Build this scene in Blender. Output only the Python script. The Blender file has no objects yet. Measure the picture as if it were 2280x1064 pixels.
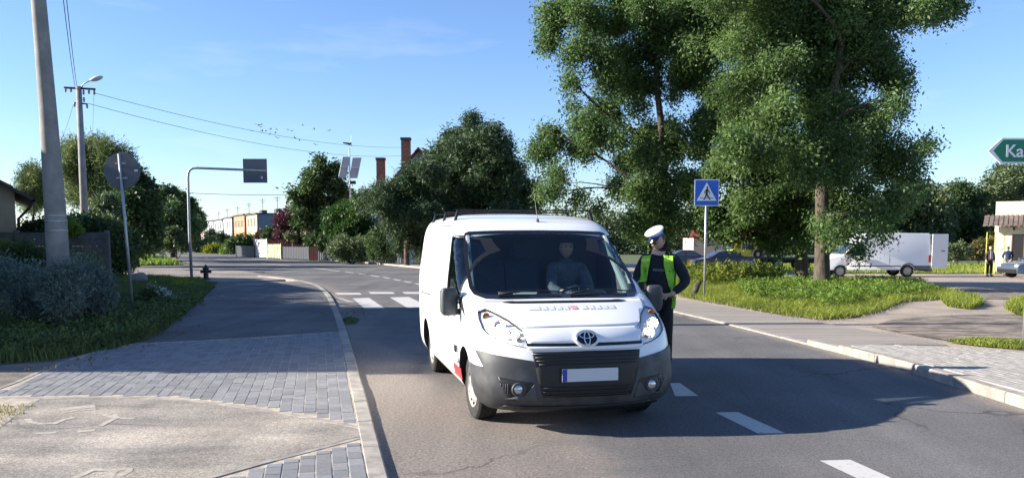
import bpy, bmesh, math, random
import numpy as np
from mathutils import Vector, Matrix
from mathutils.bvhtree import BVHTree
random.seed(7); RNG = np.random.default_rng(7)
SC = bpy.context.scene
COL = SC.collection
R = math.radians
# ------------------------------------------------------------------ camera
CAM_H, F, HOR, TH = 1.75, 1900.0, 530.0, R(5.5)
PY = HOR + F*math.tan(TH)
cam = bpy.data.cameras.new("camera"); camo = bpy.data.objects.new("camera", cam); COL.objects.link(camo)
camo.location = (0, 0, CAM_H); camo.rotation_euler = (R(90)-TH, 0, 0)
cam.sensor_fit = 'HORIZONTAL'; cam.sensor_width = 36.0; cam.lens = F/2280*36
cam.shift_y = (PY-532)/2280; cam.clip_end = 6000; cam.clip_start = 0.05
SC.camera = camo
# ------------------------------------------------------------------ sky and sun
SUN_EL, SUN_DX, SUN_DY = R(23), 1.0, 0.02     # horizontal travel of the light
world = bpy.data.worlds.new("World"); SC.world = world; world.use_nodes = True
wn, wl = world.node_tree.nodes, world.node_tree.links
wn.clear()
wout = wn.new('ShaderNodeOutputWorld'); wbg = wn.new('ShaderNodeBackground'); sky = wn.new('ShaderNodeTexSky')
sky.sky_type = 'NISHITA'; sky.sun_disc = False; sky.sun_elevation = SUN_EL
sky.sun_rotation = math.atan2(-SUN_DX, -SUN_DY)   # from +Y, clockwise
sky.air_density = 1.0; sky.dust_density = 0.05; sky.ozone_density = 4.0; sky.altitude = 0
# faint thin cloud wisps
tc = wn.new('ShaderNodeTexCoord'); mp = wn.new('ShaderNodeMapping'); mp.inputs['Scale'].default_value = (1.3, 1.3, 6.5)
mp.inputs['Location'].default_value = (0.31, 0.2, 0.6)
nz = wn.new('ShaderNodeTexNoise'); nz.inputs['Scale'].default_value = 3.4; nz.inputs['Detail'].default_value = 6; nz.inputs['Roughness'].default_value = 0.55
cr = wn.new('ShaderNodeValToRGB'); cr.color_ramp.elements[0].position = 0.56; cr.color_ramp.elements[1].position = 0.86
cr.color_ramp.elements[1].color = (0.20, 0.20, 0.20, 1)
mx = wn.new('ShaderNodeMix'); mx.data_type = 'RGBA'; mx.inputs[7].default_value = (7.2, 7.0, 7.3, 1)
wl.new(tc.outputs['Generated'], mp.inputs['Vector']); wl.new(mp.outputs[0], nz.inputs['Vector'])
wl.new(nz.outputs[0], cr.inputs[0]); wl.new(cr.outputs[0], mx.inputs[0]); wl.new(sky.outputs[0], mx.inputs[6])
gm = wn.new('ShaderNodeMix'); gm.data_type = 'RGBA'; gm.blend_type = 'MULTIPLY'; gm.inputs[0].default_value = 1; gm.inputs[7].default_value = (.92,.945,1.09,1)
wl.new(mx.outputs[2], gm.inputs[6]); wl.new(gm.outputs[2], wbg.inputs[0]); wl.new(wbg.outputs[0], wout.inputs[0])
wbg.inputs[1].default_value = 0.074
sl = bpy.data.lights.new("sun", 'SUN'); sl.energy = 5.0; sl.angle = R(0.5); sl.color = (1.0, 0.93, 0.82)
so = bpy.data.objects.new("sun", sl); COL.objects.link(so)
so.rotation_euler = Vector((SUN_DX*math.cos(SUN_EL), SUN_DY*math.cos(SUN_EL), -math.sin(SUN_EL))).to_track_quat('-Z', 'Y').to_euler()
so.location = (-30, 0, 20)
SC.view_settings.view_transform = 'Standard'; SC.view_settings.look = 'None'
SC.view_settings.exposure = 1.48; SC.view_settings.gamma = 1; SC.view_settings.use_curve_mapping = False
SC.cycles.max_bounces = 8; SC.cycles.transparent_max_bounces = 24

# ------------------------------------------------------------------ measuring helpers (photograph pixel -> place)
cT, sT = math.cos(TH), math.sin(TH)
def ray(u, v):
    x, y = (u-1140)/F, (v-PY)/F
    return np.array([x, cT - y*sT, -sT - y*cT])
def G(u, v, z=0.0):                       # point of height z seen at (u, v)
    d = ray(u, v); t = (z-CAM_H)/d[2]; return (d[0]*t, d[1]*t)
def P(u, v, Y):                           # point at distance Y seen at (u, v)
    d = ray(u, v); t = Y/d[1]; return (d[0]*t, Y, CAM_H+d[2]*t)
def T(x, y):                              # lie of the land: the yard on the right dips a little
    s = min(max((y-28)/24, 0), 1); s = s*s*(3-2*s)
    a = min(max((x+2-(y-28)*-0.05)/8, 0), 1); a = a*a*(3-2*a)
    return -0.5*s*a
# ------------------------------------------------------------------ object helpers
def tag(o, label=None, cat=None, group=None, kind=None):
    if label: o['label'] = label
    if cat: o['category'] = cat
    if group: o['group'] = group
    if kind: o['kind'] = kind
    return o
def thing(name, label, cat, loc=(0,0,0), rz=0, group=None):
    o = bpy.data.objects.new(name, None); COL.objects.link(o); o.empty_display_size = .2
    o.location = loc; o.rotation_euler = (0, 0, rz)
    return tag(o, label, cat, group)
def link(name, me, mats, parent=None, smooth=False):
    if mats is not None:
        for m in (mats if isinstance(mats, (list, tuple)) else [mats]): me.materials.append(m)
    o = bpy.data.objects.new(name, me); COL.objects.link(o)
    if parent is not None: o.parent = parent
    if smooth: me.polygons.foreach_set('use_smooth', [True]*len(me.polygons))
    return o
def pydata(name, vs, fs, mats, parent=None, smooth=False):
    me = bpy.data.meshes.new(name); me.from_pydata([tuple(v) for v in vs], [], fs); me.update()
    return link(name, me, mats, parent, smooth)
def frombm(name, bm, mats, parent=None, smooth=False):
    bmesh.ops.recalc_face_normals(bm, faces=bm.faces)
    me = bpy.data.meshes.new(name); bm.to_mesh(me); bm.free()
    return link(name, me, mats, parent, smooth)
def copy_tree(o, parent=None):
    c = o.copy(); COL.objects.link(c)
    if parent is not None: c.parent = parent
    for ch in list(o.children): copy_tree(ch, c)
    return c
class MB:
    """collects shapes; build() links them as one mesh"""
    def __init__(s): s.v = []; s.f = []; s.m = []
    def add(s, vs, fs, m=0):
        n = len(s.v); s.v += [tuple(map(float, v)) for v in vs]; s.f += [tuple(i+n for i in f) for f in fs]; s.m += [m]*len(fs); return s
    def box(s, a, b, m=0, rz=0, org=None):
        (x0,y0,z0),(x1,y1,z1) = a, b
        vs = [(x0,y0,z0),(x1,y0,z0),(x1,y1,z0),(x0,y1,z0),(x0,y0,z1),(x1,y0,z1),(x1,y1,z1),(x0,y1,z1)]
        if rz:
            ox, oy = org if org else ((x0+x1)/2, (y0+y1)/2); c, q = math.cos(rz), math.sin(rz)
            vs = [(ox+(x-ox)*c-(y-oy)*q, oy+(x-ox)*q+(y-oy)*c, z) for x,y,z in vs]
        return s.add(vs, [(0,3,2,1),(4,5,6,7),(0,1,5,4),(1,2,6,5),(2,3,7,6),(3,0,4,7)], m)
    def tube(s, pts, r, n=8, m=0, cap=True):
        pts = [Vector(p) for p in pts]
        rs = list(r) if isinstance(r, (list, tuple)) else [r]*len(pts)
        vs = []; fs = []; prev = None
        for i, p in enumerate(pts):
            d = (pts[min(i+1, len(pts)-1)]-pts[max(i-1, 0)]).normalized()
            if prev is None:
                a = d.cross(Vector((0, 0, 1)))
                if a.length < .05: a = d.cross(Vector((1, 0, 0)))
            else:
                a = prev - d*prev.dot(d)
            a.normalize(); prev = a; b = d.cross(a)
            for k in range(n):
                t = 2*math.pi*k/n; vs.append(p + (a*math.cos(t)+b*math.sin(t))*rs[i])
        for i in range(len(pts)-1):
            for k in range(n):
                k2 = (k+1) % n; fs.append((i*n+k, i*n+k2, (i+1)*n+k2, (i+1)*n+k))
        if cap: fs += [tuple(range(n))[::-1], tuple((len(pts)-1)*n+k for k in range(n))]
        return s.add(vs, fs, m)
    def cyl(s, c, r, h, axis='z', n=24, m=0, r2=None):
        c = Vector(c); d = {'x': Vector((1,0,0)), 'y': Vector((0,1,0)), 'z': Vector((0,0,1))}[axis]
        return s.tube([c, c+d*h], [r, r if r2 is None else r2], n, m)
    def lathe(s, prof, c=(0,0,0), axis='z', n=24, m=0):
        vs = []; fs = []
        for (r, h) in prof:
            for k in range(n):
                t = 2*math.pi*k/n; a, b = r*math.cos(t), r*math.sin(t)
                vs.append({'z': (c[0]+a, c[1]+b, c[2]+h), 'y': (c[0]+a, c[1]+h, c[2]+b), 'x': (c[0]+h, c[1]+a, c[2]+b)}[axis])
        for i in range(len(prof)-1):
            for k in range(n):
                k2 = (k+1) % n; fs.append((i*n+k, i*n+k2, (i+1)*n+k2, (i+1)*n+k))
        return s.add(vs, fs, m)
    def prism(s, poly, z0, z1, m=0):       # poly in xy
        n = len(poly); vs = [(x, y, z0) for x, y in poly]+[(x, y, z1) for x, y in poly]
        return s.add(vs, [tuple(range(n))[::-1], tuple(range(n, 2*n))]+[(i, (i+1) % n, n+(i+1) % n, n+i) for i in range(n)], m)
    def slab(s, poly3, d, m=0):            # planar 3d polygon extruded by vector d
        n = len(poly3); p = [Vector(q) for q in poly3]; d = Vector(d)
        return s.add(p+[q+d for q in p], [tuple(range(n))[::-1], tuple(range(n, 2*n))]+[(i, (i+1) % n, n+(i+1) % n, n+i) for i in range(n)], m)
    def build(s, name, mats, parent=None, smooth=False, bevel=0, autos=False):
        me = bpy.data.meshes.new(name); me.from_pydata(s.v, [], s.f)
        for m in (mats if isinstance(mats, (list, tuple)) else [mats]): me.materials.append(m)
        me.polygons.foreach_set('material_index', s.m)
        bm = bmesh.new(); bm.from_mesh(me)
        bmesh.ops.recalc_face_normals(bm, faces=bm.faces)
        if bevel:
            es = [e for e in bm.edges if len(e.link_faces) == 2 and e.calc_face_angle(0) > .6]
            bmesh.ops.bevel(bm, geom=es, offset=bevel, segments=2, affect='EDGES', clamp_overlap=True)
        if autos:
            for f in bm.faces: f.smooth = True
            for e in bm.edges:
                if len(e.link_faces) == 2 and e.calc_face_angle(0) > R(38): e.smooth = False
        bm.to_mesh(me); bm.free(); me.update()
        o = bpy.data.objects.new(name, me); COL.objects.link(o)
        if parent is not None: o.parent = parent
        if smooth: me.polygons.foreach_set('use_smooth', [True]*len(me.polygons))
        return o
def npmesh(name, V, Q, mats, parent=None, tint=None, smooth=False):
    """fast mesh from arrays: V (n,3), Q (m,4) quads or (m,3) tris"""
    me = bpy.data.meshes.new(name); V = np.asarray(V, np.float32); Q = np.asarray(Q, np.int32); k = Q.shape[1]
    me.vertices.add(len(V)); me.vertices.foreach_set('co', V.ravel())
    me.loops.add(Q.size); me.loops.foreach_set('vertex_index', Q.ravel())
    me.polygons.add(len(Q)); me.polygons.foreach_set('loop_start', np.arange(0, Q.size, k, dtype=np.int32))
    me.polygons.foreach_set('loop_total', np.full(len(Q), k, np.int32))
    if smooth: me.polygons.foreach_set('use_smooth', np.ones(len(Q), bool))
    me.update(calc_edges=True)
    if tint is not None:
        a = me.attributes.new('tint', 'FLOAT', 'POINT'); a.data.foreach_set('value', np.asarray(tint, np.float32))
    return link(name, me, mats, parent)
# ------------------------------------------------------------------ materials
def mat(name, col, rough=.6, metal=0, var=0.0, scale=8, bump=0.0, bscale=60, spec=.5, coat=0, col2=None, detail=5, c2pos=(.4, .65), sub=None, obj_var=0, island_var=0, stretch=None, emit=None):
    m = bpy.data.materials.new(name); m.use_nodes = True; n, l = m.node_tree.nodes, m.node_tree.links
    b = n['Principled BSDF']; b.inputs['Roughness'].default_value = rough; b.inputs['Metallic'].default_value = metal
    b.inputs['Specular IOR Level'].default_value = spec; b.inputs['Coat Weight'].default_value = coat; b.inputs['Coat Roughness'].default_value = .05
    b.inputs['Base Color'].default_value = (*col, 1)
    geo = n.new('ShaderNodeNewGeometry'); cur = None
    tex = n.new('ShaderNodeTexCoord')
    vec = geo.outputs['Position'] if not sub else tex.outputs['Object']
    if stretch:
        mpn = n.new('ShaderNodeMapping'); mpn.inputs['Scale'].default_value = stretch[:3]
        if len(stretch) > 3: mpn.inputs['Rotation'].default_value = (0, 0, stretch[3])
        l.new(vec, mpn.inputs[0]); vec = mpn.outputs[0]
    if var or col2:
        t = n.new('ShaderNodeTexNoise'); t.inputs['Scale'].default_value = scale; t.inputs['Detail'].default_value = detail; t.inputs['Roughness'].default_value = .6
        l.new(vec, t.inputs['Vector'])
        r = n.new('ShaderNodeValToRGB'); l.new(t.outputs[0], r.inputs[0])
        r.color_ramp.elements[0].position, r.color_ramp.elements[1].position = c2pos
        c0 = [c*(1-var) for c in col]; c1 = list(col2) if col2 else [min(1, c*(1+var)) for c in col]
        r.color_ramp.elements[0].color = (*c0, 1); r.color_ramp.elements[1].color = (*c1, 1)
        cur = r.outputs[0]; l.new(cur, b.inputs['Base Color'])
    if obj_var or island_var:
        hs = n.new('ShaderNodeHueSaturation'); mr = n.new('ShaderNodeMapRange')
        if obj_var:
            oi = n.new('ShaderNodeObjectInfo'); l.new(oi.outputs['Random'], mr.inputs[0]); q = obj_var
        else:
            l.new(geo.outputs['Random Per Island'], mr.inputs[0]); q = island_var
        mr.inputs[3].default_value = 1-q; mr.inputs[4].default_value = 1+q
        l.new(mr.outputs[0], hs.inputs['Value'])
        if cur: l.new(cur, hs.inputs['Color'])
        else: hs.inputs['Color'].default_value = (*col, 1)
        l.new(hs.outputs[0], b.inputs['Base Color'])
    if bump:
        t2 = n.new('ShaderNodeTexNoise'); t2.inputs['Scale'].default_value = bscale; t2.inputs['Detail'].default_value = 4
        l.new(vec, t2.inputs['Vector'])
        bp = n.new('ShaderNodeBump'); bp.inputs['Strength'].default_value = bump; bp.inputs['Distance'].default_value = .02
        l.new(t2.outputs[0], bp.inputs['Height']); l.new(bp.outputs[0], b.inputs['Normal'])
    if emit:
        b.inputs['Emission Color'].default_value = (*emit[0], 1); b.inputs['Emission Strength'].default_value = emit[1]
    return m
def leafmat(name, c_dark, c_light, trans=.35, rough=.55):
    m = bpy.data.materials.new(name); m.use_nodes = True; n, l = m.node_tree.nodes, m.node_tree.links
    b = n['Principled BSDF']; b.inputs['Roughness'].default_value = rough; b.inputs['Specular IOR Level'].default_value = .35
    at = n.new('ShaderNodeAttribute'); at.attribute_name = 'tint'
    geo = n.new('ShaderNodeNewGeometry')
    ad = n.new('ShaderNodeMath'); ad.operation = 'MULTIPLY_ADD'; ad.inputs[1].default_value = .35
    l.new(geo.outputs['Random Per Island'], ad.inputs[0]); l.new(at.outputs['Fac'], ad.inputs[2])
    r = n.new('ShaderNodeValToRGB'); l.new(ad.outputs[0], r.inputs[0])
    r.color_ramp.elements[0].position = .1; r.color_ramp.elements[1].position = 1.2 if False else 1.0
    r.color_ramp.elements[0].color = (*c_dark, 1); r.color_ramp.elements[1].color = (*c_light, 1)
    tr = n.new('ShaderNodeBsdfTranslucent'); ms = n.new('ShaderNodeMixShader'); ms.inputs[0].default_value = trans
    hs = n.new('ShaderNodeHueSaturation'); hs.inputs['Value'].default_value = 1.25; hs.inputs['Saturation'].default_value = 1.1
    l.new(r.outputs[0], b.inputs['Base Color']); l.new(r.outputs[0], hs.inputs['Color']); l.new(hs.outputs[0], tr.inputs['Color'])
    l.new(b.outputs[0], ms.inputs[1]); l.new(tr.outputs[0], ms.inputs[2]); l.new(ms.outputs[0], n['Material Output'].inputs[0])
    return m
def glassmat(name, tint, refl=1.0, rough=.02, alpha=.75):
    m = bpy.data.materials.new(name); m.use_nodes = True; n, l = m.node_tree.nodes, m.node_tree.links
    n.remove(n['Principled BSDF'])
    t = n.new('ShaderNodeBsdfTransparent'); t.inputs[0].default_value = (*tint, 1)
    g = n.new('ShaderNodeBsdfGlossy'); g.inputs['Roughness'].default_value = rough; g.inputs[0].default_value = (refl, refl, refl, 1)
    fr = n.new('ShaderNodeFresnel'); ge = n.new('ShaderNodeNewGeometry'); mr = n.new('ShaderNodeMapRange'); mr.inputs[3].default_value = 1.5; mr.inputs[4].default_value = 1/1.5   # a thin pane: the same from both sides
    l.new(ge.outputs['Backfacing'], mr.inputs[0]); l.new(mr.outputs[0], fr.inputs[0])
    ms = n.new('ShaderNodeMixShader'); l.new(fr.outputs[0], ms.inputs[0]); l.new(t.outputs[0], ms.inputs[1]); l.new(g.outputs[0], ms.inputs[2])
    l.new(ms.outputs[0], n['Material Output'].inputs[0])
    return m
def pt_in(poly, x, y):
    c = False; n = len(poly); j = n-1
    for i in range(n):
        xi, yi = poly[i]; xj, yj = poly[j]
        if (yi > y) != (yj > y) and x < (xj-xi)*(y-yi)/(yj-yi)+xi: c = not c
        j = i
    return c
def in_poly(poly, X, Y):                  # vectorised
    c = np.zeros(len(X), bool); n = len(poly); j = n-1
    for i in range(n):
        xi, yi = poly[i]; xj, yj = poly[j]
        if yi != yj:
            c ^= ((yi > Y) != (yj > Y)) & (X < (xj-xi)*(Y-yi)/(yj-yi)+xi)
        j = i
    return c
def smooth_line(pts, n=8):                # Catmull-Rom through points
    pts = [np.array(p, float) for p in pts]; out = []
    for i in range(len(pts)-1):
        p0 = pts[max(i-1, 0)]; p1 = pts[i]; p2 = pts[i+1]; p3 = pts[min(i+2, len(pts)-1)]
        for k in range(n):
            t = k/n; out.append(.5*((2*p1)+(-p0+p2)*t+(2*p0-5*p1+4*p2-p3)*t*t+(-p0+3*p1-3*p2+p3)*t**3))
    out.append(pts[-1]); return out
def offset_line(pts, d):                  # shift a 2d polyline to its right by d
    out = []
    for i, p in enumerate(pts):
        a = pts[max(i-1, 0)]; b = pts[min(i+1, len(pts)-1)]; t = np.array(b)-np.array(a); t = t/np.linalg.norm(t)
        out.append(np.array(p)+np.array([t[1], -t[0]])*d)
    return out
# ================================================================== white van
VAN_YAW = R(12.8)
# levels: z, x of the front centre, half width, depth of the rounded front, roundness
VL = np.array([
 (.20,-.16,.82,.50,2.8),(.26,-.07,.89,.55,2.9),(.34,-.02,.93,.58,3.0),(.45,.00,.95,.60,3.0),(.56,.00,.955,.62,2.9),(.66,-.005,.96,.64,2.8),
 (.74,-.02,.962,.66,2.7),(.82,-.045,.963,.68,2.7),(.88,-.08,.963,.69,2.7),(.94,-.16,.963,.68,2.75),(1.00,-.30,.963,.62,2.8),(1.06,-.47,.963,.53,2.9),
 (1.12,-.66,.965,.44,3.0),(1.17,-.82,.965,.38,3.1),(1.21,-.95,.963,.35,3.2),(1.30,-1.09,.955,.33,3.2),(1.45,-1.30,.935,.32,3.2),
 (1.60,-1.51,.915,.31,3.2),(1.75,-1.73,.895,.30,3.2),(1.84,-1.87,.875,.30,3.1),(1.90,-2.00,.85,.30,3.0),(1.95,-2.18,.815,.30,2.9),
 (1.99,-2.43,.745,.32,2.6),(2.02,-2.72,.63,.34,2.4),(2.037,-3.03,.45,.3,2.2),(2.046,-3.3,.22,.18,2.0),(2.048,-3.5,.02,.02,2.0)])
VXR = -4.80
def _pchip(x, y, q):
    h = np.diff(x); d = np.diff(y)/h; m = np.zeros(len(x))
    for i in range(1, len(x)-1):
        if d[i-1]*d[i] > 0:
            w1, w2 = 2*h[i]+h[i-1], h[i]+2*h[i-1]; m[i] = (w1+w2)/(w1/d[i-1]+w2/d[i])
    m[0], m[-1] = d[0], d[-1]
    i = np.clip(np.searchsorted(x, q)-1, 0, len(x)-2); t = (q-x[i])/h[i]
    return (2*t**3-3*t**2+1)*y[i]+(t**3-2*t**2+t)*h[i]*m[i]+(-2*t**3+3*t**2)*y[i+1]+(t**3-t**2)*h[i]*m[i+1]
def van_contour(z, off=0.0, xrear=None):
    idx = np.arange(len(VL)); s = _pchip(VL[:, 0], idx.astype(float), np.array([z]))
    xf, w, d, n = [_pchip(VL[:, 0], VL[:, k], np.array([z]))[0] for k in (1, 2, 3, 4)]
    xr = (VXR + .16*max(0, (z-.9)/1.1)**2) if xrear is None else xrear
    xf += off; w += off; d = min(d, xf-xr-.3)
    ph = np.linspace(0, math.pi/2, 40)
    pts = [(xf-d+d*max(math.cos(p), 0)**(2/n), w*math.sin(p)**(2/n)) for p in ph]
    rc = min(.12, w*.5); xs = np.linspace(xf-d, xr+rc, 70)[1:]
    bow = lambda x: 1-.012*max(0, (-x-3.6)/1.2)**2
    pts += [(x, w*bow(x)) for x in xs]
    wb = w*bow(xr+rc)
    pts += [(xr+rc-rc*math.sin(a), wb-rc+rc*math.cos(a)) for a in np.linspace(0, math.pi/2, 7)[1:]]
    pts += [(xr, y) for y in np.linspace(wb-rc, 0, 8)[1:]]
    return pts                                            # half contour from front centre to rear centre
def van_surface(zs, off=0.0, xrear=None):
    """closed rings mirrored; returns verts, faces"""
    V = []; Fc = []
    for z in zs:
        h = van_contour(z, off, xrear); V += [(x, y, z) for x, y in h]+[(x, -y, z) for x, y in h[-2:0:-1]]
    n = len(V)//len(zs)
    for i in range(len(zs)-1):
        for k in range(n):
            k2 = (k+1) % n; Fc.append((i*n+k, i*n+k2, (i+1)*n+k2, (i+1)*n+k))
    return V, Fc, n
def van_zs():
    idx = np.linspace(0, len(VL)-1, 118); return np.interp(idx, np.arange(len(VL)), VL[:, 0])
_V, _Fc, _n = van_surface(van_zs())
_cap = [tuple(range(_n))[::-1], tuple(len(_V)-_n+k for k in range(_n))]
VAN_BVH = BVHTree.FromPolygons([Vector(v) for v in _V], _Fc+_cap)
# place: the right front wheel stands on G(1055, 930)
_gw = G(1052, 930)
_f = np.array([math.sin(VAN_YAW), -math.cos(VAN_YAW)]); _l = np.array([math.cos(VAN_YAW), math.sin(VAN_YAW)])
VAN_LOC = np.array(_gw) + _l*.88 + _f*.93                 # nose on the ground
VAN_RZ = math.atan2(_f[1], _f[0])                         # local +x = forward, local +y = the van's left
VAN_M = Matrix.Translation((VAN_LOC[0], VAN_LOC[1], 0)) @ Matrix.Rotation(VAN_RZ, 4, 'Z')
M_white = mat('white_paint', (.80,.80,.79), .32, coat=.6, var=.02, scale=3, sub=1)
M_gplast = mat('grey_plastic', (.055,.058,.062), .55, var=.42, scale=3.5, bump=.05, bscale=400, sub=1)
M_black = mat('black_plastic', (.012,.012,.013), .45)
M_blackg = mat('black_gloss', (.008,.008,.009), .18)
M_dark = mat('dark_cavity', (.01,.01,.011), .8)
M_rubber = mat('rubber', (.018,.018,.018), .8, var=.4, scale=20, bump=.2, bscale=120, sub=1)
M_rim = mat('steel_wheel', (.42,.40,.37), .45, metal=.3, var=.18, scale=14, sub=1)
M_rust = mat('rusty_rim', (.14,.09,.06), .7, var=.4, scale=16, sub=1)
M_chrome = mat('chrome', (.75,.76,.78), .12, metal=1)
M_refl = mat('lamp_reflector', (.88,.86,.82), .35, metal=.15, bump=.5, bscale=26, sub=1)
M_amber = mat('amber_bulb', (.75,.34,.10), .25)
M_glass = glassmat('window_glass', (.58,.68,.71), .85)
M_lens = glassmat('lamp_lens', (.95,.96,.97), .8)
M_red = mat('red_decal', (.60,.03,.04), .4)
M_pinkdec = mat('faded_decal', (.66,.30,.36), .5); M_paledec = mat('pale_decal', (.60,.61,.64), .5)
M_greydec = mat('grey_decal', (.38,.39,.43), .5)
M_plate = mat('number_plate', (.55,.57,.60), .45)
M_eub = mat('plate_blue_band', (.02,.05,.35), .45)
M_int = mat('cab_plastic', (.045,.05,.055), .6)
M_trim = mat('cab_trim', (.42,.47,.43), .7)
M_seat = mat('seat_cloth', (.03,.035,.045), .9, var=.2, scale=40)
M_under = mat('underbody', (.015,.014,.013), .85)
def apply_bool(ob, cutters):
    for c in cutters:
        md = ob.modifiers.new('cut', 'BOOLEAN'); md.operation = 'DIFFERENCE'; md.solver = 'EXACT'; md.object = c
    dg = bpy.context.evaluated_depsgraph_get(); dg.update()
    me = bpy.data.meshes.new_from_object(ob.evaluated_get(dg)); old = ob.data
    ob.modifiers.clear(); ob.data = me; bpy.data.meshes.remove(old)
    for c in cutters:
        d = c.data; bpy.data.objects.remove(c); bpy.data.meshes.remove(d)
def soft(ob, ang=32):
    bm = bmesh.new(); bm.from_mesh(ob.data)
    for f in bm.faces: f.smooth = True
    for e in bm.edges: e.smooth = not (len(e.link_faces) == 2 and e.calc_face_angle(0) > R(ang))
    bm.to_mesh(ob.data); bm.free()
def conform(name, poly, mats, parent, side='front', off=.003, thick=0.0, inner=None, step=.045, sgn=1, smooth=True, bvh=None):
    """flat outline -> a panel lying on the van's skin. front: poly in (y, z); side: poly in (x, z)"""
    bvh = bvh or VAN_BVH
    bm = bmesh.new(); vs = [bm.verts.new((a, b, 0)) for a, b in poly]; bm.faces.new(vs)
    xs = [p[0] for p in poly]; ys = [p[1] for p in poly]
    def cut(co, no):
        bmesh.ops.bisect_plane(bm, geom=bm.verts[:]+bm.edges[:]+bm.faces[:], plane_co=co, plane_no=no, dist=1e-5)
    for q in np.arange(min(xs)+step/2, max(xs), step): cut((q, 0, 0), (1, 0, 0))
    for q in np.arange(min(ys)+step/2, max(ys), step): cut((0, q, 0), (0, 1, 0))
    if inner:
        for i in range(len(inner)):
            a = Vector((*inner[i], 0)); b = Vector((*inner[(i+1) % len(inner)], 0)); d = b-a
            if d.length > 1e-6: cut(a, (-d.y, d.x, 0))
        dead = [f for f in bm.faces if pt_in(inner, *f.calc_center_median()[:2])]
        bmesh.ops.delete(bm, geom=dead, context='FACES')
    NN = []
    for v in bm.verts:
        a, b = v.co.x, v.co.y
        if side == 'front': o, d = Vector((1.0, a, b)), Vector((-1, 0, 0))
        else: o, d = Vector((a, sgn*2.0, b)), Vector((0, -sgn, 0))
        p, n, i, ds = bvh.ray_cast(o, d)
        if p is None: p, n, i, ds = bvh.find_nearest(o+d*1.9)
        if n.dot(d) > 0: n = -n
        v.co = p+n*off; NN.append((v, n.copy()))
    if thick:
        bm.normal_update()
        r = bmesh.ops.solidify(bm, geom=bm.faces[:], thickness=thick)
    if not thick:
        bmesh.ops.recalc_face_normals(bm, faces=bm.faces); bm.normal_update()
        if sum(v.normal.dot(n_) for v, n_ in NN) < 0: bmesh.ops.reverse_faces(bm, faces=bm.faces)
        me = bpy.data.meshes.new(name); bm.to_mesh(me); bm.free(); return link(name, me, mats, parent, smooth)
    return frombm(name, bm, mats, parent, smooth)
def ribbon(name, pts, w, mats, parent, side='side', off=.0016, sgn=1, n=6):
    """thin seam following a polyline on the skin"""
    pl = []
    for i in range(len(pts)-1):
        for k in range(n): pl.append(np.array(pts[i])*(1-k/n)+np.array(pts[i+1])*k/n)
    pl.append(np.array(pts[-1])); a = offset_line(pl, w/2); b = offset_line(pl, -w/2)
    vs = []
    for q in (a, b):
        for p in q:
            if side == 'front': o, d = Vector((1.0, p[0], p[1])), Vector((-1, 0, 0))
            else: o, d = Vector((p[0], sgn*2.0, p[1])), Vector((0, -sgn, 0))
            h, nn, i, ds = VAN_BVH.ray_cast(o, d)
            if h is None: h, nn, i, ds = VAN_BVH.find_nearest(o+d*1.9)
            if nn.dot(d) > 0: nn = -nn
            vs.append(h+nn*off)
    m = len(pl); return pydata(name, vs, [(i, i+1, m+i+1, m+i) for i in range(m-1)], mats, parent, True)
def mir(half):                             # close a half outline (y >= 0) into a symmetric one
    return half+[(-y, z) for y, z in half[::-1] if abs(y) > 1e-6]
def make_wheel(name, r, w, mats_rim, parent, loc, side, steer=0, dirt=None, alloy=False, spokes=5):
    """side: -1 the outer face looks to -y"""
    e = bpy.data.objects.new(name, None); COL.objects.link(e); e.parent = parent; e.location = loc; e.rotation_euler = (0, 0, steer)
    t = MB(); h = w/2; rr = r*.64
    prof = [(rr, -h*.80), (rr+.012, -h*.97), (r*.84, -h*1.0), (r*.95, -h*.93), (r*.985, -h*.80)]
    nb = 5
    for k in range(nb):
        a = -h*.78+k*(h*1.56/nb); b = a+h*1.56/nb-.012
        prof += [(r, a+.004), (r, b), (r-.010, b+.003), (r-.010, b+.009)]
    prof += [(r*.985, h*.80), (r*.95, h*.93), (r*.84, h), (rr+.012, h*.97), (rr, h*.80)]
    t.lathe(prof, axis='y', n=40); t.build('tyre', M_rubber, e, autos=True)
    m = MB(); s = side
    m.lathe([(rr+.004, s*h*.95), (rr-.012, s*h*.98), (rr-.02, s*h*.80), (rr-.035, s*h*.72)], axis='y', n=40)
    if alloy:
        m.lathe([(rr-.035, s*h*.72), (rr-.04, s*-h*.2)], axis='y', n=40)
        m.lathe([(.075, s*h*.62), (.06, s*h*.78), (.001, s*h*.80)], axis='y', n=20)
        for k in range(spokes):
            a = 2*math.pi*k/spokes; ca, sa = math.cos(a), math.sin(a)
            for q in (-.022, .022):
                p0 = (ca*.05-sa*q, s*h*.7, sa*.05+ca*q); p1 = (ca*(rr-.02)-sa*q*2.2, s*h*.80, sa*(rr-.02)+ca*q*2.2)
                m.tube([p0, p1], [.016, .014], 6)
        o = m.build('rim', mats_rim, e, autos=True)
        bk = MB(); bk.lathe([(rr-.03, s*h*.1), (.001, s*h*.1)], axis='y', n=24); bk.build('brake_disc', M_dark, e)
    else:
        m.lathe([(rr-.035, s*h*.72), (rr*.80, s*h*.80), (rr*.62, s*h*.93), (rr*.42, s*h*.90), (rr*.34, s*h*.70), (rr*.30, s*h*.82), (.001, s*h*.86)], axis='y', n=40)
        o = m.build('rim', mats_rim, e, autos=True)
        v = MB()
        for k in range(12):
            a = 2*math.pi*k/12; c = (math.cos(a)*rr*.84, s*h*.80, math.sin(a)*rr*.84)
            v.lathe([(.016, -.006), (.016, .008), (.001, .009)], c=c, axis='y', n=8)
        v.build('vent_hole', M_dark, e)['kind'] = 'stuff'
    return e

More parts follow.
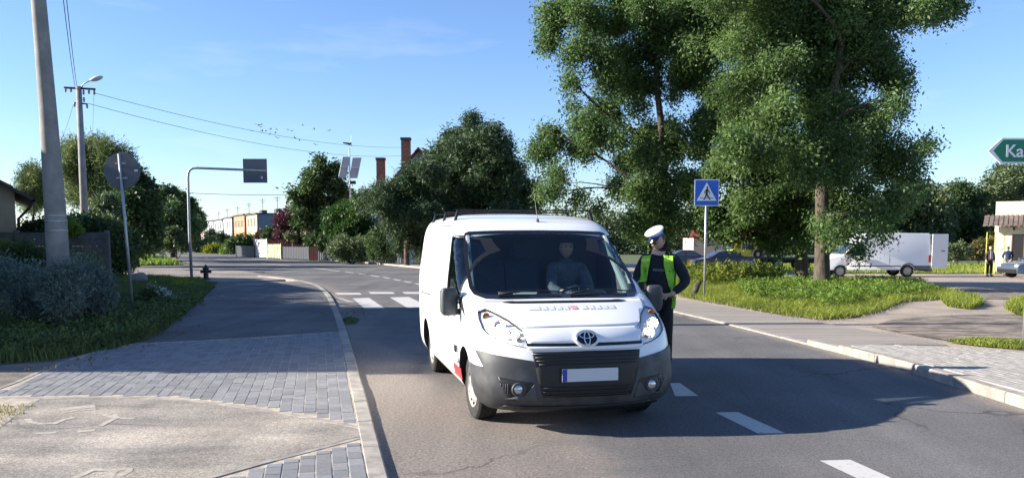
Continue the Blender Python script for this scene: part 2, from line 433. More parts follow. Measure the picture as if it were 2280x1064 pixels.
def build_van():
    van = thing('delivery_van', 'white delivery van with lit headlights stopped in the road in front of the officer', 'van', (VAN_LOC[0], VAN_LOC[1], 0.0), VAN_RZ)
    body = pydata('body', _V, _Fc+_cap, [M_white, M_dark], None)
    screen_half = [(0,1.168), (.35,1.166), (.60,1.163), (.76,1.168), (.845,1.20), (.868,1.26), (.862,1.43), (.838,1.62), (.81,1.74), (.785,1.800), (.74,1.818), (.45,1.828), (0,1.832)]
    screen_in = [(y*.955, 1.498+(z-1.498)*.90) for y, z in screen_half]
    screen, scr_in = mir(screen_half), mir(screen_in)
    win = [(-1.98,1.115), (-1.14,1.10), (-1.10,1.13), (-1.30,1.38), (-1.55,1.62), (-1.74,1.745), (-1.84,1.775), (-2.03,1.785), (-2.06,1.75)]
    cen = np.mean(win, axis=0); win_in = [tuple(cen+(np.array(p)-cen)*.93) for p in win]
    lamp = [(.53,.785), (.643,.806), (.765,.846), (.845,.890), (.872,.93), (.880,1.00), (.868,1.062), (.80,1.085), (.735,1.058), (.65,1.008), (.555,.925)]
    cut = []
    cv, cf, n = van_surface(np.linspace(1.0, 1.93, 14), -.05, -3.1)
    cut.append(pydata('c', cv, cf+[tuple(range(n))[::-1], tuple(len(cv)-n+k for k in range(n))], None))
    m = MB(); m.slab([(.4, y, z) for y, z in scr_in], (-2.2, 0, 0)); cut.append(m.build('c', [M_white]))
    m = MB(); m.slab([(x, -1.3, z) for x, z in win_in], (0, 2.6, 0)); cut.append(m.build('c', [M_white]))
    for s in (1, -1):
        m = MB(); m.slab([(.3, s*y, z) for y, z in lamp], (-1.25, 0, 0)); cut.append(m.build('c', [M_white]))
        for x in (-.93, -3.93):
            m = MB(); m.cyl((x, s*.50, .325), .385, s*.9, 'y', 48); cut.append(m.build('c', [M_white]))
    for c in cut:
        c.data.materials.clear(); bm = bmesh.new(); bm.from_mesh(c.data); bmesh.ops.recalc_face_normals(bm, faces=bm.faces); bm.to_mesh(c.data); bm.free()
    for c in cut:
        apply_bool(body, [c])
    body.parent = van
    # inner faces (wheel wells, cab) dark
    body.data.materials.clear(); body.data.materials.append(M_white); body.data.materials.append(M_under)
    for p in body.data.polygons:
        c = p.center; hit, nn, i, dist = VAN_BVH.find_nearest(c); p.material_index = 1 if dist > .012 else 0
    soft(body)
    # bonnet: its own raised panel with a seam round it
    bon = mir([(0,.952), (.25,.952), (.54,.947), (.60,.975), (.66,1.03), (.745,1.07), (.80,1.10), (.835,1.135), (.80,1.15), (.5,1.147), (0,1.145)])
    conform('bonnet', bon, M_white, van, off=.0045, thick=.004, step=.05)
    ribbon('seam', bon[:10]+[], .010, M_black, van, 'front', off=.0010)
    ribbon('seam', [(-y, z) for y, z in bon[:10]], .010, M_black, van, 'front', off=.0010)
    o = conform('grille_panel', mir([(0,.822), (.525,.822), (.556,.915), (.535,.944), (0,.949)]), M_white, van, off=.0045, thick=.004)
    o = conform('bonnet_vent', mir([(0,1.128), (.55,1.128), (.62,1.136), (.55,1.142), (0,1.143)]), M_black, van, off=.0115, thick=.004, step=.03)
    # glass
    conform('frit', screen, M_blackg, van, off=.004, inner=scr_in, step=.06)
    conform('windscreen', scr_in, M_glass, van, off=.002, step=.06)
    for s in (1, -1):
        w = conform('side_window', win_in, M_glass, van, 'side', off=-.012, sgn=s, step=.1)
        conform('seal', win, M_black, w, 'side', off=.003, inner=win_in, sgn=s, step=.08)
        conform('corner_trim', [(-1.13,1.095), (-.84,1.005), (-.90,1.06), (-1.10,1.20)], M_black, van, 'side', off=.004, sgn=s)
        # door seams
        ribbon('seam', [(-.985,1.02), (-1.02,.90), (-1.16,.70), (-1.24,.42), (-1.28,.33), (-2.08,.33), (-2.11,1.0), (-2.12,1.82)], .009, M_black, van, sgn=s)
        ribbon('seam', [(-2.16,.34), (-2.18,1.0), (-2.19,1.88), (-3.35,1.90), (-3.36,1.0), (-3.40,.62), (-3.34,.34)], .009, M_black, van, sgn=s)
        ribbon('seam', [(-3.40,1.05), (-4.72,1.02)], .012, M_black, van, sgn=s)
        conform('rub_strip', [(-1.27,.50), (-2.06,.50), (-2.06,.56), (-1.28,.56)], M_white, van, 'side', off=.012, thick=.012, sgn=s)
        h = conform('door_handle', [(-1.86,.93), (-2.04,.93), (-2.04,.965), (-1.86,.965)], M_white, van, 'side', off=.028, thick=.02, sgn=s, step=.03)
        conform('indicator_lamp', [(-1.33,.60), (-1.42,.60), (-1.42,.67), (-1.33,.67)], M_black, van, 'side', off=.014, thick=.01, sgn=s)
        # sliding-door stripe
        conform('stripe', [(-1.19,.34), (-1.66,.34), (-1.66,.455), (-1.17,.455)], M_red, van, 'side', off=.0030, sgn=s)
    # lettering on the right flank is too blurred to read: only its two small red and grey blocks
    conform('decal', [(-1.42,.95), (-1.62,.955), (-1.62,1.01), (-1.42,1.005)], M_red, van, 'side', off=.0030, sgn=-1)
    for k, z in enumerate((.90,.86,.79,.75)):
        conform('decal', [(-1.42,z), (-1.66,z), (-1.66,z+.018), (-1.42,z+.018)], M_greydec, van, 'side', off=.0030, sgn=-1)
    for x in (-2.42, -2.62, -2.86, -3.06, -3.30):
        conform('decal', [(x,1.44), (x-.12,1.44), (x-.12,1.53), (x,1.53)], M_greydec, van, 'side', off=.0030, sgn=-1)
        conform('decal', [(x,1.30), (x-.12,1.30), (x-.12,1.39), (x,1.39)], M_greydec, van, 'side', off=.0030, sgn=-1)
    for k, y in enumerate((-.42,-.36,-.29,-.22,-.15,-.08,.0,.10,.17,.24,.31,.38)):
        conform('decal', [(y,1.076), (y+.062,1.076), (y+.062,1.104), (y,1.104)], M_pinkdec if k == 6 else M_paledec, van, off=.0092, step=.02)
    # headlamps
    for s in (1, -1):
        lp = [(s*y, z) for y, z in lamp]; c = np.mean(lp, axis=0); big = [tuple(c+(np.array(p)-c)*1.035) for p in lp]
        hl = conform('headlight', lp, M_lens, van, off=.002, step=.04)
        conform('seal', big, M_black, hl, off=.0015, inner=lp, step=.05)
        conform('reflector', big, M_refl, hl, off=-.018, step=.03)
        for (y, z, r, dx, mt) in ((.64,.885,.060,-.02,M_chrome), (.735,.955,.062,-.03,M_chrome), (.815,1.03,.035,-.03,M_amber), (.60,.85,.02,.0,M_amber)):
            p, nn, i, ds = VAN_BVH.ray_cast(Vector((1, s*y, z)), Vector((-1, 0, 0)))
            b = MB(); b.lathe([(r, .0), (r*.93, .004), (r*.8, -.012), (r*.5, -.032), (r*.15, -.04)], axis='x', n=24, c=(p.x-.012, s*y, z))
            b.lathe([(r*.22, -.035), (r*.22, -.008), (r*.1, 0), (.001, .0)], axis='x', n=12, c=(p.x-.012, s*y, z))
            b.build('lamp_bowl', mt, hl, autos=True)
            if r > .05:
                bb = MB(); bb.lathe([(.001, .012), (.014, .006), (.018, -.006), (.012, -.02)], axis='x', n=12, c=(p.x-.016, s*y, z))
                bb.build('bulb', M_bulb, hl, smooth=True)
    # front bar, grille
    conform('black_gap', mir([(0,.792), (.535,.797), (.54,.822), (0,.819)]), M_blackg, van, off=.006, step=.04)  # black line between the front bar and the panel above it
    conform('grille_bar', mir([(0,.762), (.525,.766), (.545,.795), (0,.790)]), M_white, van, off=.016, thick=.010, step=.04)
    gr = conform('grille', mir([(0,.35), (.41,.355), (.455,.50), (.50,.748), (0,.752)]), M_black, van, off=.018, thick=.006, step=.05)
    for z, yw in ((.735,.49), (.705,.48), (.675,.47), (.645,.45), (.435,.42), (.40,.41), (.365,.40)):
        pts = []
        for y in np.linspace(-yw, yw, 13):
            p, nn, i, ds = VAN_BVH.ray_cast(Vector((1, y, z)), Vector((-1, 0, 0))); pts.append((p.x+.024, y, z))
        b = MB(); b.tube(pts, .0075, 6); b.build('grille_slat', M_black, gr, smooth=True)
    b = MB(); b.box((-.005+.02, -.12+.06-.265, .49), (.032, .265+.06-.0-.06+.06, .615)); 
    pl = MB(); pl.box((.030, -.25, .490), (.036, .27, .604)); plo = pl.build('number_plate', M_plate, van, bevel=.002)
    q = MB(); q.box((.0365, -.248, .492), (.0375, -.205, .602)); q.build('blue_band', M_eub, plo)
    q = MB(); q.box((.020, -.262, .478), (.0305, .282, .616)); q.build('plate_holder', M_black, plo, bevel=.002)
    # bumper
    rows = 16; colsn = 46; V = []; 
    def zt(s):                                  # top edge along the bumper
        return .665+.07*min(max((s-.45)/.42, 0), 1) if s < .99 else .60
    for sg in (1,):
        grid = []
        for j in range(rows):
            t = j/(rows-1); row = []
            for k in range(colsn):
                q = k/(colsn-1)
                # corner position at this column decides the top
                ztop = .665+.075*min(max((q-.30)/.30, 0), 1) if q < .70 else .605
                z = .20+(ztop-.20)*t
                h = van_contour(z, .012); xe = -.93+math.sqrt(max(.395**2-(z-.325)**2, 0))
                L = [0]
                cut2 = [h[0]]
                for a, b2 in zip(h, h[1:]):
                    if b2[0] < xe:
                        f = (a[0]-xe)/(a[0]-b2[0]+1e-9); cut2.append((xe, a[1]+(b2[1]-a[1])*f)); break
                    cut2.append(b2)
                for a, b2 in zip(cut2, cut2[1:]): L.append(L[-1]+math.hypot(a[0]-b2[0], a[1]-b2[1]))
                tt = q*L[-1]; x = np.interp(tt, L, [c[0] for c in cut2]); y = np.interp(tt, L, [c[1] for c in cut2])
                row.append((x, y, z))
            grid.append(row)
    full = [[(x, -y, z) for x, y, z in row[:0:-1]]+row for row in grid]
    m2 = len(full[0]); V = [p for row in full for p in row]
    Fq = [(j*m2+k, j*m2+k+1, (j+1)*m2+k+1, (j+1)*m2+k) for j in range(rows-1) for k in range(m2-1)]
    bp = pydata('bumper', V, Fq, M_gplast, van)
    bm = bmesh.new(); bm.from_mesh(bp.data); bmesh.ops.recalc_face_normals(bm, faces=bm.faces); bm.to_mesh(bp.data); bm.free()
    md = bp.modifiers.new('s', 'SOLIDIFY'); md.thickness = .012; md.offset = -1
    dg = bpy.context.evaluated_depsgraph_get(); me = bpy.data.meshes.new_from_object(bp.evaluated_get(dg)); bp.modifiers.clear(); bp.data = me; soft(bp, 40)
    conform('bumper_lip', mir([(0,.205), (.60,.215), (.75,.25), (.72,.275), (0,.262)]), M_black, bp, off=.022, thick=.012)
    for s in (1, -1):
        fg = conform('fog_surround', [(s*y, z) for y, z in [(.452,.325), (.70,.352), (.735,.40), (.785,.530), (.64,.505), (.50,.488)]], M_black, van, off=.015, thick=.004)
        conform('bezel', [(s*y, z) for y, z in [(.448,.32), (.72,.343), (.56,.385), (.485,.475)]], M_gplast, fg, off=.021, thick=.006, step=.03)
        for k in range(4):
            yy = .70+k*.018; conform('fog_slat', [(s*yy, .385+k*.02), (s*(yy+.008), .387+k*.02), (s*(yy+.008), .475), (s*yy, .47)], M_gplast, fg, off=.020, thick=.004, step=.03)
        p, nn, i, ds = VAN_BVH.ray_cast(Vector((1, s*.625, .425)), Vector((-1, 0, 0)))
        b = MB(); b.lathe([(.062, -.01), (.064, .016), (.056, .024), (.050, .018), (.046, -.002)], c=(p.x+.018, s*.625, .425), axis='x', n=28); b.build('lamp_ring', M_gplast, fg, smooth=True)
        b = MB(); b.lathe([(.046, .004), (.034, .012), (.018, .017), (.001, .018)], c=(p.x+.018, s*.625, .425), axis='x', n=24); b.build('fog_lens', M_foglens, fg, smooth=True)
    # emblem: three chrome ovals on a dark oval
    p, nn, i, ds = VAN_BVH.ray_cast(Vector((1, 0, .862)), Vector((-1, 0, 0)))
    tl = math.atan2(nn.z, nn.x); em = bpy.data.objects.new('emblem', None); COL.objects.link(em); em.parent = van
    em.location = (p.x+.018, 0, .860); em.rotation_euler = (0, -tl*.8, 0)
    def oval(cy, cz, a, b_, r, xo=0.012, n=40):
        o = MB(); pts = [(xo, cy+a*math.cos(t), cz+b_*math.sin(t)) for t in np.linspace(0, 2*math.pi, n+1)]
        o.tube(pts, r, 8, cap=False); return o
    oval(0, 0, .098, .068, .0075).build('oval_ring', M_chrome, em, smooth=True)
    oval(0, .030, .066, .030, .0055).build('oval_ring', M_chrome, em, smooth=True)
    oval(0, .0, .026, .060, .0055, .014).build('oval_ring', M_chrome, em, smooth=True)
    b = MB(); b.slab([(.002, .094*math.cos(t), .064*math.sin(t)) for t in np.linspace(0, 2*math.pi, 33)[:-1]], (.006, 0, 0)); b.build('badge_base', M_blackg, em)
    b = MB(); b.slab([(-.03, .118*math.cos(t), .002+.086*math.sin(t)) for t in np.linspace(0, 2*math.pi, 33)[:-1]], (.034, 0, 0)); b.build('badge_rim', M_white, em, bevel=.006, smooth=False)
    # mirrors
    for s in (1, -1):
        mr = bpy.data.objects.new('door_mirror', None); COL.objects.link(mr); mr.parent = van; mr.location = (-1.13, s*1.075, 1.10)
        mr.rotation_euler = (0, 0, s*R(-8))
        b = MB(); prof = [(.02,.10,.0), (.055,.128,.0), (.03,.132,0), (-.02,.128,0)]
        ringz = [(-.105,.62), (-.085,.86), (-.03,1), (.06,1), (.125,.94), (.155,.82), (.165,.6)]
        vs = []; n = 20
        for z, k in ringz:
            for i in range(n):
                t = 2*math.pi*i/n; cx, cy = math.cos(t), math.sin(t)
                e_ = lambda c: math.copysign(abs(c)**.6, c)
                vs.append((.052*k*e_(cx), .088*k*e_(cy), z))
        fs = [(j*n+i, j*n+(i+1) % n, (j+1)*n+(i+1) % n, (j+1)*n+i) for j in range(len(ringz)-1) for i in range(n)]+[tuple(range(n))[::-1], tuple((len(ringz)-1)*n+i for i in range(n))]
        b.add(vs, fs); b.build('mirror_housing', M_gplast, mr, autos=True)
        g = MB(); g.box((-.056, -.074, -.075), (-.053, .074, .14)); g.build('mirror_glass', M_chrome, mr)
        a = MB(); a.tube([(0, -s*.04, -.07), (-.01, -s*.14, -.075)], [.035, .03], 10); a.build('mirror_arm', M_black, mr, smooth=True)
    # wipers lying at the foot of the screen
    for (y0, y1) in ((.10,.72), (-.62,.02)):
        pts = []
        for t in np.linspace(0, 1, 9):
            y = y0+(y1-y0)*t; z = 1.196+.018*math.sin(t*math.pi)
            p, nn, i, ds = VAN_BVH.ray_cast(Vector((1, y, z)), Vector((-1, 0, 0))); pts.append(p+nn*.028*(1 if nn.x > 0 else -1))
        w = MB(); w.tube(pts, .008, 6); wo = w.build('wiper', M_black, van, smooth=True)
        w = MB(); w.tube([pts[0]+Vector((.02, 0, -.015)), pts[4]+Vector((.012, 0, .004))], [.014, .008], 6); w.build('wiper_arm', M_black, wo, smooth=True)
    # roof rack
    rk = bpy.data.objects.new('roof_rack', None); COL.objects.link(rk); rk.parent = van
    for x in (-2.40, -3.30, -4.25):
        b = MB(); b.box((x-.02, -.80, 2.058), (x+.02, .80, 2.074)); b.build('cross_bar', M_black, rk, bevel=.008)
        for s in (1, -1):
            b = MB(); b.slab([(x-.05, s*.80, 1.925), (x+.05, s*.80, 1.925), (x+.02, s*.76, 2.062), (x-.02, s*.76, 2.062)], (0, s*.025, 0)); b.build('rack_foot', M_black, rk, bevel=.005)
    b = MB(); b.cyl((-2.10, .075, 1.92), .022, .045, n=12, r2=.012); b.tube([(-2.10, .075, 1.955), (-2.30, .075, 2.32)], [.004, .0022], 6); b.build('antenna', M_black, van)
    # wheels
    for (x, s) in ((-.93,-1), (-.93,1), (-3.93,-1), (-3.93,1)):
        make_wheel('wheel', .325, .205, M_rim, van, (x, s*.785, .325), s, steer=R(3) if x > -2 else 0)
    b = MB(); b.box((-4.6, -.56, .30), (-.3, .56, .42)); b.box((-4.0, -.7, .28), (-3.86, .7, .37)); b.box((-1.0, -.7, .28), (-.86, .7, .36)); b.build('underbody', M_under, van)
    # cab
    cab = bpy.data.objects.new('cab', None); COL.objects.link(cab); cab.parent = van
    d = MB(); ds_ = [(-.96,1.135), (-1.18,1.165), (-1.42,1.150), (-1.50,1.08), (-1.46,.98), (-1.0,.98)]
    d.slab([(x, -.86, z) for x, z in ds_], (0, 1.72, 0)); d.build('dashboard', M_int, cab, bevel=.015, autos=True)
    vs = []; n = 12
    d = MB(); d.slab([(-1.22+.10*math.cos(t), .37+.22*math.sin(t), 1.155) for t in np.linspace(0, 2*math.pi, 20)[:-1]], (-.03, 0, .055)); d.build('instrument_hood', M_int, cab, bevel=.02, autos=True)
    st = MB(); c = Vector((-1.60, .38, 1.13)); ax = Vector((-.62, 0, .78)).normalized(); e1 = Vector((0, 1, 0)); e2 = ax.cross(e1)
    st.tube([c+(e1*math.cos(t)+e2*math.sin(t))*.19 for t in np.linspace(0, 2*math.pi, 33)], .015, 8, cap=False)
    for a in (0, math.pi, -math.pi/2): st.tube([c, c+(e1*math.cos(a)+e2*math.sin(a))*.19], .014, 6)
    st.tube([c+ax*.01, c-ax*.25], [.05, .03], 10); st.build('steering_wheel', M_int, cab, smooth=True)
    for y in (.40, -.12, -.50):
        s_ = MB(); s_.slab([(-1.95, y-.22, .95), (-2.08, y-.22, 1.50), (-2.20, y-.22, 1.50), (-2.16, y-.22, .95)], (0, .44, 0)); so_ = s_.build('seat', M_seat, cab, bevel=.04, autos=True)
        h_ = MB(); h_.box((-2.16, y-.12, 1.53), (-2.06, y+.12, 1.70)); h_.build('headrest', M_seat, so_, bevel=.03, autos=True)
    bk = MB(); bk.box((-2.37, -.84, 1.0), (-2.33, .84, 1.90)); bk.build('bulkhead', M_int, cab)
    for s in (1, -1):                       # light pillar trims seen through the glass
        tr = MB(); tr.slab([(-1.14, s*.85, 1.16), (-1.24, s*.85, 1.10), (-1.89, s*.785, 1.76), (-1.82, s*.785, 1.785)], (0, -s*.045, 0)); tr.build('pillar_trim', M_trim, cab, bevel=.01, autos=True)
        dr = MB(); dr.box((-2.3, s*.84-.02, 1.0), (-1.2, s*.84+.02, 1.09)); dr.build('door_card', M_int, cab)
    pp = MB(); pp.slab([(-1.10,-.42,1.19), (-1.22,-.42,1.20), (-1.20,-.16,1.20), (-1.08,-.20,1.185)], (0,0,.006)); pp.build('paper_sheet', mat('paper', (.55,.58,.50), .8), cab)
    return van
M_bulb = mat('lamp_bulb', (.9,.85,.75), .3, emit=((1.0,.80,.52), 14))
M_foglens = mat('fog_lens', (.55,.57,.6), .12, metal=.8)
VAN = build_van()
# ================================================================== people
def skin_mesh(joints, edges, sub=2):
    """joints {name: ((x,y,z), rx, ry)}; one continuous surface grown round the bones; root = first joint"""
    me = bpy.data.meshes.new('body'); bm = bmesh.new(); lay = bm.verts.layers.skin.verify(); ix = {}
    for i, (k, (p, rx, ry)) in enumerate(joints.items()):
        v = bm.verts.new(p); v[lay].radius = (rx, ry); v[lay].use_root = (i == 0); ix[k] = v
    for a, b in edges: bm.edges.new((ix[a], ix[b]))
    bm.to_mesh(me); bm.free()
    o = bpy.data.objects.new('tmp', me); COL.objects.link(o)
    s = o.modifiers.new('skin', 'SKIN'); s.use_smooth_shade = True; s.branch_smoothing = .4
    ss = o.modifiers.new('sub', 'SUBSURF'); ss.levels = sub; ss.render_levels = sub
    dg = bpy.context.evaluated_depsgraph_get(); out = bpy.data.meshes.new_from_object(o.evaluated_get(dg))
    bpy.data.objects.remove(o); bpy.data.meshes.remove(me)
    out.polygons.foreach_set('use_smooth', [True]*len(out.polygons)); return out
M_skin = mat('skin', (.50,.30,.22), .55, var=.08, scale=20, sub=1)
M_hair = mat('hair', (.05,.035,.025), .7, var=.3, scale=60, sub=1)
M_eye = mat('eye', (.03,.02,.015), .3)
M_greyhair = mat('grey_hair', (.35,.33,.31), .8)
def cloth(name, c): return mat(name, c, .85, var=.18, scale=14, bump=.25, bscale=30, sub=1)
def head_shape(p0, yaw=0, pitch=0, s=1.0):
    """a head with brow, nose, lips, chin; looks to local -y; origin at its centre"""
    n, m = 28, 22; V = []; 
    for j in range(m+1):
        th = math.pi*j/m; z = math.cos(th); r = math.sin(th)
        for i in range(n):
            a = 2*math.pi*i/n; x, y = math.cos(a)*r, math.sin(a)*r
            X, Y, Z = x*.080, y*.100, z*.120
            if z < 0: X *= 1-.30*(-z)**1.4; 
            if z < 0 and y > 0: Y *= 1-.25*(-z)
            f = max(0, -y)                              # front
            if y < 0:
                g = lambda cx, cz, sx, sz: math.exp(-((X-cx)/sx)**2-((Z-cz)/sz)**2)
                Y -= .024*g(0,-.018,.012,.022)*f + .010*g(0,.004,.009,.02)*f      # nose
                Y -= .006*g(0,.030,.05,.010)                                      # brow
                Y += .010*(g(.028,.010,.016,.011)+g(-.028,.010,.016,.011))        # eye sockets
                Y -= .008*g(0,-.056,.022,.007)                                    # lips
                Y -= .010*g(0,-.090,.022,.014)                                    # chin
                Y -= .005*(g(.04,-.022,.018,.018)+g(-.04,-.022,.018,.018))        # cheeks
            V.append((X*s, Y*s, Z*s))
    Fq = [(j*n+i, j*n+(i+1) % n, (j+1)*n+(i+1) % n, (j+1)*n+i) for j in range(m) for i in range(n)]
    Mh = Matrix.Translation(p0) @ Matrix.Rotation(yaw, 4, 'Z') @ Matrix.Rotation(pitch, 4, 'X')
    return V, Fq, Mh
def person(label, loc, rz, H, joints, top, bottom, shoe, hair=None, group=None, cat='person', yaw=0, pitch=0, hands=True, name='person', sub=2, extra=None):
    """joints in metres for a 1.8 m figure looking to -y"""
    k = H/1.80; e = thing(name, label, cat, loc, rz, group)
    J = dict(pelvis=((0,0,.96),.13,.10), waist=((0,0,1.10),.13,.10), chest=((0,.0,1.32),.155,.11), neckb=((0,.015,1.475),.07,.06), neck=((0,0,1.555),.060,.062),
             shR=((-.175,0,1.44),.06,.06), elR=((-.24,.02,1.16),.042,.042), wrR=((-.24,-.08,.93),.028,.028), hdR=((-.235,-.11,.86),.034,.018),
             shL=((.175,0,1.44),.06,.06), elL=((.24,.02,1.16),.042,.042), wrL=((.24,-.08,.93),.028,.028), hdL=((.235,-.11,.86),.034,.018),
             hiR=((-.09,0,.90),.085,.085), knR=((-.105,-.01,.50),.055,.058), anR=((-.11,.02,.09),.038,.042), toR=((-.125,-.15,.035),.038,.028),
             hiL=((.09,0,.90),.085,.085), knL=((.105,-.01,.50),.055,.058), anL=((.11,.02,.09),.038,.042), toL=((.125,-.15,.035),.038,.028))
    for a, b in joints.items(): J[a] = (b, J[a][1], J[a][2]) if not isinstance(b[0], tuple) else b
    E = [('pelvis','waist'),('waist','chest'),('chest','neckb'),('neckb','neck'),('chest','shR'),('shR','elR'),('elR','wrR'),('wrR','hdR'),('chest','shL'),('shL','elL'),('elL','wrL'),('wrL','hdL'),
         ('pelvis','hiR'),('hiR','knR'),('knR','anR'),('anR','toR'),('pelvis','hiL'),('hiL','knL'),('knL','anL'),('anL','toL')]
    for s in 'RL':                          # five fingers on each hand
        w = Vector(J['wr'+s][0]); h = Vector(J['hd'+s][0]); d = (h-w).normalized(); side = d.cross(Vector((0, -1, 0)))
        if side.length < .2: side = d.cross(Vector((1, 0, 0)))
        side.normalize(); nrm = side.cross(d).normalized()
        for f in range(4):
            o = (f-1.5)*.019; L = (.062,.074,.070,.054)[f]
            a = h+side*o+d*.022; b = a+d*L*.55+nrm*.006; c = b+d*L*.40+nrm*.022
            J[f'f{s}{f}a'] = (tuple(a), .0095, .0095); J[f'f{s}{f}b'] = (tuple(b), .0085, .0085); J[f'f{s}{f}c'] = (tuple(c), .007, .007)
            E += [('hd'+s, f'f{s}{f}a'), (f'f{s}{f}a', f'f{s}{f}b'), (f'f{s}{f}b', f'f{s}{f}c')]
        a = h+side*.034*(1 if s == 'R' else -1)-d*.015+nrm*.012; b = a+d*.035+side*.012*(1 if s == 'R' else -1)+nrm*.012
        J[f't{s}a'] = (tuple(a), .011, .011); J[f't{s}b'] = (tuple(b), .009, .009); E += [('hd'+s, f't{s}a'), (f't{s}a', f't{s}b')]
    J = {a: (tuple(np.array(p)*k), rx*k, ry*k) for a, (p, rx, ry) in J.items()}
    me = skin_mesh(J, E, sub)
    # head joined into the same body mesh
    nk = Vector(J['neck'][0]); hc = nk+Vector((0, -.014*k, .118*k)); V, Fq, Mh = head_shape(hc, yaw, pitch, k)
    bm = bmesh.new(); bm.from_mesh(me); vs = [bm.verts.new(Mh @ Vector(v)) for v in V]
    for f in Fq:
        try: ff = bm.faces.new([vs[i] for i in f]); ff.smooth = True
        except ValueError: pass
    bm.to_mesh(me); bm.free()
    body = link('body', me, M_skin, e)
    def part(nm, keys, edges, mt, grow=1.0, add=.012, over={}):
        JJ = {}
        for q in keys:
            p, rx, ry = J[q]; JJ[q] = (p, rx*grow+add, ry*grow+add)
        for q, v in over.items(): JJ[q] = v
        return link(nm, skin_mesh(JJ, edges, sub), mt, e)
    lerp = lambda a, b, t: tuple(np.array(J[a][0])*(1-t)+np.array(J[b][0])*t)
    shoR = lerp('wrR', 'elR', .10); shoL = lerp('wrL', 'elL', .10)
    part('jacket', ['waist','chest','neckb','shR','elR','shL','elL'], [('waist','chest'),('waist','hem'),('neckb','col'),('chest','neckb'),('chest','shR'),('shR','elR'),('elR','cuR'),('chest','shL'),('shL','elL'),('elL','cuL')], top, 1.12, .024,
         {'neckb': (J['neckb'][0], .098*k, .088*k), 'col': (tuple(np.array(lerp('neckb','neck',1.0))+np.array((0,-.012*k,0))), .104*k, .106*k), 'hem': (tuple(np.array(J['pelvis'][0])+np.array((0,0,-.04*k))), .175*k, .150*k), 'cuR': (shoR, .040*k, .040*k), 'cuL': (shoL, .040*k, .040*k)})
    part('trousers', ['pelvis','hiR','knR','hiL','knL'], [('pelvis','hiR'),('hiR','knR'),('knR','fR'),('pelvis','hiL'),('hiL','knL'),('knL','fL')], bottom, 1.08, .014,
         {'fR': (lerp('anR','knR',.05), .060*k, .062*k), 'fL': (lerp('anL','knL',.05), .060*k, .062*k)})
    for s in 'RL':
        a = np.array(J['an'+s][0]); t = np.array(J['to'+s][0]); d = t-a; ang = math.atan2(d[0], -d[1])
        b = MB(); prof = [(-.055,.035,.0,.07), (0,.045,.0,.095), (.08,.048,0,.075), (.15,.050,0,.055), (.20,.040,0,.045), (.225,.018,0,.03)]
        vs = []; 
        for (y, hw, z0, z1) in prof:
            vs += [(-hw*k, -y*k, .0), (-hw*1.0*k, -y*k, z1*.6*k), (-hw*.55*k, -y*k, z1*k), (hw*.55*k, -y*k, z1*k), (hw*1.0*k, -y*k, z1*.6*k), (hw*k, -y*k, .0)]
        c_, s_ = math.cos(ang), math.sin(ang); vs = [(a[0]+x*c_-y*s_, a[1]+x*s_+y*c_, z+.002+a[2]-.09*k) for x, y, z in vs]
        n = 6; fs = [(j*n+i, j*n+(i+1) % n, (j+1)*n+(i+1) % n, (j+1)*n+i) for j in range(len(prof)-1) for i in range(n)]+[tuple(range(n))[::-1], tuple((len(prof)-1)*n+i for i in range(n))]
        b.add(vs, fs); b.build('shoe', shoe, e, autos=True)
    if hair is not None:
        HV = [Mh @ (Vector((x*1.07, y*1.05+.004*k, z*1.05+.004*k))) for x, y, z in V]
        keep = [f for f in Fq if all((V[i][2] > (.045*k if V[i][1] < -.01*k else (-.02*k if V[i][1] < .045*k else -.06*k))) for i in f)]
        pydata('hair', HV, keep, hair, e, True)
    for s in (1, -1):
        b = MB(); b.lathe([(.001,-.010),(.008,-.006),(.010,0),(.001,.004)], axis='y', n=10)
        pydata('eye', [Mh @ Vector((x*k+s*.029*k, (y-.090)*k, z*.6*k+.008*k)) for x, y, z in b.v], b.f, M_eye, e, True)
        b = MB(); b.tube([(s*.014,-.101,.026),(s*.030,-.101,.031),(s*.046,-.092,.026)], .0038, 6)
        pydata('eyebrow', [Mh @ Vector((x*k, y*k, z*k)) for x, y, z in b.v], b.f, hair or M_greyhair, e, True)
    for s in (1, -1):
        b = MB(); b.lathe([(.001,-.006), (.018,-.008), (.022,.002), (.014,.006)], axis='x', n=12); 
        vs = [Mh @ Vector((s*.076*k+x*k*s, y*.8*k+.005, z*1.4*k-.008)) for x, y, z in b.v]; pydata('ear', vs, b.f, M_skin, e, True)
    return e, Mh, k
M_navy = cloth('navy_cloth', (.010,.012,.022)); M_navy2 = cloth('dark_trousers', (.008,.009,.014))
M_hiviz = mat('hi_viz', (.30,.66,.05), .6, var=.12, scale=12, sub=1, emit=None); M_hivy = mat('hi_viz_stripe', (.62,.80,.08), .35, sub=1)
CK = .86
M_capw = mat('cap_white', (.78,.78,.80), .6, var=.04, scale=20, sub=1); M_capb = mat('cap_blue', (.03,.09,.42), .5)
M_boot = mat('boot_leather', (.01,.01,.01), .35)
# he stands by the driver's door, half turned to the van, looking down; left hand tucked at the hip
off_xy = (G(1466, 640, 0)[0]*0+ (1466-1140)/F*10.75, 10.7)
OFF, OMh, ok = person('police officer in white peaked cap and green hi-vis vest standing at the white delivery van', (off_xy[0], off_xy[1], 0), R(-26), 1.87,
    dict(shR=(-.19,.0,1.44), elR=(-.26,-.06,1.18), wrR=(-.14,-.26,1.12), hdR=(-.09,-.32,1.12),
         shL=(.19,.01,1.44), elL=(.335,.03,1.17), wrL=(.20,-.16,1.02), hdL=(.13,-.20,1.01),
         neck=(-.01,-.035,1.545), knR=(-.10,-.02,.50), knL=(.105,.0,.50)),
    M_navy, M_navy2, M_boot, hair=M_hair, yaw=R(-24), pitch=R(30))
def in_head(pts): return [OMh @ Vector(p) for p in pts]
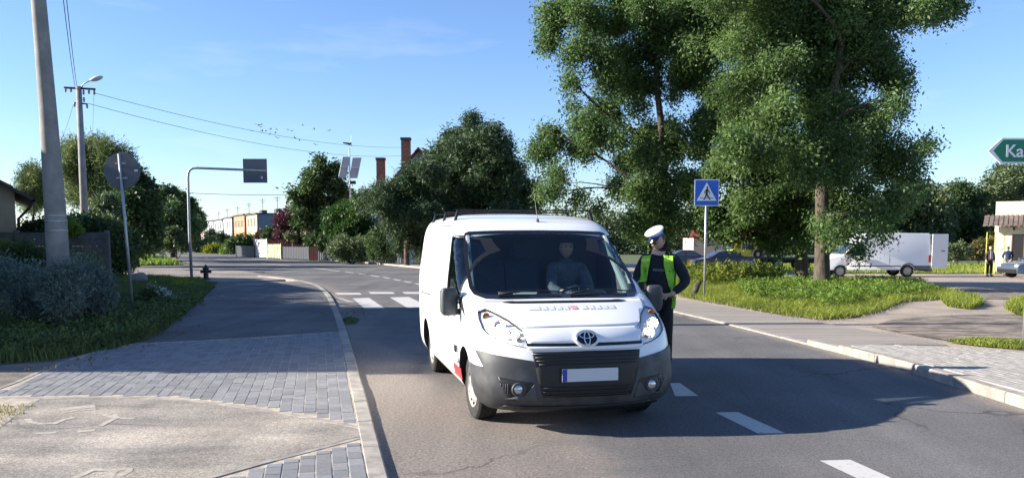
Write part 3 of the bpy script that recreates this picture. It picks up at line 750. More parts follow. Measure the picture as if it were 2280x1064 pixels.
# cap: band, crown, peak
def ring_part(prof, mt, nm, squash=1.22, tilt=0, n=36):
    b = MB(); vs = []
    for (r, z, dy) in prof:
        for i in range(n):
            t = 2*math.pi*i/n; vs.append((r*math.cos(t), r*squash*math.sin(t)+dy, z))
    fs = [(j*n+i, j*n+(i+1) % n, (j+1)*n+(i+1) % n, (j+1)*n+i) for j in range(len(prof)-1) for i in range(n)]
    if prof[-1][0] > .002: pass
    return vs, fs
cap = bpy.data.objects.new('peaked_cap', None); COL.objects.link(cap); cap.parent = OFF
for nm, prof, mt in (('cap_band', [(.086,.050,0), (.090,.052,0), (.092,.088,-.002), (.088,.092,-.002)], M_capb),
                     ('cap_crown', [(.089,.090,-.002), (.100,.102,-.004), (.122,.128,-.006), (.126,.136,-.008), (.116,.146,-.008), (.085,.158,-.012), (.045,.166,-.014), (.001,.168,-.014)], M_capw)):
    vs, fs = ring_part(prof, mt, nm); o = pydata(nm, in_head([(x*ok*CK, y*ok*CK, (.05+(z-.05)*.88)*ok) for x, y, z in vs]), fs, mt, cap, True)
b = MB(); vs = []; n = 20
for r, z in ((1.0,.056), (1.06,.050), (1.40,.030), (1.42,.026), (1.38,.024), (1.0,.048)):
    for i in range(n+1):
        a = R(205)+R(130)*i/n; w = math.sin((a-R(205))/R(130)*math.pi); rr = 1+(r-1)*(.25+.75*w)
        vs.append((.090*rr*math.cos(a), .090*1.20*rr*math.sin(a), .054+(z-.054)*w))
fs = [(j*(n+1)+i, j*(n+1)+i+1, (j+1)*(n+1)+i+1, (j+1)*(n+1)+i) for j in range(5) for i in range(n)]
pydata('cap_peak', in_head([(x*ok*CK, y*ok*CK, z*ok) for x, y, z in vs]), fs, M_blackg, cap, True)
b = MB(); b.lathe([(.001,-.012), (.012,-.010), (.016,.0), (.001,.002)], axis='y', n=10)
pydata('cap_badge', in_head([(x*ok, (y-.104)*ok, (z+.090)*ok) for x, y, z in b.v]), b.f, M_chrome, cap, True)
b = MB()                                                    # glasses
for s in (1, -1):
    b.tube([(s*.031+.021*math.cos(t), -.098, .008+.015*math.sin(t)) for t in np.linspace(0, 2*math.pi, 17)], .002, 5, cap=False)
    b.slab([(s*.031+.020*math.cos(t), -.098, .008+.014*math.sin(t)) for t in np.linspace(0, 2*math.pi, 17)[:-1]], (0, .0015, 0))
    b.tube([(s*.052, -.097, .010), (s*.078, .0, .006)], .0018, 5)
pydata('sunglasses', in_head([(x*ok, y*ok, z*ok) for x, y, z in b.v]), b.f, M_blackg, OFF)
b = MB(); b.slab([(-.018, -.1005, -.052), (.018, -.1005, -.052), (.014, -.1005, -.060), (-.014, -.1005, -.060)], (0, .006, 0))
pydata('mouth', in_head([(x*ok, y*ok, z*ok) for x, y, z in b.v]), b.f, mat('lips', (.32,.12,.10), .6), OFF)
# vest laid over the jacket: two front panels, back, hem; projected on the jacket
jk = [c for c in OFF.children if c.name.startswith('jacket')][0]
JB = BVHTree.FromPolygons([v.co.copy() for v in jk.data.vertices], [tuple(p.vertices) for p in jk.data.polygons])
def on_jacket(name, poly, mt, parent, off=.020, d=(0,1,0), step=.03, thick=.003):
    d = Vector(d); bm = bmesh.new(); vs = [bm.verts.new((a, z, 0)) for a, z in poly]; bm.faces.new(vs)
    for ax, no in ((0,(1,0,0)), (1,(0,1,0))):
        lo = min(p[ax] for p in poly); hi = max(p[ax] for p in poly)
        for q in np.arange(lo+step/2, hi, step):
            bmesh.ops.bisect_plane(bm, geom=bm.verts[:]+bm.edges[:]+bm.faces[:], plane_co=(q,0,0) if ax == 0 else (0,q,0), plane_no=no, dist=1e-5)
    lost = set()
    for v in bm.verts:
        o = Vector((v.co.x, -.8*d.y, v.co.y)); p, nn, i, ds = JB.ray_cast(o, d)
        if p is None or abs(p.y) > .30: p = Vector((v.co.x, .0, v.co.y)); lost.add(v); 
        v.co = Vector((v.co.x, p.y-off*d.y, v.co.y))
    ok_ = [v.co.y for v in bm.verts if v not in lost]
    for v in lost:
        near = min((w for w in bm.verts if w not in lost), key=lambda w: (w.co.x-v.co.x)**2+(w.co.z-v.co.z)**2, default=None)
        if near is not None: v.co.y = near.co.y+d.y*.04
    if thick: bm.normal_update(); bmesh.ops.solidify(bm, geom=bm.faces[:], thickness=thick)
    return frombm(name, bm, mt, parent, True)
vest = bpy.data.objects.new('vest', None); COL.objects.link(vest); vest.parent = OFF
for s in (1, -1):
    on_jacket('vest_panel', [(s*.085,1.54), (s*.195,1.53), (s*.205,1.40), (s*.20,1.25), (s*.205,1.08), (s*.20,.90), (s*.14,.90), (s*.155,1.10), (s*.115,1.30), (s*.09,1.42)], M_hiviz, vest)
    on_jacket('reflective_stripe', [(s*.088,1.46), (s*.200,1.45), (s*.202,1.49), (s*.088,1.50)], M_hivy, vest, off=.025)
    on_jacket('reflective_stripe', [(s*.142,.965), (s*.204,.965), (s*.206,1.01), (s*.145,1.01)], M_hivy, vest, off=.025)
on_jacket('vest_back', [(-.20,.90), (.20,.90), (.205,1.52), (-.205,1.52)], M_hiviz, vest, d=(0,-1,0))
on_jacket('vest_hem', [(.13,.88), (.225,.88), (.235,1.02), (.14,1.02)], M_hiviz, vest, off=.034)
on_jacket('reflective_stripe', [(.13,.925), (.230,.925), (.232,.965), (.133,.965)], M_hivy, vest, off=.039)
# POLICJA in white on the chest
def text_mesh(body, size, mt, name='lettering', parent=None, extrude=.001, font_off=0):
    cu = bpy.data.curves.new('t', 'FONT'); cu.body = body; cu.size = size; cu.extrude = extrude; cu.offset = font_off
    o = bpy.data.objects.new('t', cu); COL.objects.link(o); dg = bpy.context.evaluated_depsgraph_get()
    me = bpy.data.meshes.new_from_object(o.evaluated_get(dg)); bpy.data.objects.remove(o); bpy.data.curves.remove(cu)
    me.materials.clear(); return link(name, me, mt, parent)
M_wprint = mat('white_print', (.7,.7,.72), .5)
tx = text_mesh('POLICJA', .036, M_wprint, parent=OFF)
for v in tx.data.vertices:
    x, z = v.co.x-.045, v.co.y+1.345
    p, nn, i, ds = JB.ray_cast(Vector((x, -.8, z)), Vector((0, 1, 0))); v.co = (x, (p.y if p else -.13)-.004, z)
b = MB(); b.box((-.16,-.36,1.10), (-.06,-.345,1.22)); b.build('handheld_device', M_black, OFF, bevel=.004)
# driver in the cab (seated)
DRV, DMh, dk = person('driver in dark top behind the windscreen of the white delivery van', (0,0,0), 0, 1.75,
    dict(pelvis=(0,.10,.96), waist=(0,.10,1.10), chest=(0,.08,1.32), neckb=(0,.07,1.475), neck=(0,.05,1.54),
         hiR=(-.09,.05,.92), knR=(-.12,-.38,1.0), anR=(-.12,-.50,.62), toR=(-.13,-.66,.56), hiL=(.09,.05,.92), knL=(.12,-.38,1.0), anL=(.12,-.50,.62), toL=(.13,-.66,.56),
         elR=(-.22,-.14,1.20), wrR=(-.14,-.36,1.18), hdR=(-.12,-.42,1.20), elL=(.22,-.14,1.20), wrL=(.14,-.36,1.18), hdL=(.12,-.42,1.20)),
    cloth('grey_shirt', (.09,.105,.125)), M_navy2, M_boot, hair=M_hair, sub=1)
DRV.matrix_world = VAN_M @ Matrix.Translation((-1.97, .38, .05)) @ Matrix.Rotation(R(90), 4, 'Z') @ Matrix.Translation((0,0,-.02))
# ================================================================== ground, road, pavements
def X(u, Y, v=560): return P(u, v, Y)[0]
def structure(o): o['kind'] = 'structure'; return o
def asphalt(name, c, dust, dpos=(.5,.75), scale=.9, stretch=None):
    m = mat(name, c, .88, var=.0, col2=dust, scale=scale, bump=.55, bscale=170, spec=.3, c2pos=dpos, detail=7, stretch=stretch)
    n, l = m.node_tree.nodes, m.node_tree.links; b = n['Principled BSDF']
    # fine light and dark aggregate
    geo = n.new('ShaderNodeNewGeometry'); t = n.new('ShaderNodeTexNoise'); t.inputs['Scale'].default_value = 75; t.inputs['Detail'].default_value = 3
    l.new(geo.outputs['Position'], t.inputs['Vector']); mr = n.new('ShaderNodeMapRange'); l.new(t.outputs[0], mr.inputs[0])
    mr.inputs[1].default_value = .3; mr.inputs[2].default_value = .7; mr.inputs[3].default_value = .55; mr.inputs[4].default_value = 1.45
    t3 = n.new('ShaderNodeTexNoise'); t3.inputs['Scale'].default_value = .35; t3.inputs['Detail'].default_value = 4; l.new(geo.outputs['Position'], t3.inputs['Vector'])
    mr3 = n.new('ShaderNodeMapRange'); l.new(t3.outputs[0], mr3.inputs[0]); mr3.inputs[1].default_value = .35; mr3.inputs[2].default_value = .65; mr3.inputs[3].default_value = .82; mr3.inputs[4].default_value = 1.15
    mu = n.new('ShaderNodeMath'); mu.operation = 'MULTIPLY'; l.new(mr.outputs[0], mu.inputs[0]); l.new(mr3.outputs[0], mu.inputs[1])
    hs = n.new('ShaderNodeHueSaturation'); src = b.inputs['Base Color'].links[0].from_socket
    l.new(src, hs.inputs['Color']); l.new(mu.outputs[0], hs.inputs['Value']); l.new(hs.outputs[0], b.inputs['Base Color'])
    return m
M_road = asphalt('road_asphalt', (.118,.114,.113), (.148,.142,.138), (.35,.7), .5)
def add_dust(m, c):
    n, l = m.node_tree.nodes, m.node_tree.links; b = n['Principled BSDF']; src = b.inputs['Base Color'].links[0].from_socket
    at = n.new('ShaderNodeAttribute'); at.attribute_name = 'tint'; geo = n.new('ShaderNodeNewGeometry'); t = n.new('ShaderNodeTexNoise'); t.inputs['Scale'].default_value = 1.7; t.inputs['Detail'].default_value = 9; t.inputs['Roughness'].default_value = .68
    l.new(geo.outputs['Position'], t.inputs['Vector']); ad = n.new('ShaderNodeMath'); ad.operation = 'MULTIPLY_ADD'; ad.inputs[1].default_value = 1.1; l.new(at.outputs['Fac'], ad.inputs[0]); l.new(t.outputs[0], ad.inputs[2])
    mr = n.new('ShaderNodeMapRange'); mr.interpolation_type = 'SMOOTHSTEP'; l.new(ad.outputs[0], mr.inputs[0]); mr.inputs[1].default_value = .58; mr.inputs[2].default_value = 1.25; mr.inputs[4].default_value = .85
    t2 = n.new('ShaderNodeTexNoise'); t2.inputs['Scale'].default_value = 45; t2.inputs['Detail'].default_value = 4; l.new(geo.outputs['Position'], t2.inputs['Vector']); r2 = n.new('ShaderNodeValToRGB'); l.new(t2.outputs[0], r2.inputs[0])
    r2.color_ramp.elements[0].position = .35; r2.color_ramp.elements[1].position = .65; r2.color_ramp.elements[0].color = (*[k*.62 for k in c], 1); r2.color_ramp.elements[1].color = (*[k*1.25 for k in c], 1)
    mx_ = n.new('ShaderNodeMix'); mx_.data_type = 'RGBA'; l.new(mr.outputs[0], mx_.inputs[0]); l.new(src, mx_.inputs[6]); l.new(r2.outputs[0], mx_.inputs[7]); l.new(mx_.outputs[2], b.inputs['Base Color'])
add_dust(M_road, (.25,.212,.178))
def add_wear(m, amt=.5, cs=.45):
    """cracks, darker repair patches and lengthwise tyre polish"""
    n, l = m.node_tree.nodes, m.node_tree.links; b = n['Principled BSDF']; src = b.inputs['Base Color'].links[0].from_socket
    geo = n.new('ShaderNodeNewGeometry'); nz_ = n.new('ShaderNodeTexNoise'); nz_.inputs['Scale'].default_value = 1.3; nz_.inputs['Detail'].default_value = 6; l.new(geo.outputs['Position'], nz_.inputs['Vector'])
    va = n.new('ShaderNodeVectorMath'); va.operation = 'MULTIPLY_ADD'; va.inputs[1].default_value = (1.3,1.3,0); l.new(nz_.outputs['Color'], va.inputs[0]); l.new(geo.outputs['Position'], va.inputs[2])
    vo = n.new('ShaderNodeTexVoronoi'); vo.feature = 'DISTANCE_TO_EDGE'; vo.inputs['Scale'].default_value = cs; l.new(va.outputs[0], vo.inputs['Vector'])
    mr = n.new('ShaderNodeMapRange'); mr.inputs[1].default_value = .0; mr.inputs[2].default_value = .012; mr.inputs[3].default_value = 1; mr.inputs[4].default_value = 0; l.new(vo.outputs['Distance'], mr.inputs[0])
    mk = n.new('ShaderNodeTexNoise'); mk.inputs['Scale'].default_value = .28; l.new(geo.outputs['Position'], mk.inputs['Vector']); m2 = n.new('ShaderNodeMapRange'); m2.inputs[1].default_value = .5; m2.inputs[2].default_value = .62; l.new(mk.outputs[0], m2.inputs[0])
    mu = n.new('ShaderNodeMath'); mu.operation = 'MULTIPLY'; l.new(mr.outputs[0], mu.inputs[0]); l.new(m2.outputs[0], mu.inputs[1])
    st = n.new('ShaderNodeMapping'); st.inputs['Scale'].default_value = (1.6,.12,1); st.inputs['Rotation'].default_value = (0,0,R(-10)); l.new(geo.outputs['Position'], st.inputs[0])
    sn = n.new('ShaderNodeTexNoise'); sn.inputs['Scale'].default_value = 1.0; sn.inputs['Detail'].default_value = 5; l.new(st.outputs[0], sn.inputs['Vector']); m3 = n.new('ShaderNodeMapRange'); m3.inputs[1].default_value = .3; m3.inputs[2].default_value = .7; m3.inputs[3].default_value = 1-.35*amt; m3.inputs[4].default_value = 1+.35*amt; l.new(sn.outputs[0], m3.inputs[0])
    sp = n.new('ShaderNodeTexNoise'); sp.inputs['Scale'].default_value = 26; sp.inputs['Detail'].default_value = 5; sp.inputs['Roughness'].default_value = .75; l.new(geo.outputs['Position'], sp.inputs['Vector']); m4 = n.new('ShaderNodeMapRange'); m4.inputs[1].default_value = .33; m4.inputs[2].default_value = .67; m4.inputs[3].default_value = .72; m4.inputs[4].default_value = 1.28; l.new(sp.outputs[0], m4.inputs[0])
    m5 = n.new('ShaderNodeMath'); m5.operation = 'MULTIPLY'; l.new(m3.outputs[0], m5.inputs[0]); l.new(m4.outputs[0], m5.inputs[1])
    hs = n.new('ShaderNodeHueSaturation'); l.new(src, hs.inputs['Color']); l.new(m5.outputs[0], hs.inputs['Value'])
    mx_ = n.new('ShaderNodeMix'); mx_.data_type = 'RGBA'; mx_.inputs[7].default_value = (.025,.024,.023,1); mc = n.new('ShaderNodeMath'); mc.operation = 'MULTIPLY'; mc.inputs[1].default_value = .8; l.new(mu.outputs[0], mc.inputs[0]); l.new(mc.outputs[0], mx_.inputs[0]); l.new(hs.outputs[0], mx_.inputs[6]); l.new(mx_.outputs[2], b.inputs['Base Color'])
add_wear(M_road)
M_sand = mat('sandy_edge', (.20,.165,.13), .95, col2=(.11,.10,.092), scale=2.2, bump=.5, bscale=120, c2pos=(.45,.62), detail=8)
M_path = asphalt('path_asphalt', (.19,.175,.158), (.37,.325,.27), (.38,.62), .9, (.6,1.5,1))
M_path2 = asphalt('path_asphalt_plain', (.12,.116,.116), (.17,.158,.145), (.35,.7), .8)
add_wear(M_path, .6, .3); add_wear(M_path2, .6, .35)
M_kerb = mat('kerb_concrete', (.30,.272,.235), .9, var=.22, scale=6, bump=.3, bscale=90, obj_var=.10)
M_paver = mat('paver_concrete', (.20,.20,.205), .85, var=.10, scale=30, bump=.3, bscale=200, obj_var=.18)
M_paver_i = mat('paver_concrete_field', (.20,.20,.205), .85, var=.10, scale=30, bump=.3, bscale=200, island_var=.18)
M_paverR = mat('pale_paver', (.33,.305,.27), .85, var=.10, scale=20, bump=.3, bscale=200, obj_var=.10)
M_paverR_i = mat('pale_paver_field', (.33,.305,.27), .85, var=.10, scale=20, bump=.3, bscale=200, island_var=.10)
M_joint = mat('joint_sand', (.42,.36,.28), .95, var=.25, scale=12, bump=.4, bscale=120)
M_paint = mat('road_paint', (.26,.245,.23), .7, col2=(.50,.48,.45), scale=13, bump=.3, bscale=120, c2pos=(.30,.42), detail=9)
M_soil = mat('soil', (.10,.085,.06), .95, var=.35, scale=2.5, bump=.8, bscale=30)
M_turf = mat('turf', (.055,.085,.025), .95, col2=(.10,.105,.045), scale=1.2, bump=.8, bscale=30)
M_yard = mat('yard_dirt', (.22,.18,.145), .95, col2=(.36,.295,.235), scale=.45, bump=.9, bscale=22, c2pos=(.35,.6), detail=9)
M_mud_shade = mat('mud_and_shade', (.085,.066,.052), .85, col2=(.27,.22,.17), scale=2.6, bump=1.0, bscale=14, c2pos=(.40,.60), detail=10, stretch=(.6,1.6,1))

def sheet(name, poly, z, m, thick=.12, tz=False):
    bm = bmesh.new(); vs = [bm.verts.new((x, y, (z+T(x, y)) if tz else z)) for x, y in poly]
    f = bm.faces.new(vs); bm.normal_update()
    if f.normal.z < 0: f.normal_flip()
    r = bmesh.ops.extrude_face_region(bm, geom=[f]); nv = [g for g in r['geom'] if isinstance(g, bmesh.types.BMVert)]
    top = set(v for v in nv)
    for v in bm.verts:
        if v not in top: v.co.z -= thick
    bmesh.ops.triangulate(bm, faces=bm.faces)
    return structure(frombm(name, bm, m))
GP = lambda pts, z=0.0: [G(u, v, z) for u, v in pts]
# one sheet of land out to the horizon
xs = np.concatenate([[-3000,-1200,-600,-300,-200], np.arange(-150, 151, 3.0), [200,300,600,1200,3000]])
ys = np.concatenate([[-1500,-400,-100], np.arange(-30, 261, 3.0), [320,500,900,1800,4000]])
Vg = np.array([(x, y, T(x, y)-.07) for y in ys for x in xs]); nx = len(xs)
Qg = np.array([(j*nx+i, j*nx+i+1, (j+1)*nx+i+1, (j+1)*nx+i) for j in range(len(ys)-1) for i in range(nx-1)])
structure(npmesh('ground', Vg, Qg, M_turf))
KL_px = [(868,1064),(850,1000),(833,940),(816,880),(801,830),(789,790),(777,750),(765,715),(752,685),(740,661),(725,644),(703,632),(665,623),(620,617),(575,613)]
KH = .045
KL = [np.array(G(u, v, KH)) for u, v in KL_px]
KL = [KL[0]+(KL[0]-KL[1])*k/np.linalg.norm(KL[0]-KL[1]) for k in (10, 5)]+KL
KL = smooth_line(KL, 10)
KR = [np.array(p) for p in [(5.35,-6),(5.32,2),(5.27,8.66),(5.24,9.9),(5.2,11.4),(5.0,13.0),(4.65,15.4),(3.9,19.9),(2.6,25.5),(.8,32),(-2.2,41.5),(-5.5,49.9),(-10.9,60.8),(-16.5,71),(-23.7,83.7),(-37,111),(-60,150),(-110,215)]]
KR = smooth_line(KR, 8)
def resample(pts, n):
    pts = np.array(pts); L = np.concatenate([[0], np.cumsum(np.linalg.norm(np.diff(pts, axis=0), axis=1))]); q = np.linspace(0, L[-1], n)
    return np.stack([np.interp(q, L, pts[:, 0]), np.interp(q, L, pts[:, 1])], 1)
LL = list(KL)+[np.array(G(u, v)) for u, v in ((520,603),(440,592),(412,584),(345,567),(290,554.5),(250,547),(215,542))]
a, b = resample(LL, 200), resample(KR, 200); NC = 26; V_, T_ = [], []
for i in range(200):
    for k in range(NC):
        t = k/(NC-1); p = a[i]*(1-t)+b[i]*t; V_.append((*p, 0)); dl = np.linalg.norm(p-a[i]); dr = np.linalg.norm(p-b[i])
        T_.append(math.exp(-(dl/1.15)**2)*.95*(1.25 if p[1] < 14 else .6)+math.exp(-(dr/.35)**2)*.8+.16*math.exp(-((dl-2.1)/.5)**2)+(.30*math.exp(-((dl-1.9)/1.1)**2) if p[1] < 9.5 else 0))
Qr = np.array([(i*NC+k, i*NC+k+1, (i+1)*NC+k+1, (i+1)*NC+k) for i in range(199) for k in range(NC-1)])[:, ::-1]
structure(npmesh('road', V_, Qr, M_road, None, T_))
# sand washed along the kerbs
def edge_strip(name, line, w0, w1, z, m, y0, y1, jag=.12):
    ln = [p for p in resample(line, 260) if y0 <= p[1] <= y1]; r = random.Random(3); of = offset_line(ln, 1.0)
    V = []; 
    for i, p in enumerate(ln):
        d = of[i]-p; w = w1*(.75+.25*math.sin(i*.37)+r.uniform(-jag, jag)*2); V += [(*(p+d*w0), z), (*(p+d*w), z)]
    structure(pydata(name, V, [(2*i, 2*i+1, 2*i+3, 2*i+2) for i in range(len(ln)-1)], m))
# dusty strip where the wheels do not run (left lane, near)
# ---- kerb stones
kl = tag(bpy.data.objects.new('kerb', None), kind='structure'); COL.objects.link(kl)
kr = tag(bpy.data.objects.new('kerb', None), kind='structure'); COL.objects.link(kr)
def kerb(parent, line, y0, y1, ztop, side, w=.15, step=1.0):
    ln = resample(line, 1500); L = np.concatenate([[0], np.cumsum(np.linalg.norm(np.diff(ln, axis=0), axis=1))])
    s = 0
    while s+step < L[-1]:
        p = [np.array([np.interp(s+q, L, ln[:, 0]), np.interp(s+q, L, ln[:, 1])]) for q in (.004, step-.006)]
        s += step
        if not (y0 < p[0][1] < y1): continue
        zt = ztop(p[0][1]) if callable(ztop) else ztop
        d = p[1]-p[0]; d /= np.linalg.norm(d); n = np.array([d[1], -d[0]])*side
        jit = random.uniform(-.004, .004); c = .018
        prof = [(0,-.25),(0,zt-c+jit),(c,zt+jit),(w-.006,zt+jit),(w,zt-.006+jit),(w,-.25)]
        vs = [(*(q+n*a), z) for q in p for a, z in prof]; m6 = 6
        fs = [(i, (i+1) % 6, 6+(i+1) % 6, 6+i) for i in range(6)]+[tuple(range(6))[::-1], tuple(range(6, 12))]
        o = pydata('kerb_stone', vs, fs, M_kerb, parent)
kerb(kl, KL, -4, 39, KH, -1)
def zr(y): return .12 if y < 12.6 else (.12-.09*(y-12.6) if y < 13.6 else .022 if y < 22 else .10)
kerb(kr, KR, -4, 75, zr, 1)
# ---- left: pavement, cycle path, verge
_ln = [tuple(p) for p in offset_line(KL, -.15) if p[1] < 8]
sheet('verge', _ln+[(-6, 10.5), (-60, 10.5), (-60, -8)], .018, M_turf, .2)
zs = .036
KLi = offset_line(KL, -.152)                 # back of the kerb
def kl_between(y0, y1): return [tuple(p) for p in KLi if y0 <= p[1] <= y1]
A = G(760, 737, zs)
brick1 = [G(760,737,zs)]+kl_between(G(805,948,zs)[1], A[1])[::-1]+GP([(805,950),(700,928),(560,905),(430,888),(350,882),(200,881),(0,882),(-60,884),(0,866),(60,840),(120,812),(200,786),(250,772),(300,765),(400,761),(480,757),(620,748)], zs)
brick2 = GP([(812,976),(640,1018),(470,1066),(330,1108)], zs)+kl_between(4.8, G(812,976,zs)[1])
sheet('paving_bed', GP([(-60,884),(0,866),(120,812),(200,786),(300,765),(480,757),(760,737)], zs-.012)+kl_between(3.5, A[1])[::-1]+GP([(300,1120),(-300,900)], zs-.012), zs-.0035, M_joint)
sheet('cycle_path', GP([(88,887),(200,886),(350,887),(430,893),(560,910),(700,933),(806,955),(816,966),(640,1012),(470,1058),(300,1105),(-20,1900),(-700,1900),(-330,1000),(0,946)], zs), zs-.001, M_path, .05)
edge = [p for p in KLi if A[1] <= p[1] <= 34.5]
sheet('path', [tuple(p) for p in edge]+GP([(640,626),(560,626),(485,628),(478,640),(455,660),(415,692),(382,722),(340,745),(300,763),(400,759),(480,755.5),(620,746.5)], zs), zs, M_path2, .06)
# where the path meets the side street
p0 = G(485,628,zs); 
sheet('junction', GP([(660,621),(560,626),(485,627),(410,622),(250,612),(-300,612),(-300,596),(250,596),(420,594),(540,603),(600,613)]), .006, asphalt('junction_asphalt', (.20,.18,.16), (.29,.25,.21), (.35,.65), .6), .06)
sheet('side_street', GP([(250,611),(-600,611),(-600,592),(250,592),(430,590),(560,603),(540,611)]), .002, M_path2, .05)
# verges
sheet('verge', GP([(478,634),(455,660),(415,692),(382,722),(340,745),(300,763),(250,771),(200,785),(150,798),(60,838),(0,862),(-60,883),(-900,1000),(-2200,760),(-900,640),(-100,614),(250,612),(440,622)], zs), zs-.012, M_soil, .1)
sheet('sandy_corner', GP([(200,784.5),(120,811),(60,839),(0,865),(-60,883),(-300,900),(-300,800),(0,812),(110,802),(160,794)], zs), zs-.004, M_sand, .1)
sheet('verge', GP([(84,886),(0,943),(-330,1000),(-700,950),(-60,884)], zs), zs-.008, M_turf, .1)
sheet('verge', GP([(408,590),(300,592),(-300,592),(-300,572),(230,562),(300,566),(345,570)]), .05, M_turf, .1)
# edging stones round the cycle path
es = tag(bpy.data.objects.new('edging', None), kind='structure'); COL.objects.link(es)
def edging(px, w=.06, step=1.0):
    ln = resample([np.array(G(u, v, zs)) for u, v in px], 600); L = np.concatenate([[0], np.cumsum(np.linalg.norm(np.diff(ln, axis=0), axis=1))]); s = 0
    while s < L[-1]-.1:
        e_ = min(s+step, L[-1]); p = [np.array([np.interp(q, L, ln[:, 0]), np.interp(q, L, ln[:, 1])]) for q in (s+.004, e_-.004)]; s = e_
        d = p[1]-p[0]; d /= np.linalg.norm(d)+1e-9; n = np.array([d[1], -d[0]]); z = zs+.003+random.uniform(-.002, .002)
        b = MB(); b.prism([tuple(p[0]+n*w/2), tuple(p[1]+n*w/2), tuple(p[1]-n*w/2), tuple(p[0]-n*w/2)], -.1, z); b.build('edging_stone', M_kerb, es)
edging([(-80,884),(0,884),(200,884),(350,884),(430,890),(560,907),(700,930),(808,952)])
edging([(816,970),(640,1015),(470,1062),(300,1110)])
edging([(84,887),(40,917),(0,945),(-60,990)])
edging([(-60,884),(0,866),(60,840),(120,812),(200,786),(250,772),(300,764)])
edging([(300,764),(400,760),(480,756),(620,747),(756,737.5)], .03)
# ---- pavers: one by one near the camera, the rest as one joined field
def paver_mesh(l, w, h, c=.0035):
    b = MB(); x, y = l/2, w/2
    vs = [(-x,-y,-h),(x,-y,-h),(x,y,-h),(-x,y,-h),(-x,-y,-c*.8),(x,-y,-c*.8),(x,y,-c*.8),(-x,y,-c*.8),(-x+c,-y+c,0),(x-c,-y+c,0),(x-c,y-c,0),(-x+c,y-c,0)]
    fs = [(0,1,5,4),(1,2,6,5),(2,3,7,6),(3,0,4,7),(4,5,9,8),(5,6,10,9),(6,7,11,10),(7,4,8,11),(8,9,10,11)]
    return vs, fs
def clip_to_poly_ok(poly, x, y, d, l, w):
    c, s = math.cos(d), math.sin(d)
    for a, b in ((-.45,-.42),(.45,-.42),(.45,.42),(-.45,.42)):
        if not pt_in(poly, x+a*l*c-b*w*s, y+a*l*s+b*w*c): return False
    return True
def lay(name, polys, ang, l, w, gap, z, m1, m2, nmax=300, kind='paver', reach=1e9):
    """courses run along `ang`; stretcher bond"""
    par = tag(bpy.data.objects.new(name, None), kind='structure'); COL.objects.link(par)
    r = random.Random(11); c, s = math.cos(ang), math.sin(ang); cells = []
    for poly in polys:
        us = [x*c+y*s for x, y in poly]; vs_ = [-x*s+y*c for x, y in poly]
        for j in range(int(min(vs_)/(w+gap))-1, int(max(vs_)/(w+gap))+2):
            sh = r.random()*l
            for i in range(int(min(us)/(l+gap))-2, int(max(us)/(l+gap))+2):
                u = i*(l+gap)+(j % 2)*(l/2)+sh*.12; v = j*(w+gap); x, y = u*c-v*s, u*s+v*c
                if clip_to_poly_ok(poly, x, y, ang, l, w): cells.append((math.hypot(x, y), x, y, ang, l))
                else:                      # cut pieces at the edge
                    for hh in (-.25, .25):
                        xx, yy = x+hh*l*c, y+hh*l*s
                        if clip_to_poly_ok(poly, xx, yy, ang, l*.48, w): cells.append((math.hypot(xx, yy)+50, xx, yy, ang, l*.48))
    def seen(x, y):
        D = y*cT+CAM_H*sT
        return y > 5.9 and abs(F*x/D) < 1140
    cells.sort(key=lambda q: (0 if seen(q[1], q[2]) else 1, q[0]))
    vs, fs = paver_mesh(l, w, .05); me = bpy.data.meshes.new(kind); me.from_pydata(vs, [], fs); me.materials.append(m1)
    for q in cells[:nmax]:
        if q[4] != l: continue
        o = bpy.data.objects.new(kind, me); COL.objects.link(o); o.parent = par
        o.location = (q[1], q[2], z+r.uniform(-.0018, .0018)); o.rotation_euler = (r.uniform(-.010, .010), r.uniform(-.014, .014), q[3]+r.uniform(-.008, .008))
    V = []; Q = []; 
    rest = [q for k, q in enumerate(cells) if k >= nmax or q[4] != l]
    for q in rest:
        if q[0] > reach and q[0] < 50: continue
        vs2, fs2 = paver_mesh(q[4], w, .05); n = len(V); cc, ss = math.cos(q[3]+r.uniform(-.008, .008)), math.sin(q[3]); dz = r.uniform(-.0025, .0025)
        V += [(q[1]+x*cc-y*ss, q[2]+x*ss+y*cc, z+zz+dz) for x, y, zz in vs2]; Q += [tuple(i+n for i in f) for f in fs2]
    if V: o = pydata(kind+'_field', V, Q, m2, par); o['kind'] = 'stuff'
    return par
kd = KL[30]-KL[22]; kd_ang = math.atan2(G(812,870,zs)[1]-G(836,950,zs)[1], G(812,870,zs)[0]-G(836,950,zs)[0])
lay('pavement', [brick1, brick2], kd_ang, .197, .115, .007, zs, M_paver, M_paver_i)
# ---- right: pavement, dropped kerb driveway, yard
KRi = offset_line(KR, .152)
def kr_between(y0, y1): return [tuple(p) for p in KRi if y0 <= p[1] <= y1]
zp = .118
walk = kr_between(7.0, 13.2)+GP([(1985,766),(2100,770),(2280,783),(2520,800)], zp)+[(11.5,7.0)]
sheet('paving_bed', [(5.5,-6)]+kr_between(-6, 13.2)+GP([(1985,765),(2100,769),(2280,782),(2560,800)], zp)+[(12.5,-6)], zp-.014, M_joint)
lay('pavement', [walk], R(96), .197, .097, .004, zp, M_paverR, M_paverR_i)
drive = kr_between(13.3, 24.5)+GP([(1420,655),(1500,668),(1580,676),(1660,690),(1800,712),(1950,737),(2110,766),(1990,764)], .03)
sheet('driveway', drive, .020, mat('driveway_blocks', (.30,.262,.222), .9, col2=(.20,.178,.155), scale=1.2, bump=.4, bscale=90, c2pos=(.35,.65), stretch=(.25,2.2,1,R(-62))), .06)
sheet('pavement', kr_between(25, 110)+[(x+1.8, y+.6) for x, y in kr_between(25, 110)[::-1]], .06, mat('far_pavement', (.32,.27,.22), .9, var=.15, scale=2), .06)
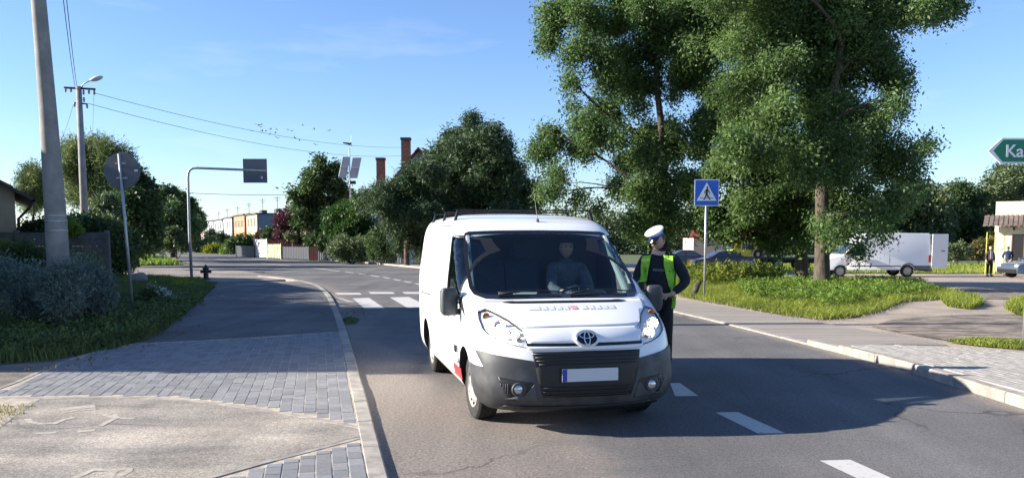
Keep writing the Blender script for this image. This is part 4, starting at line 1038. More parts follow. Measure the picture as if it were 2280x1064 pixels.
def terrain(name, poly, z, m, step=.5, bumpf=None):
    P2 = np.array(poly); x0, y0 = P2.min(0); x1, y1 = P2.max(0); bm = bmesh.new()
    bm.faces.new([bm.verts.new((x, y, 0)) for x, y in poly])
    for q in np.arange(x0+step/2, x1, step): bmesh.ops.bisect_plane(bm, geom=bm.verts[:]+bm.edges[:]+bm.faces[:], plane_co=(q,0,0), plane_no=(1,0,0), dist=1e-4)
    for q in np.arange(y0+step/2, y1, step): bmesh.ops.bisect_plane(bm, geom=bm.verts[:]+bm.edges[:]+bm.faces[:], plane_co=(0,q,0), plane_no=(0,1,0), dist=1e-4)
    for v in bm.verts: v.co.z = z+T(v.co.x, v.co.y)+(bumpf(v.co.x, v.co.y) if bumpf else 0)
    for f in bm.faces: f.smooth = True
    return structure(frombm(name, bm, m, None, False))
from mathutils import noise as mnoise
yard_px = [(1440,640),(1500,667),(1580,675),(1660,689),(1800,711),(1950,736),(2112,765),(2280,781)]
yard = GP([(u-10, v+14) for u, v in yard_px])+[(13.5,12.0),(60,12),(60,75),(6,75),(1.5,42)]
terrain('yard', yard, -.004, M_yard, 1.6, lambda x, y: .008*mnoise.noise(Vector((x*.7, y*.7, 0))))
mudp = smooth_line([np.array(p) for p in GP([(1940,728),(1990,712),(2080,705),(2200,700),(2400,704),(2400,770),(2200,762),(2100,757),(2010,742),(1940,728)])], 4)[:-1]
terrain('mud_and_shade', [tuple(p) for p in mudp], .010, M_mud_shade, .25, lambda x, y: .010*mnoise.noise(Vector((x*4, y*4, 0))))
tree_shade_px = smooth_line([np.array(p) for p in GP([(2060,648),(2150,640),(2300,640),(2420,650),(2400,668),(2200,665),(2080,662),(2060,648)])], 4)[:-1]  # dark patch painted for the tree's cast shadow, in the mud colours
terrain('mud_and_shade', [tuple(p) for p in tree_shade_px], .012, M_mud_shade, .5, lambda x, y: .008*mnoise.noise(Vector((x*3, y*3, 0))))
# ---- painted markings
def mark(pts, z=.0025, m=None):
    q = [Vector((*p, z)) for p in pts]; return structure(pydata('road_marking', q, [tuple(range(len(q)))], m or M_paint))
mid = resample([(np.array(p)) for p in [(3.35,3.0),(2.6,6.3),(2.26,7.97),(1.98,9.75),(1.55,12),(.9,15.2),(-.1,19.6),(-1.7,25.5),(-3.6,32.7),(-5.8,38.4),(-8.4,44),(-11.5,49.9),(-15.8,57),(-21.5,66),(-31,82),(-45,103),(-75,140),(-125,200)]], 1200)
Lm = np.concatenate([[0], np.cumsum(np.linalg.norm(np.diff(mid, axis=0), axis=1))])
def dash(y0, y1, w=.12):
    i0 = int(np.argmin(abs(mid[:, 1]-y0))); i1 = int(np.argmin(abs(mid[:, 1]-y1))); seg = mid[i0:max(i1, i0+2)+1:max(1, (i1-i0)//6)]
    a = offset_line(list(seg), w/2); b = offset_line(list(seg), -w/2); mark([tuple(p) for p in a]+[tuple(p) for p in b[::-1]])
YY = lambda v: G(0, v, 0)[1]
mark(GP([(1825,1025),(1893,1023),(1990,1066),(1912,1066)])); mark(GP([(1593,918),(1643,917),(1748,964),(1688,965)])); mark(GP([(1492,853),(1513,852),(1555,881),(1503,882)]))
mark(GP([(1405,800),(1430,800),(1460,822),(1432,822)]))
for v0, v1 in ((650,645.5),(641,637.5),(634.5,631),(629,626),(624.5,621.5),(620,617.2),(615.5,613),(611.5,609),(607.5,605)): dash(YY(v0), YY(v1), .14)
dash(YY(603.5), YY(577), .14); dash(YY(575), YY(556), .14)
for px in ([(745,652),(801,652),(806,656),(752,656)], [(820,650),(874,650),(880,654),(826,654)], [(895,650),(950,650),(955,654),(902,654)]): mark(GP(px))
for px in ([(785,664),(822,663),(858,687),(812,687)], [(868,662),(910,661),(960,684),(908,686)], [(952,660),(994,659),(1060,683),(1008,684)], [(748,662),(762,664),(790,674),(760,667)]): mark(GP(px))
# the faded bicycle signs on the cycle path
M_worn = mat('worn_paint', (.46,.43,.375), .8, col2=(.33,.285,.23), scale=22, bump=.3, bscale=120, c2pos=(.38,.58), detail=9)
SK = [0]
def stroke(px, w, z=zs+.0008):
    SK[0] += 1; z += .0003*(SK[0] % 6)
    ln = [np.array(G(u, v, z)) for u, v in px]; a = offset_line(ln, w/2); b = offset_line(ln, -w/2); n = len(a)
    structure(pydata('road_marking', [(*p, z) for p in a]+[(*p, z) for p in b], [(i, i+1, n+i+1, n+i) for i in range(n-1)], M_worn))
stroke([(132,911),(160,908),(190,905),(212,903)], .16); stroke([(140,917),(175,912),(213,909)], .07)
stroke([(60,931),(68,939),(92,943),(118,941)], .06); stroke([(118,943),(140,934),(166,928)], .06)
stroke([(222,948),(240,938),(262,928)], .06); stroke([(232,921),(250,928),(272,930),(300,930)], .06); stroke([(262,930),(255,921)], .05)
stroke([(78,964),(125,962)], .07); stroke([(172,960),(212,957)], .09)
stroke([(165,1064),(195,1050),(215,1043)], .06); stroke([(205,1044),(240,1046),(296,1043)], .06); stroke([(240,1064),(250,1050),(262,1042)], .07); stroke([(262,1060),(290,1046)], .06)
stroke([(525,632.6),(555,632.2),(585,633)], .28, zs+.0012); stroke([(500,627.5),(580,627)], .2, .012)
# ================================================================== plants
ML_tree = leafmat('locust_leaf', (.026,.062,.018), (.165,.245,.080), .45)
ML_tree2 = leafmat('ash_leaf', (.024,.058,.018), (.148,.225,.072), .45)
ML_pine = leafmat('pine_needle', (.020,.048,.022), (.075,.118,.045), .2)
ML_dark = leafmat('dark_leaf', (.022,.052,.018), (.095,.145,.048), .3)
ML_willow = leafmat('willow_leaf', (.045,.070,.020), (.15,.19,.075), .35)
ML_purple = leafmat('plum_leaf', (.03,.012,.016), (.10,.035,.045), .25)
ML_yellow = leafmat('yellow_leaf', (.10,.13,.015), (.24,.26,.03), .4)
ML_wood = leafmat('wood_leaf', (.045,.080,.038), (.165,.205,.090), .3)
ML_silver = leafmat('silvery_leaf', (.035,.065,.050), (.160,.215,.180), .2)
ML_weed = leafmat('weed_leaf', (.045,.10,.015), (.20,.28,.045), .4)
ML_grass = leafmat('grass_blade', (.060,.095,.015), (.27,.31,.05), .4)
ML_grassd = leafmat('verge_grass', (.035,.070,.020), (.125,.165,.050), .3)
ML_dryg = leafmat('dry_grass', (.09,.10,.04), (.30,.27,.12), .3)
ML_thuja = leafmat('thuja_leaf', (.02,.055,.010), (.05,.11,.02), .15)
ML_flower = leafmat('white_flower', (.35,.37,.36), (.60,.62,.60), .2)
M_bark = mat('bark', (.10,.080,.055), .95, col2=(.05,.042,.034), scale=5, bump=1.0, bscale=18, stretch=(3,3,.7), c2pos=(.4,.6))
M_barkp = mat('pine_bark', (.15,.095,.06), .95, col2=(.06,.05,.04), scale=4, bump=1, bscale=14)
def leaves(name, blobs, n, size, m, parent=None, aspect=.45, clump=16, clump_r=.35, droop=.25, up=.35, seed=1, shell=.45, pts=None, tintf=None, stuff=False, sub=0):
    """blobs: rows (x, y, z, rx, ry, rz). Leaf clumps spread through their volume, outer parts denser"""
    r = np.random.default_rng(seed); B = np.array(blobs, float); nc = max(1, n//clump)
    w = (B[:, 3]*B[:, 4]+B[:, 3]*B[:, 5]+B[:, 4]*B[:, 5]); w /= w.sum(); k = r.choice(len(B), nc, p=w)
    SUBN = sub
    if SUBN:
        S = []
        for q in B:
            for _ in range(SUBN):
                dd = r.normal(size=3); dd /= np.linalg.norm(dd); c_ = q[:3]+dd*q[3:6]*(r.random()**.5)*.78; f_ = r.uniform(.22, .48); S.append((*c_, *(q[3:6]*f_*np.array([1.1,1.1,.62]))))
        B = np.array(S); w = B[:, 3]*B[:, 4]; w /= w.sum(); k = r.choice(len(B), nc, p=w)
    d = r.normal(size=(nc, 3)); d /= np.linalg.norm(d, axis=1)[:, None]
    rad = (r.random(nc)**shell)[:, None]; C = B[k, :3]+d*rad*B[k, 3:6]
    bt = r.random(len(B))[k]**1.3*.62; ct = r.random(nc)*.28
    C = np.repeat(C, clump, 0); D = np.repeat(d, clump, 0); tint = np.repeat(bt+ct, clump); N = len(C)
    ax = D*.8+r.normal(size=(N, 3))*.55; ax[:, 2] -= droop; ax /= np.linalg.norm(ax, axis=1)[:, None]
    g = r.normal(size=(N, 3))*clump_r*.55; C = C+g+ax*0
    C[:, 2] -= np.abs(r.normal(size=N))*clump_r*droop
    nn = r.normal(size=(N, 3)); nn[:, 2] += up; b = np.cross(ax, nn); b /= np.linalg.norm(b, axis=1)[:, None]+1e-9
    L = size*(.5+1.0*r.random(N)**1.6)[:, None]; W = L*aspect
    V = np.stack([C-ax*L/2, C+b*W/2-ax*L*.05, C+ax*L/2, C-b*W/2-ax*L*.05], 1).reshape(-1, 3)
    Q = np.arange(4*N).reshape(N, 4)
    o = npmesh(name, V, Q, m, parent, np.repeat(tint, 4))
    if stuff: o['kind'] = 'stuff'
    return o
def px_blobs(lst, Y, deep=1.0, spread=0.0, seed=3, ky=1.0, ray_scale=None):
    r = random.Random(seed); out = []
    for q in lst:
        u, v, rr = q[:3]; dy = q[3] if len(q) > 3 else r.uniform(-spread, spread); yy = Y+dy; x, y, z = P(u, v, yy); s = rr*yy/F
        out.append((x, y, z, s, s*deep, s*ky))
    return out
def limb(b, p, q, r0, r1, wob=.12, n=7, rnd=random):
    p, q = Vector(p), Vector(q); L = (q-p).length; pts = []
    mid = Vector((rnd.uniform(-1, 1), rnd.uniform(-1, 1), rnd.uniform(.2, 1)))*L*wob
    for i in range(n):
        t = i/(n-1); pts.append(p.lerp(q, t)+mid*math.sin(math.pi*t)+Vector((rnd.uniform(-1,1), rnd.uniform(-1,1), 0))*L*.012*(0 < i < n-1))
    b.tube(pts, [r0*(1-i/(n-1))+r1*i/(n-1) for i in range(n)], 8)
    return pts
def tree(name, label, base, blobs, n, size, m, tr=.25, fork=.35, bark=None, group=None, nl=14, cat='tree', seed=1, lean=None, **kw):
    """base (x, y, z); trunk to a fork, limbs into the blobs, crown of leaf clumps"""
    rnd = random.Random(seed); e = thing(name, label, cat, base, 0, group); B = np.array(blobs)
    bl = B.copy(); bl[:, :3] -= np.array(base)
    top = max(bl[:, 2]+bl[:, 5]); c = bl[:, :3].mean(0); fz = top*fork
    fk = Vector((c[0]*.25 if lean is None else lean[0], c[1]*.25 if lean is None else lean[1], fz)); b = MB()
    pts = [Vector((0,0,-.1)), Vector((0,0,.12)), Vector((fk.x*.1, fk.y*.1, fz*.25)), Vector((fk.x*.45, fk.y*.45, fz*.6)), fk]
    b.tube(pts, [tr*1.5, tr*1.15, tr, tr*.9, tr*.78], 12)
    idx = list(range(len(bl))); rnd.shuffle(idx)
    lead = Vector((c[0]*.7, c[1]*.7, top*.82)); lp = limb(b, fk, lead, tr*.74, tr*.12, .05, 8, rnd)
    for i in idx[:nl]:
        t = Vector(bl[i, :3]); want = t.z-.45*math.hypot(t.x, t.y)-.3; s = min(lp[:6]+[pts[3], pts[2]], key=lambda q: abs(q.z-max(want, fz*.6)))
        lq = limb(b, s, t, tr*rnd.uniform(.22, .42), tr*.05, .14, 7, rnd)
        for _ in range(2):
            j = rnd.randrange(2, 5); o = Vector(bl[i, :3])+Vector([rnd.uniform(-.8, .8)*bl[i, 3+k] for k in range(3)]); limb(b, lq[j], o, tr*.12, tr*.03, .1, 5, rnd)
    b.build('trunk', bark or M_bark, e, smooth=True)
    leaves('crown', bl, n, size, m, e, seed=seed, **kw)
    return e
# ---------- the big trees right of the road
blR = [(1680,30,105),(1800,40,105),(1900,30,85),(1990,10,60),(2075,8,46),(2120,5,32),(2045,20,36),(1700,130,95),(1830,140,105),(1930,110,75),(1985,160,50),(1990,225,40),(1640,200,70),(1730,240,85),(1850,240,90),
       (1945,280,42),(1660,330,75),(1760,350,85),(1870,350,85),(1965,350,62),(2030,350,45),(2070,318,24),(2030,400,38),(2000,440,42),(1900,430,75),(1960,480,42),(1890,500,50),(1915,545,28),(1960,520,26),(1840,500,40),(1760,-60,140),(1900,-70,110),(1650,-60,110),(1800,440,70)]
tree('locust_tree', 'tall locust tree with a mossy trunk and drooping crown beside the pedestrian crossing sign', (X(1832,30), 30, -.02),
     px_blobs(blR, 30, 1.1, 2.2, 5)+px_blobs(blR[:20], 32.5, 1.0, 1.2, 9), 300000, .125, ML_tree, sub=14, tr=.26, fork=.30, nl=16, seed=5, lean=(-.15, 0), clump=18, clump_r=.36, droop=.35, shell=.5)
blM = [(1560,330,38),(1590,290,46),(1640,260,55),(1610,370,48),(1690,430,65),(1640,450,52),(1740,490,48),(1690,505,42),(1620,505,38),(1780,430,60),(1780,530,34),(1720,380,70),(1800,330,60),(1570,440,34),(1580,500,30),(1730,545,20)]
tree('locust_tree', 'leaning dark locust tree with a thick shaded trunk close behind the tall one', (X(1787,32.5), 32.5, -.05),
     px_blobs(blM, 33, 1.2, 1.6, 6), 90000, .13, ML_tree2, sub=12, tr=.24, fork=.34, nl=12, seed=8, lean=(-.1,.1), clump=16, clump_r=.34, droop=.35)
blL = [(1230,30,46),(1290,25,62),(1370,40,62),(1450,30,62),(1540,40,82),(1225,85,38),(1300,105,55),(1375,125,48),(1272,178,26),(1450,110,55),(1530,125,62),(1590,200,46),(1400,185,40),(1345,235,45),(1310,280,42),(1420,240,26),
       (1525,170,34),(1235,300,46),(1210,345,40),(1240,385,32),(1300,320,45),(1365,300,38),(1440,300,34),(1475,395,62),(1420,430,40),(1400,490,38),(1465,490,58),(1530,400,46),(1550,480,50),(1500,330,38),(1400,-60,130),(1530,-60,120),(1290,-50,80),
       (1225,430,30),(1290,440,26),(1330,462,20),(1275,230,18),(1590,90,60),(1600,20,60),(1570,250,40),(1450,180,36),(1480,60,60),(1400,360,44),(1480,450,50),(1330,290,34),(1430,320,36),(1560,160,44),(1488,275,24),(1445,290,28),(1500,205,20),(1475,330,42),(1440,345,40),(1500,290,28),(1420,190,44),(1350,160,50),(1560,280,34),(1540,90,60),(1380,420,36)]
tree('ash_tree', 'broad spreading tree rising behind the police officer with light gaps in its crown', (X(1478,35), 35, -.05),
     px_blobs(blL, 35, 1.1, 2.0, 7), 260000, .125, ML_tree2, sub=14, tr=.22, fork=.36, nl=10, seed=11, lean=(-.1,0), clump=17, clump_r=.36, droop=.3, shell=.5)
# mistletoe ball
mt = thing('mistletoe', 'dark round mistletoe ball hanging high in the spreading tree', 'mistletoe', P(1520,168,34.3))
leaves('foliage', [(0,0,0,.55,.55,.55)], 5000, .09, ML_dark, mt, clump=10, clump_r=.12, seed=4)
# ---------- trees beyond the van
tree('pine_tree', 'tall dark pine with a rounded top beyond the van roof', (X(1060,55), 55, 0), px_blobs([(1055,295,38),(1010,315,34),(1095,310,38),(1130,350,40),(975,355,36),(1060,350,60),(1000,385,52),(1120,400,50),(1150,420,40),(1060,430,70),(1165,460,36),(1120,480,50),(1010,460,55),(1060,500,40),(1050,268,20),(955,400,46),(1165,430,44),(1100,430,60),(1180,500,40),(1030,330,50),(1085,350,50),(940,450,50)], 55, 1.2, 2, 2), 125000, .30, ML_pine, sub=9, tr=.25, fork=.4, bark=M_barkp, nl=12, seed=2, aspect=.20, clump=20, clump_r=.45, droop=0)
tree('pine_tree', 'spreading lower pine with bare stems between the chimneys and the van', (X(905,53), 53, 0), px_blobs([(960,390,40),(925,410,44),(890,425,34),(940,450,50),(880,460,40),(840,430,30),(850,465,32),(820,450,26),(960,490,40),(905,500,40),(940,530,34),(860,500,22),(895,545,22),(935,565,14),(900,450,46),(940,480,50),(925,520,40),(870,440,40)], 53, 1.2, 1.5, 3), 80000, .28, ML_pine, sub=7, tr=.16, fork=.35, bark=M_barkp, nl=12, seed=3, aspect=.16, clump=18, clump_r=.45, droop=0)
tree('maple_tree', 'dense dark green tree with a pointed top left of the solar lamp', (X(712,72), 72, 0), px_blobs([(715,372,24),(690,385,22),(742,380,22),(700,410,36),(745,415,36),(670,432,24),(700,450,40),(750,460,38),(785,450,26),(680,480,28),(720,495,34),(765,500,30),(650,428,10),(700,530,26)], 72, 1.3, 1.5, 4), 38000, .30, ML_dark, sub=7, tr=.25, fork=.3, nl=10, seed=4, clump=16, clump_r=.45)
tree('plum_tree', 'purple leaved plum tree in front of the shade-toned gable end', (X(652,76), 76, 0), px_blobs([(655,478,22),(632,492,18),(675,492,20),(648,510,22),(672,520,20),(625,515,14),(690,505,14)], 76, 1.2, .8, 5), 14000, .26, ML_purple, tr=.14, fork=.3, nl=8, seed=5, clump_r=.35)
tree('garden_or_shade_tree', 'bright green round tree hanging over the garden hedge by the solar lamp', (X(775,60), 60, 0), px_blobs([(770,470,24),(740,480,18),(790,490,26),(760,520,24),(800,460,20),(815,500,20),(735,505,14),(800,530,18)], 60, 1.2, .8, 6), 15000, .22, leafmat('bright_leaf', (.02,.055,.012), (.06,.12,.025), .3), tr=.12, fork=.35, nl=7, seed=6)
def bush(label, px, Y, n, size, m, seed, name='bush', group=None, cat='bush', z0=0.0, **kw):
    b = px_blobs(px, Y, 1.1, .4, seed); bx = sum(q[0] for q in b)/len(b); e = thing(name, label, cat, (bx, Y, z0), 0, group)
    bl = [(q[0]-bx, q[1]-Y, q[2]-z0, *q[3:]) for q in b]; st = MB(); rnd = random.Random(seed)
    for q in bl[:6]: limb(st, (rnd.uniform(-.1,.1), 0, -.05), (q[0], q[1], max(q[2], .15)), .03, .008, .1, 5, rnd)
    st.build('stem', M_bark, e, smooth=True); kw.setdefault('clump_r', .22); leaves('foliage', bl, n, size, m, e, seed=seed, **kw); return e
bush('grey green flowering hedge bush beneath the solar street lamp', [(745,555,18),(765,545,22),(790,552,24),(815,545,20),(805,568,14),(770,570,14)], 58, 12000, .16, ML_wood, 21)
bush('dense shrub under the far crossing sign', [(835,535,20),(850,550,20),(868,560,14),(830,565,12),(845,515,14)], 56, 8000, .16, ML_dark, 22)
for k, (u, lab) in enumerate(((713,'narrow green thuja column, left of a pair by the dark gate'), (726,'narrow green thuja column, right of a pair by the dark gate'))):
    bush(lab, [(u,566,7),(u,552,8),(u,540,7.5),(u,528,5),(u,520,3)], 66, 4200, .10, ML_thuja, 23+k, 'thuja', 'thuja columns by the dark gate', 'thuja', clump_r=.1)
bush('climber tumbling over the dark garden gate', [(700,528,10),(680,523,7),(655,525,8),(640,524,6)], 74, 3500, .16, ML_wood, 25)
bush('reddish brown shrub behind the white gate', [(585,520,12),(575,528,10),(605,522,8)], 86, 3500, .2, ML_purple, 26)
bush('dark round shrub left of the white gate', [(600,516,11),(590,524,8)], 84, 2500, .2, ML_dark, 27)
hz = [('dark green hedge bush by the grey garden fence', [(530,540,16),(545,535,14),(515,545,12)], 92, ML_dark), ('light green shrub between the orange house and the fence', [(556,536,11),(560,550,10),(505,560,12)], 94, ML_weed),
      ('yellowish garden shrub along the far fence', [(478,556,14),(492,562,10),(465,560,10)], 98, ML_yellow), ('brownish bush in the far front gardens', [(455,545,14),(440,550,12),(470,540,14)], 104, ML_wood),
      ('dark bush in front of the furthest white houses', [(490,530,14),(470,522,12),(508,530,10)], 118, ML_dark), ('tall loose shrub left of the far houses', [(432,510,18),(425,530,18),(440,492,12),(415,545,14)], 108, ML_wood)]
for k, (lab, px, Y, m) in enumerate(hz): bush(lab, px, Y, 4200, .30, m, 30+k, clump_r=.4)
# ---------- trees on the left
tree('willow_tree', 'pale silvery willow with feathery upright twigs behind the lamp pole', (X(205,62), 62, 0), px_blobs([(170,345,24),(200,335,22),(160,385,28),(210,380,34),(240,350,28),(250,395,34),(180,430,34),(225,440,36),(270,360,22),(290,400,22),(270,440,26),(150,340,12),(225,325,10)], 62, 1.2, 1.5, 8), 52000, .36, ML_willow, tr=.22, fork=.25, nl=14, seed=12, aspect=.14, droop=-.35, clump_r=.6)
tree('willow_tree', 'pale willow half hidden between the house and the concrete pole', (X(72,66), 66, 0), px_blobs([(70,385,14),(55,400,14),(85,400,18),(70,425,22),(50,440,16),(88,440,20),(70,460,20)], 66, 1.2, 1, 9), 15000, .34, ML_willow, tr=.14, fork=.3, nl=8, seed=13, aspect=.14, droop=-.3, clump_r=.5)
tree('spruce_tree', 'dark tall tree mass right behind the round sign', (X(300,52), 52, 0), px_blobs([(300,395,22),(285,420,26),(320,420,24),(300,450,34),(330,455,24),(270,455,22),(310,490,36),(280,500,28),(335,500,24),(300,535,34),(265,535,22),(340,535,18)], 52, 1.2, 1.5, 10), 40000, .26, ML_dark, tr=.22, fork=.25, nl=12, seed=14, clump_r=.4)
tree('broadleaf_tree', 'light green young tree in front of the dark trees left of the arched sign', (X(238,47), 47, 0), px_blobs([(238,455,20),(225,480,18),(252,480,18),(240,500,18),(215,465,10)], 47, 1.2, .8, 11), 9000, .24, ML_wood, tr=.1, fork=.3, nl=6, seed=15)
for k, (lab, px, Y, m) in enumerate([('leafy tree left of the arched sign pole, nearest of the receding row', [(355,440,22),(375,432,18),(350,470,26),(385,470,26),(365,505,30),(395,500,22),(350,530,22),(385,530,22)], 78, ML_dark),
      ('second tree of the receding row by the arched sign pole', [(400,445,20),(415,455,18),(405,480,22),(420,500,22),(405,520,20)], 105, ML_tree2), ('small furthest tree ending the row along the road', [(428,468,12),(440,480,12),(436,500,14),(448,498,8)], 135, ML_wood)]):
    tree('roadside_tree', lab, (X(px[3][0], Y), Y, 0), px_blobs(px, Y, 1.2, 1.5, 12+k), 16000, .36, m, tr=.2, fork=.28, nl=8, seed=16+k, group='trees receding along the road on the left', clump_r=.5)
bush('brownish green shrub right of the arched sign pole across the street', [(385,520,16),(400,535,16),(375,545,14),(410,550,10)], 72, 7000, .22, ML_wood, 44)
# hedge behind the plank wall
hg = thing('hedge', 'tall dark hedge standing behind the grey plank wall', 'hedge', (X(200,38), 38, 0))
hb = px_blobs([(170,500,24),(200,505,24),(235,505,24),(262,520,22),(285,540,22),(270,565,20),(250,550,22),(280,585,14),(150,520,20),(120,520,20),(90,505,16),(60,510,14),(255,590,14)], 36, 1.3, .8, 15)
leaves('foliage', [(q[0]-X(200,38), q[1]-38, q[2], *q[3:]) for q in hb], 32000, .16, ML_dark, hg, seed=19, clump_r=.25)
bush('light green sunlit sprig over the plank wall beside the concrete pole', [(157,500,9),(163,508,8),(152,513,6)], 30, 1500, .13, ML_weed, 46)
# silvery shrubs in front of the wall
for k, (lab, px, Y) in enumerate([('silvery grey shrub at the left edge of the picture by the verge', [(30,640,40),(70,625,34),(10,610,30),(50,670,36),(90,655,30),(-40,640,40)], 15.5),
      ('silvery grey shrub below the concrete pole', [(120,640,34),(150,620,30),(140,665,34),(105,680,30)], 15), ('silvery grey shrub left of the round sign post', [(185,620,34),(175,655,34),(215,635,30),(225,665,30),(195,690,26)], 16.2),
      ('darker low shrub in front of the plank wall', [(60,575,28),(100,585,24),(20,570,26),(150,590,18),(200,592,18)], 19)]):
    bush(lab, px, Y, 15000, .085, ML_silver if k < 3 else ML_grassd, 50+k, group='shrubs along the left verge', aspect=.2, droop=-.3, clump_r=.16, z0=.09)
bush('patch of small white blossoms beside the round sign post', [(335,655,20),(355,662,22),(375,672,18),(345,680,16),(325,672,12)], 20.2, 2600, .06, ML_flower, 56, z0=.09, clump_r=.09, name='blossom_bush')
bush('low leafy clump carrying the white blossoms', [(335,663,20),(355,672,22),(375,682,18),(345,690,16)], 20.4, 9000, .09, ML_grassd, 57, z0=.09, clump_r=.12)
# ---------- wood and bushes on the right
for k, (lab, px, Y, m) in enumerate([('round wood edge tree just right of the big crown, above the parked van', [(2010,440,34),(2050,430,28),(2080,450,34),(2030,480,40),(2085,500,40),(2040,530,40),(1990,500,34),(2090,545,28)], 92, ML_wood),
      ('wood edge tree in the middle behind the open van door', [(2110,440,28),(2140,430,28),(2165,450,28),(2120,480,36),(2160,500,36),(2120,530,34),(2165,545,28)], 96, ML_dark),
      ('tallest wood edge tree rising over the flat roofed building', [(2230,385,28),(2210,420,32),(2255,400,34),(2290,390,36),(2230,450,40),(2280,450,40),(2200,480,34),(2190,520,32),(2230,500,34),(2330,420,40)], 100, ML_wood),
      ('pale wood edge tree behind the roof of the parked van', [(1930,480,34),(1965,470,34),(1950,520,40),(1900,540,36),(1980,545,30)], 90, ML_wood)]):
    tree('wood_edge_tree', lab, (X(px[3][0], Y), Y, -.5), px_blobs(px, Y, 1.2, 2, 60+k), 22000, .42, m, tr=.25, fork=.25, nl=8, seed=60+k, group='trees along the edge of the wood', clump_r=.6)
wd = leaves('far_wood', px_blobs([(u, 500+8*math.sin(u), 40) for u in range(1180, 1960, 34)]+[(u, 540, 34) for u in range(1180, 2300, 40)]+[(u,470,44) for u in range(2100,2500,40)], 125, 1.3, 3, 9), 70000, .5, ML_wood, seed=70, clump_r=.8)
tag(wd, 'far green wood closing the view behind the yard', 'wood', kind='stuff')
bush('low rounded bush behind the open door of the parked van', [(2115,555,13),(2135,552,16),(2150,560,12),(2128,565,12)], 74, 5000, .2, ML_wood, 71, z0=-.5)
bush('yellowish sloping bush beside the flat roofed building', [(2180,548,16),(2165,560,14),(2195,540,14),(2190,560,14)], 76, 6000, .2, leafmat('autumn_leaf', (.05,.06,.02), (.16,.14,.05), .3), 72, z0=-.5)
bush('yellow green shrub beside the yellow truck cab', [(1706,515,14),(1700,535,14),(1712,548,12),(1690,545,10)], 62, 4500, .18, ML_yellow, 73, z0=-.5)
# ---------- grass
def grass(name, label, poly, n, h, m, zf, w=.012, seed=1, lean=.35, dens=None, cat='grass'):
    r = np.random.default_rng(seed); P2 = np.array(poly); x0, y0 = P2.min(0); x1, y1 = P2.max(0); xs = []; tot = 0
    while tot < n:
        x = r.uniform(x0, x1, n); y = r.uniform(y0, y1, n)
        if dens: k = r.random(n) < dens(x, y); x, y = x[k], y[k]
        k = in_poly([tuple(q) for q in P2], x, y); xs.append(np.stack([x[k], y[k]], 1)); tot += int(k.sum())
    XY = np.concatenate(xs)[:n]; z = np.array([zf(a, b) for a, b in XY]) if callable(zf) else np.full(n, zf)
    cl = np.array([mnoise.noise(Vector((a*.9, b*.9, seed)))+.5*mnoise.noise(Vector((a*3.1, b*3.1, seed))) for a, b in XY])
    H = h*(.45+.8*r.random(n))*(1+.7*np.clip(cl, -.6, .8)); a = r.uniform(0, 2*math.pi, n); q = np.stack([np.cos(a), np.sin(a), 0*a], 1)*(w*(.6+.8*r.random(n)))[:, None]
    ln = r.normal(size=(n, 2))*lean; top = np.stack([ln[:, 0]*H, ln[:, 1]*H, H], 1); base = np.column_stack([XY, z]); mid = base+top*np.array([.35,.35,.6])
    V = np.stack([base-q, base+q, mid+q*.7, base+top, mid-q*.7], 1).reshape(-1, 3); i = np.arange(n)*5
    # one bent blade: a quad and a tip
    V4 = np.stack([base-q, base+q, mid+q*.8, mid-q*.8], 1).reshape(-1, 3)
    Q = np.concatenate([np.stack([i, i+1, i+2, i+4], 1), np.stack([i+4, i+2, i+3, i+3], 1)])
    me_v = V; tri = np.concatenate([np.stack([i, i+1, i+2], 1), np.stack([i, i+2, i+4], 1), np.stack([i+4, i+2, i+3], 1)])
    t = np.repeat(np.clip(.35+cl*.5+.25*r.random(n), 0, 1), 5)
    o = npmesh(name, me_v, tri, m, None, t); tag(o, label, cat, kind='stuff'); return o
zT = lambda x, y: T(x, y)+.02
bank = GP([(1505,640),(1512,660),(1600,676),(1680,691),(1760,704),(1830,712),(1900,707),(1965,692),(2010,672),(2080,668),(2125,655),(2060,640),(1990,626),(2060,617)])+[(16.5,40),(14,46),(9,47),(6.0,44),(5.0,36)]
structure(terrain('grass_bank', bank, .012, M_turf, 1.0))
grass('grass', 'rank sunlit grass on the bank under the big trees', bank, 170000, .15, ML_grass, lambda x, y: T(x, y)+.01, .008, 1, .7)
fringe = [(x*1.0+(x-9.5)*.045, y+(y-27)*.05-.15) for x, y in bank]
grass('grass', 'thin ragged grass creeping off the edge of the bank', fringe, 26000, .07, ML_dryg, lambda x, y: max(T(x, y), -.5)+.012, .008, 31, .8)
def weeds(label, poly, n, h, size, m, seed, zf):
    r = np.random.default_rng(seed); P2 = np.array(poly); x0, y0 = P2.min(0); x1, y1 = P2.max(0)
    x = r.uniform(x0, x1, n*3); y = r.uniform(y0, y1, n*3); k = in_poly([tuple(q) for q in P2], x, y); x, y = x[k][:n], y[k][:n]
    bl = [(a, b, zf(a, b)+h*.55*s, .18, .18, h*.5*s) for a, b, s in zip(x, y, r.uniform(.5, 1.25, len(x)))]
    o = leaves('weeds', bl, len(bl)*34, size, m, None, seed=seed, clump=8, clump_r=.10, aspect=.5, droop=0, up=1.2); tag(o, label, 'weeds', kind='stuff'); return o
weeds('broad leaved nettles and weeds along the front of the bank', GP([(1640,640),(1660,668),(1830,690),(1960,672),(2080,655),(1990,628),(1800,628)]), 1500, .30, .075, ML_weed, 3, zT)
weeds('yellow green flowering weeds behind the crossing sign', [(x, y) for x, y in GP([(1515,600),(1640,600),(1740,612),(1740,630),(1515,640)])], 700, .75, .11, leafmat('goldenrod_leaf', (.07,.11,.02), (.24,.27,.04), .4), 4, zT)
far_lawn = [(X(2040,54),54),(X(2300,54),54),(X(2340,70),70),(X(1500,80),80),(X(1500,56),56)]
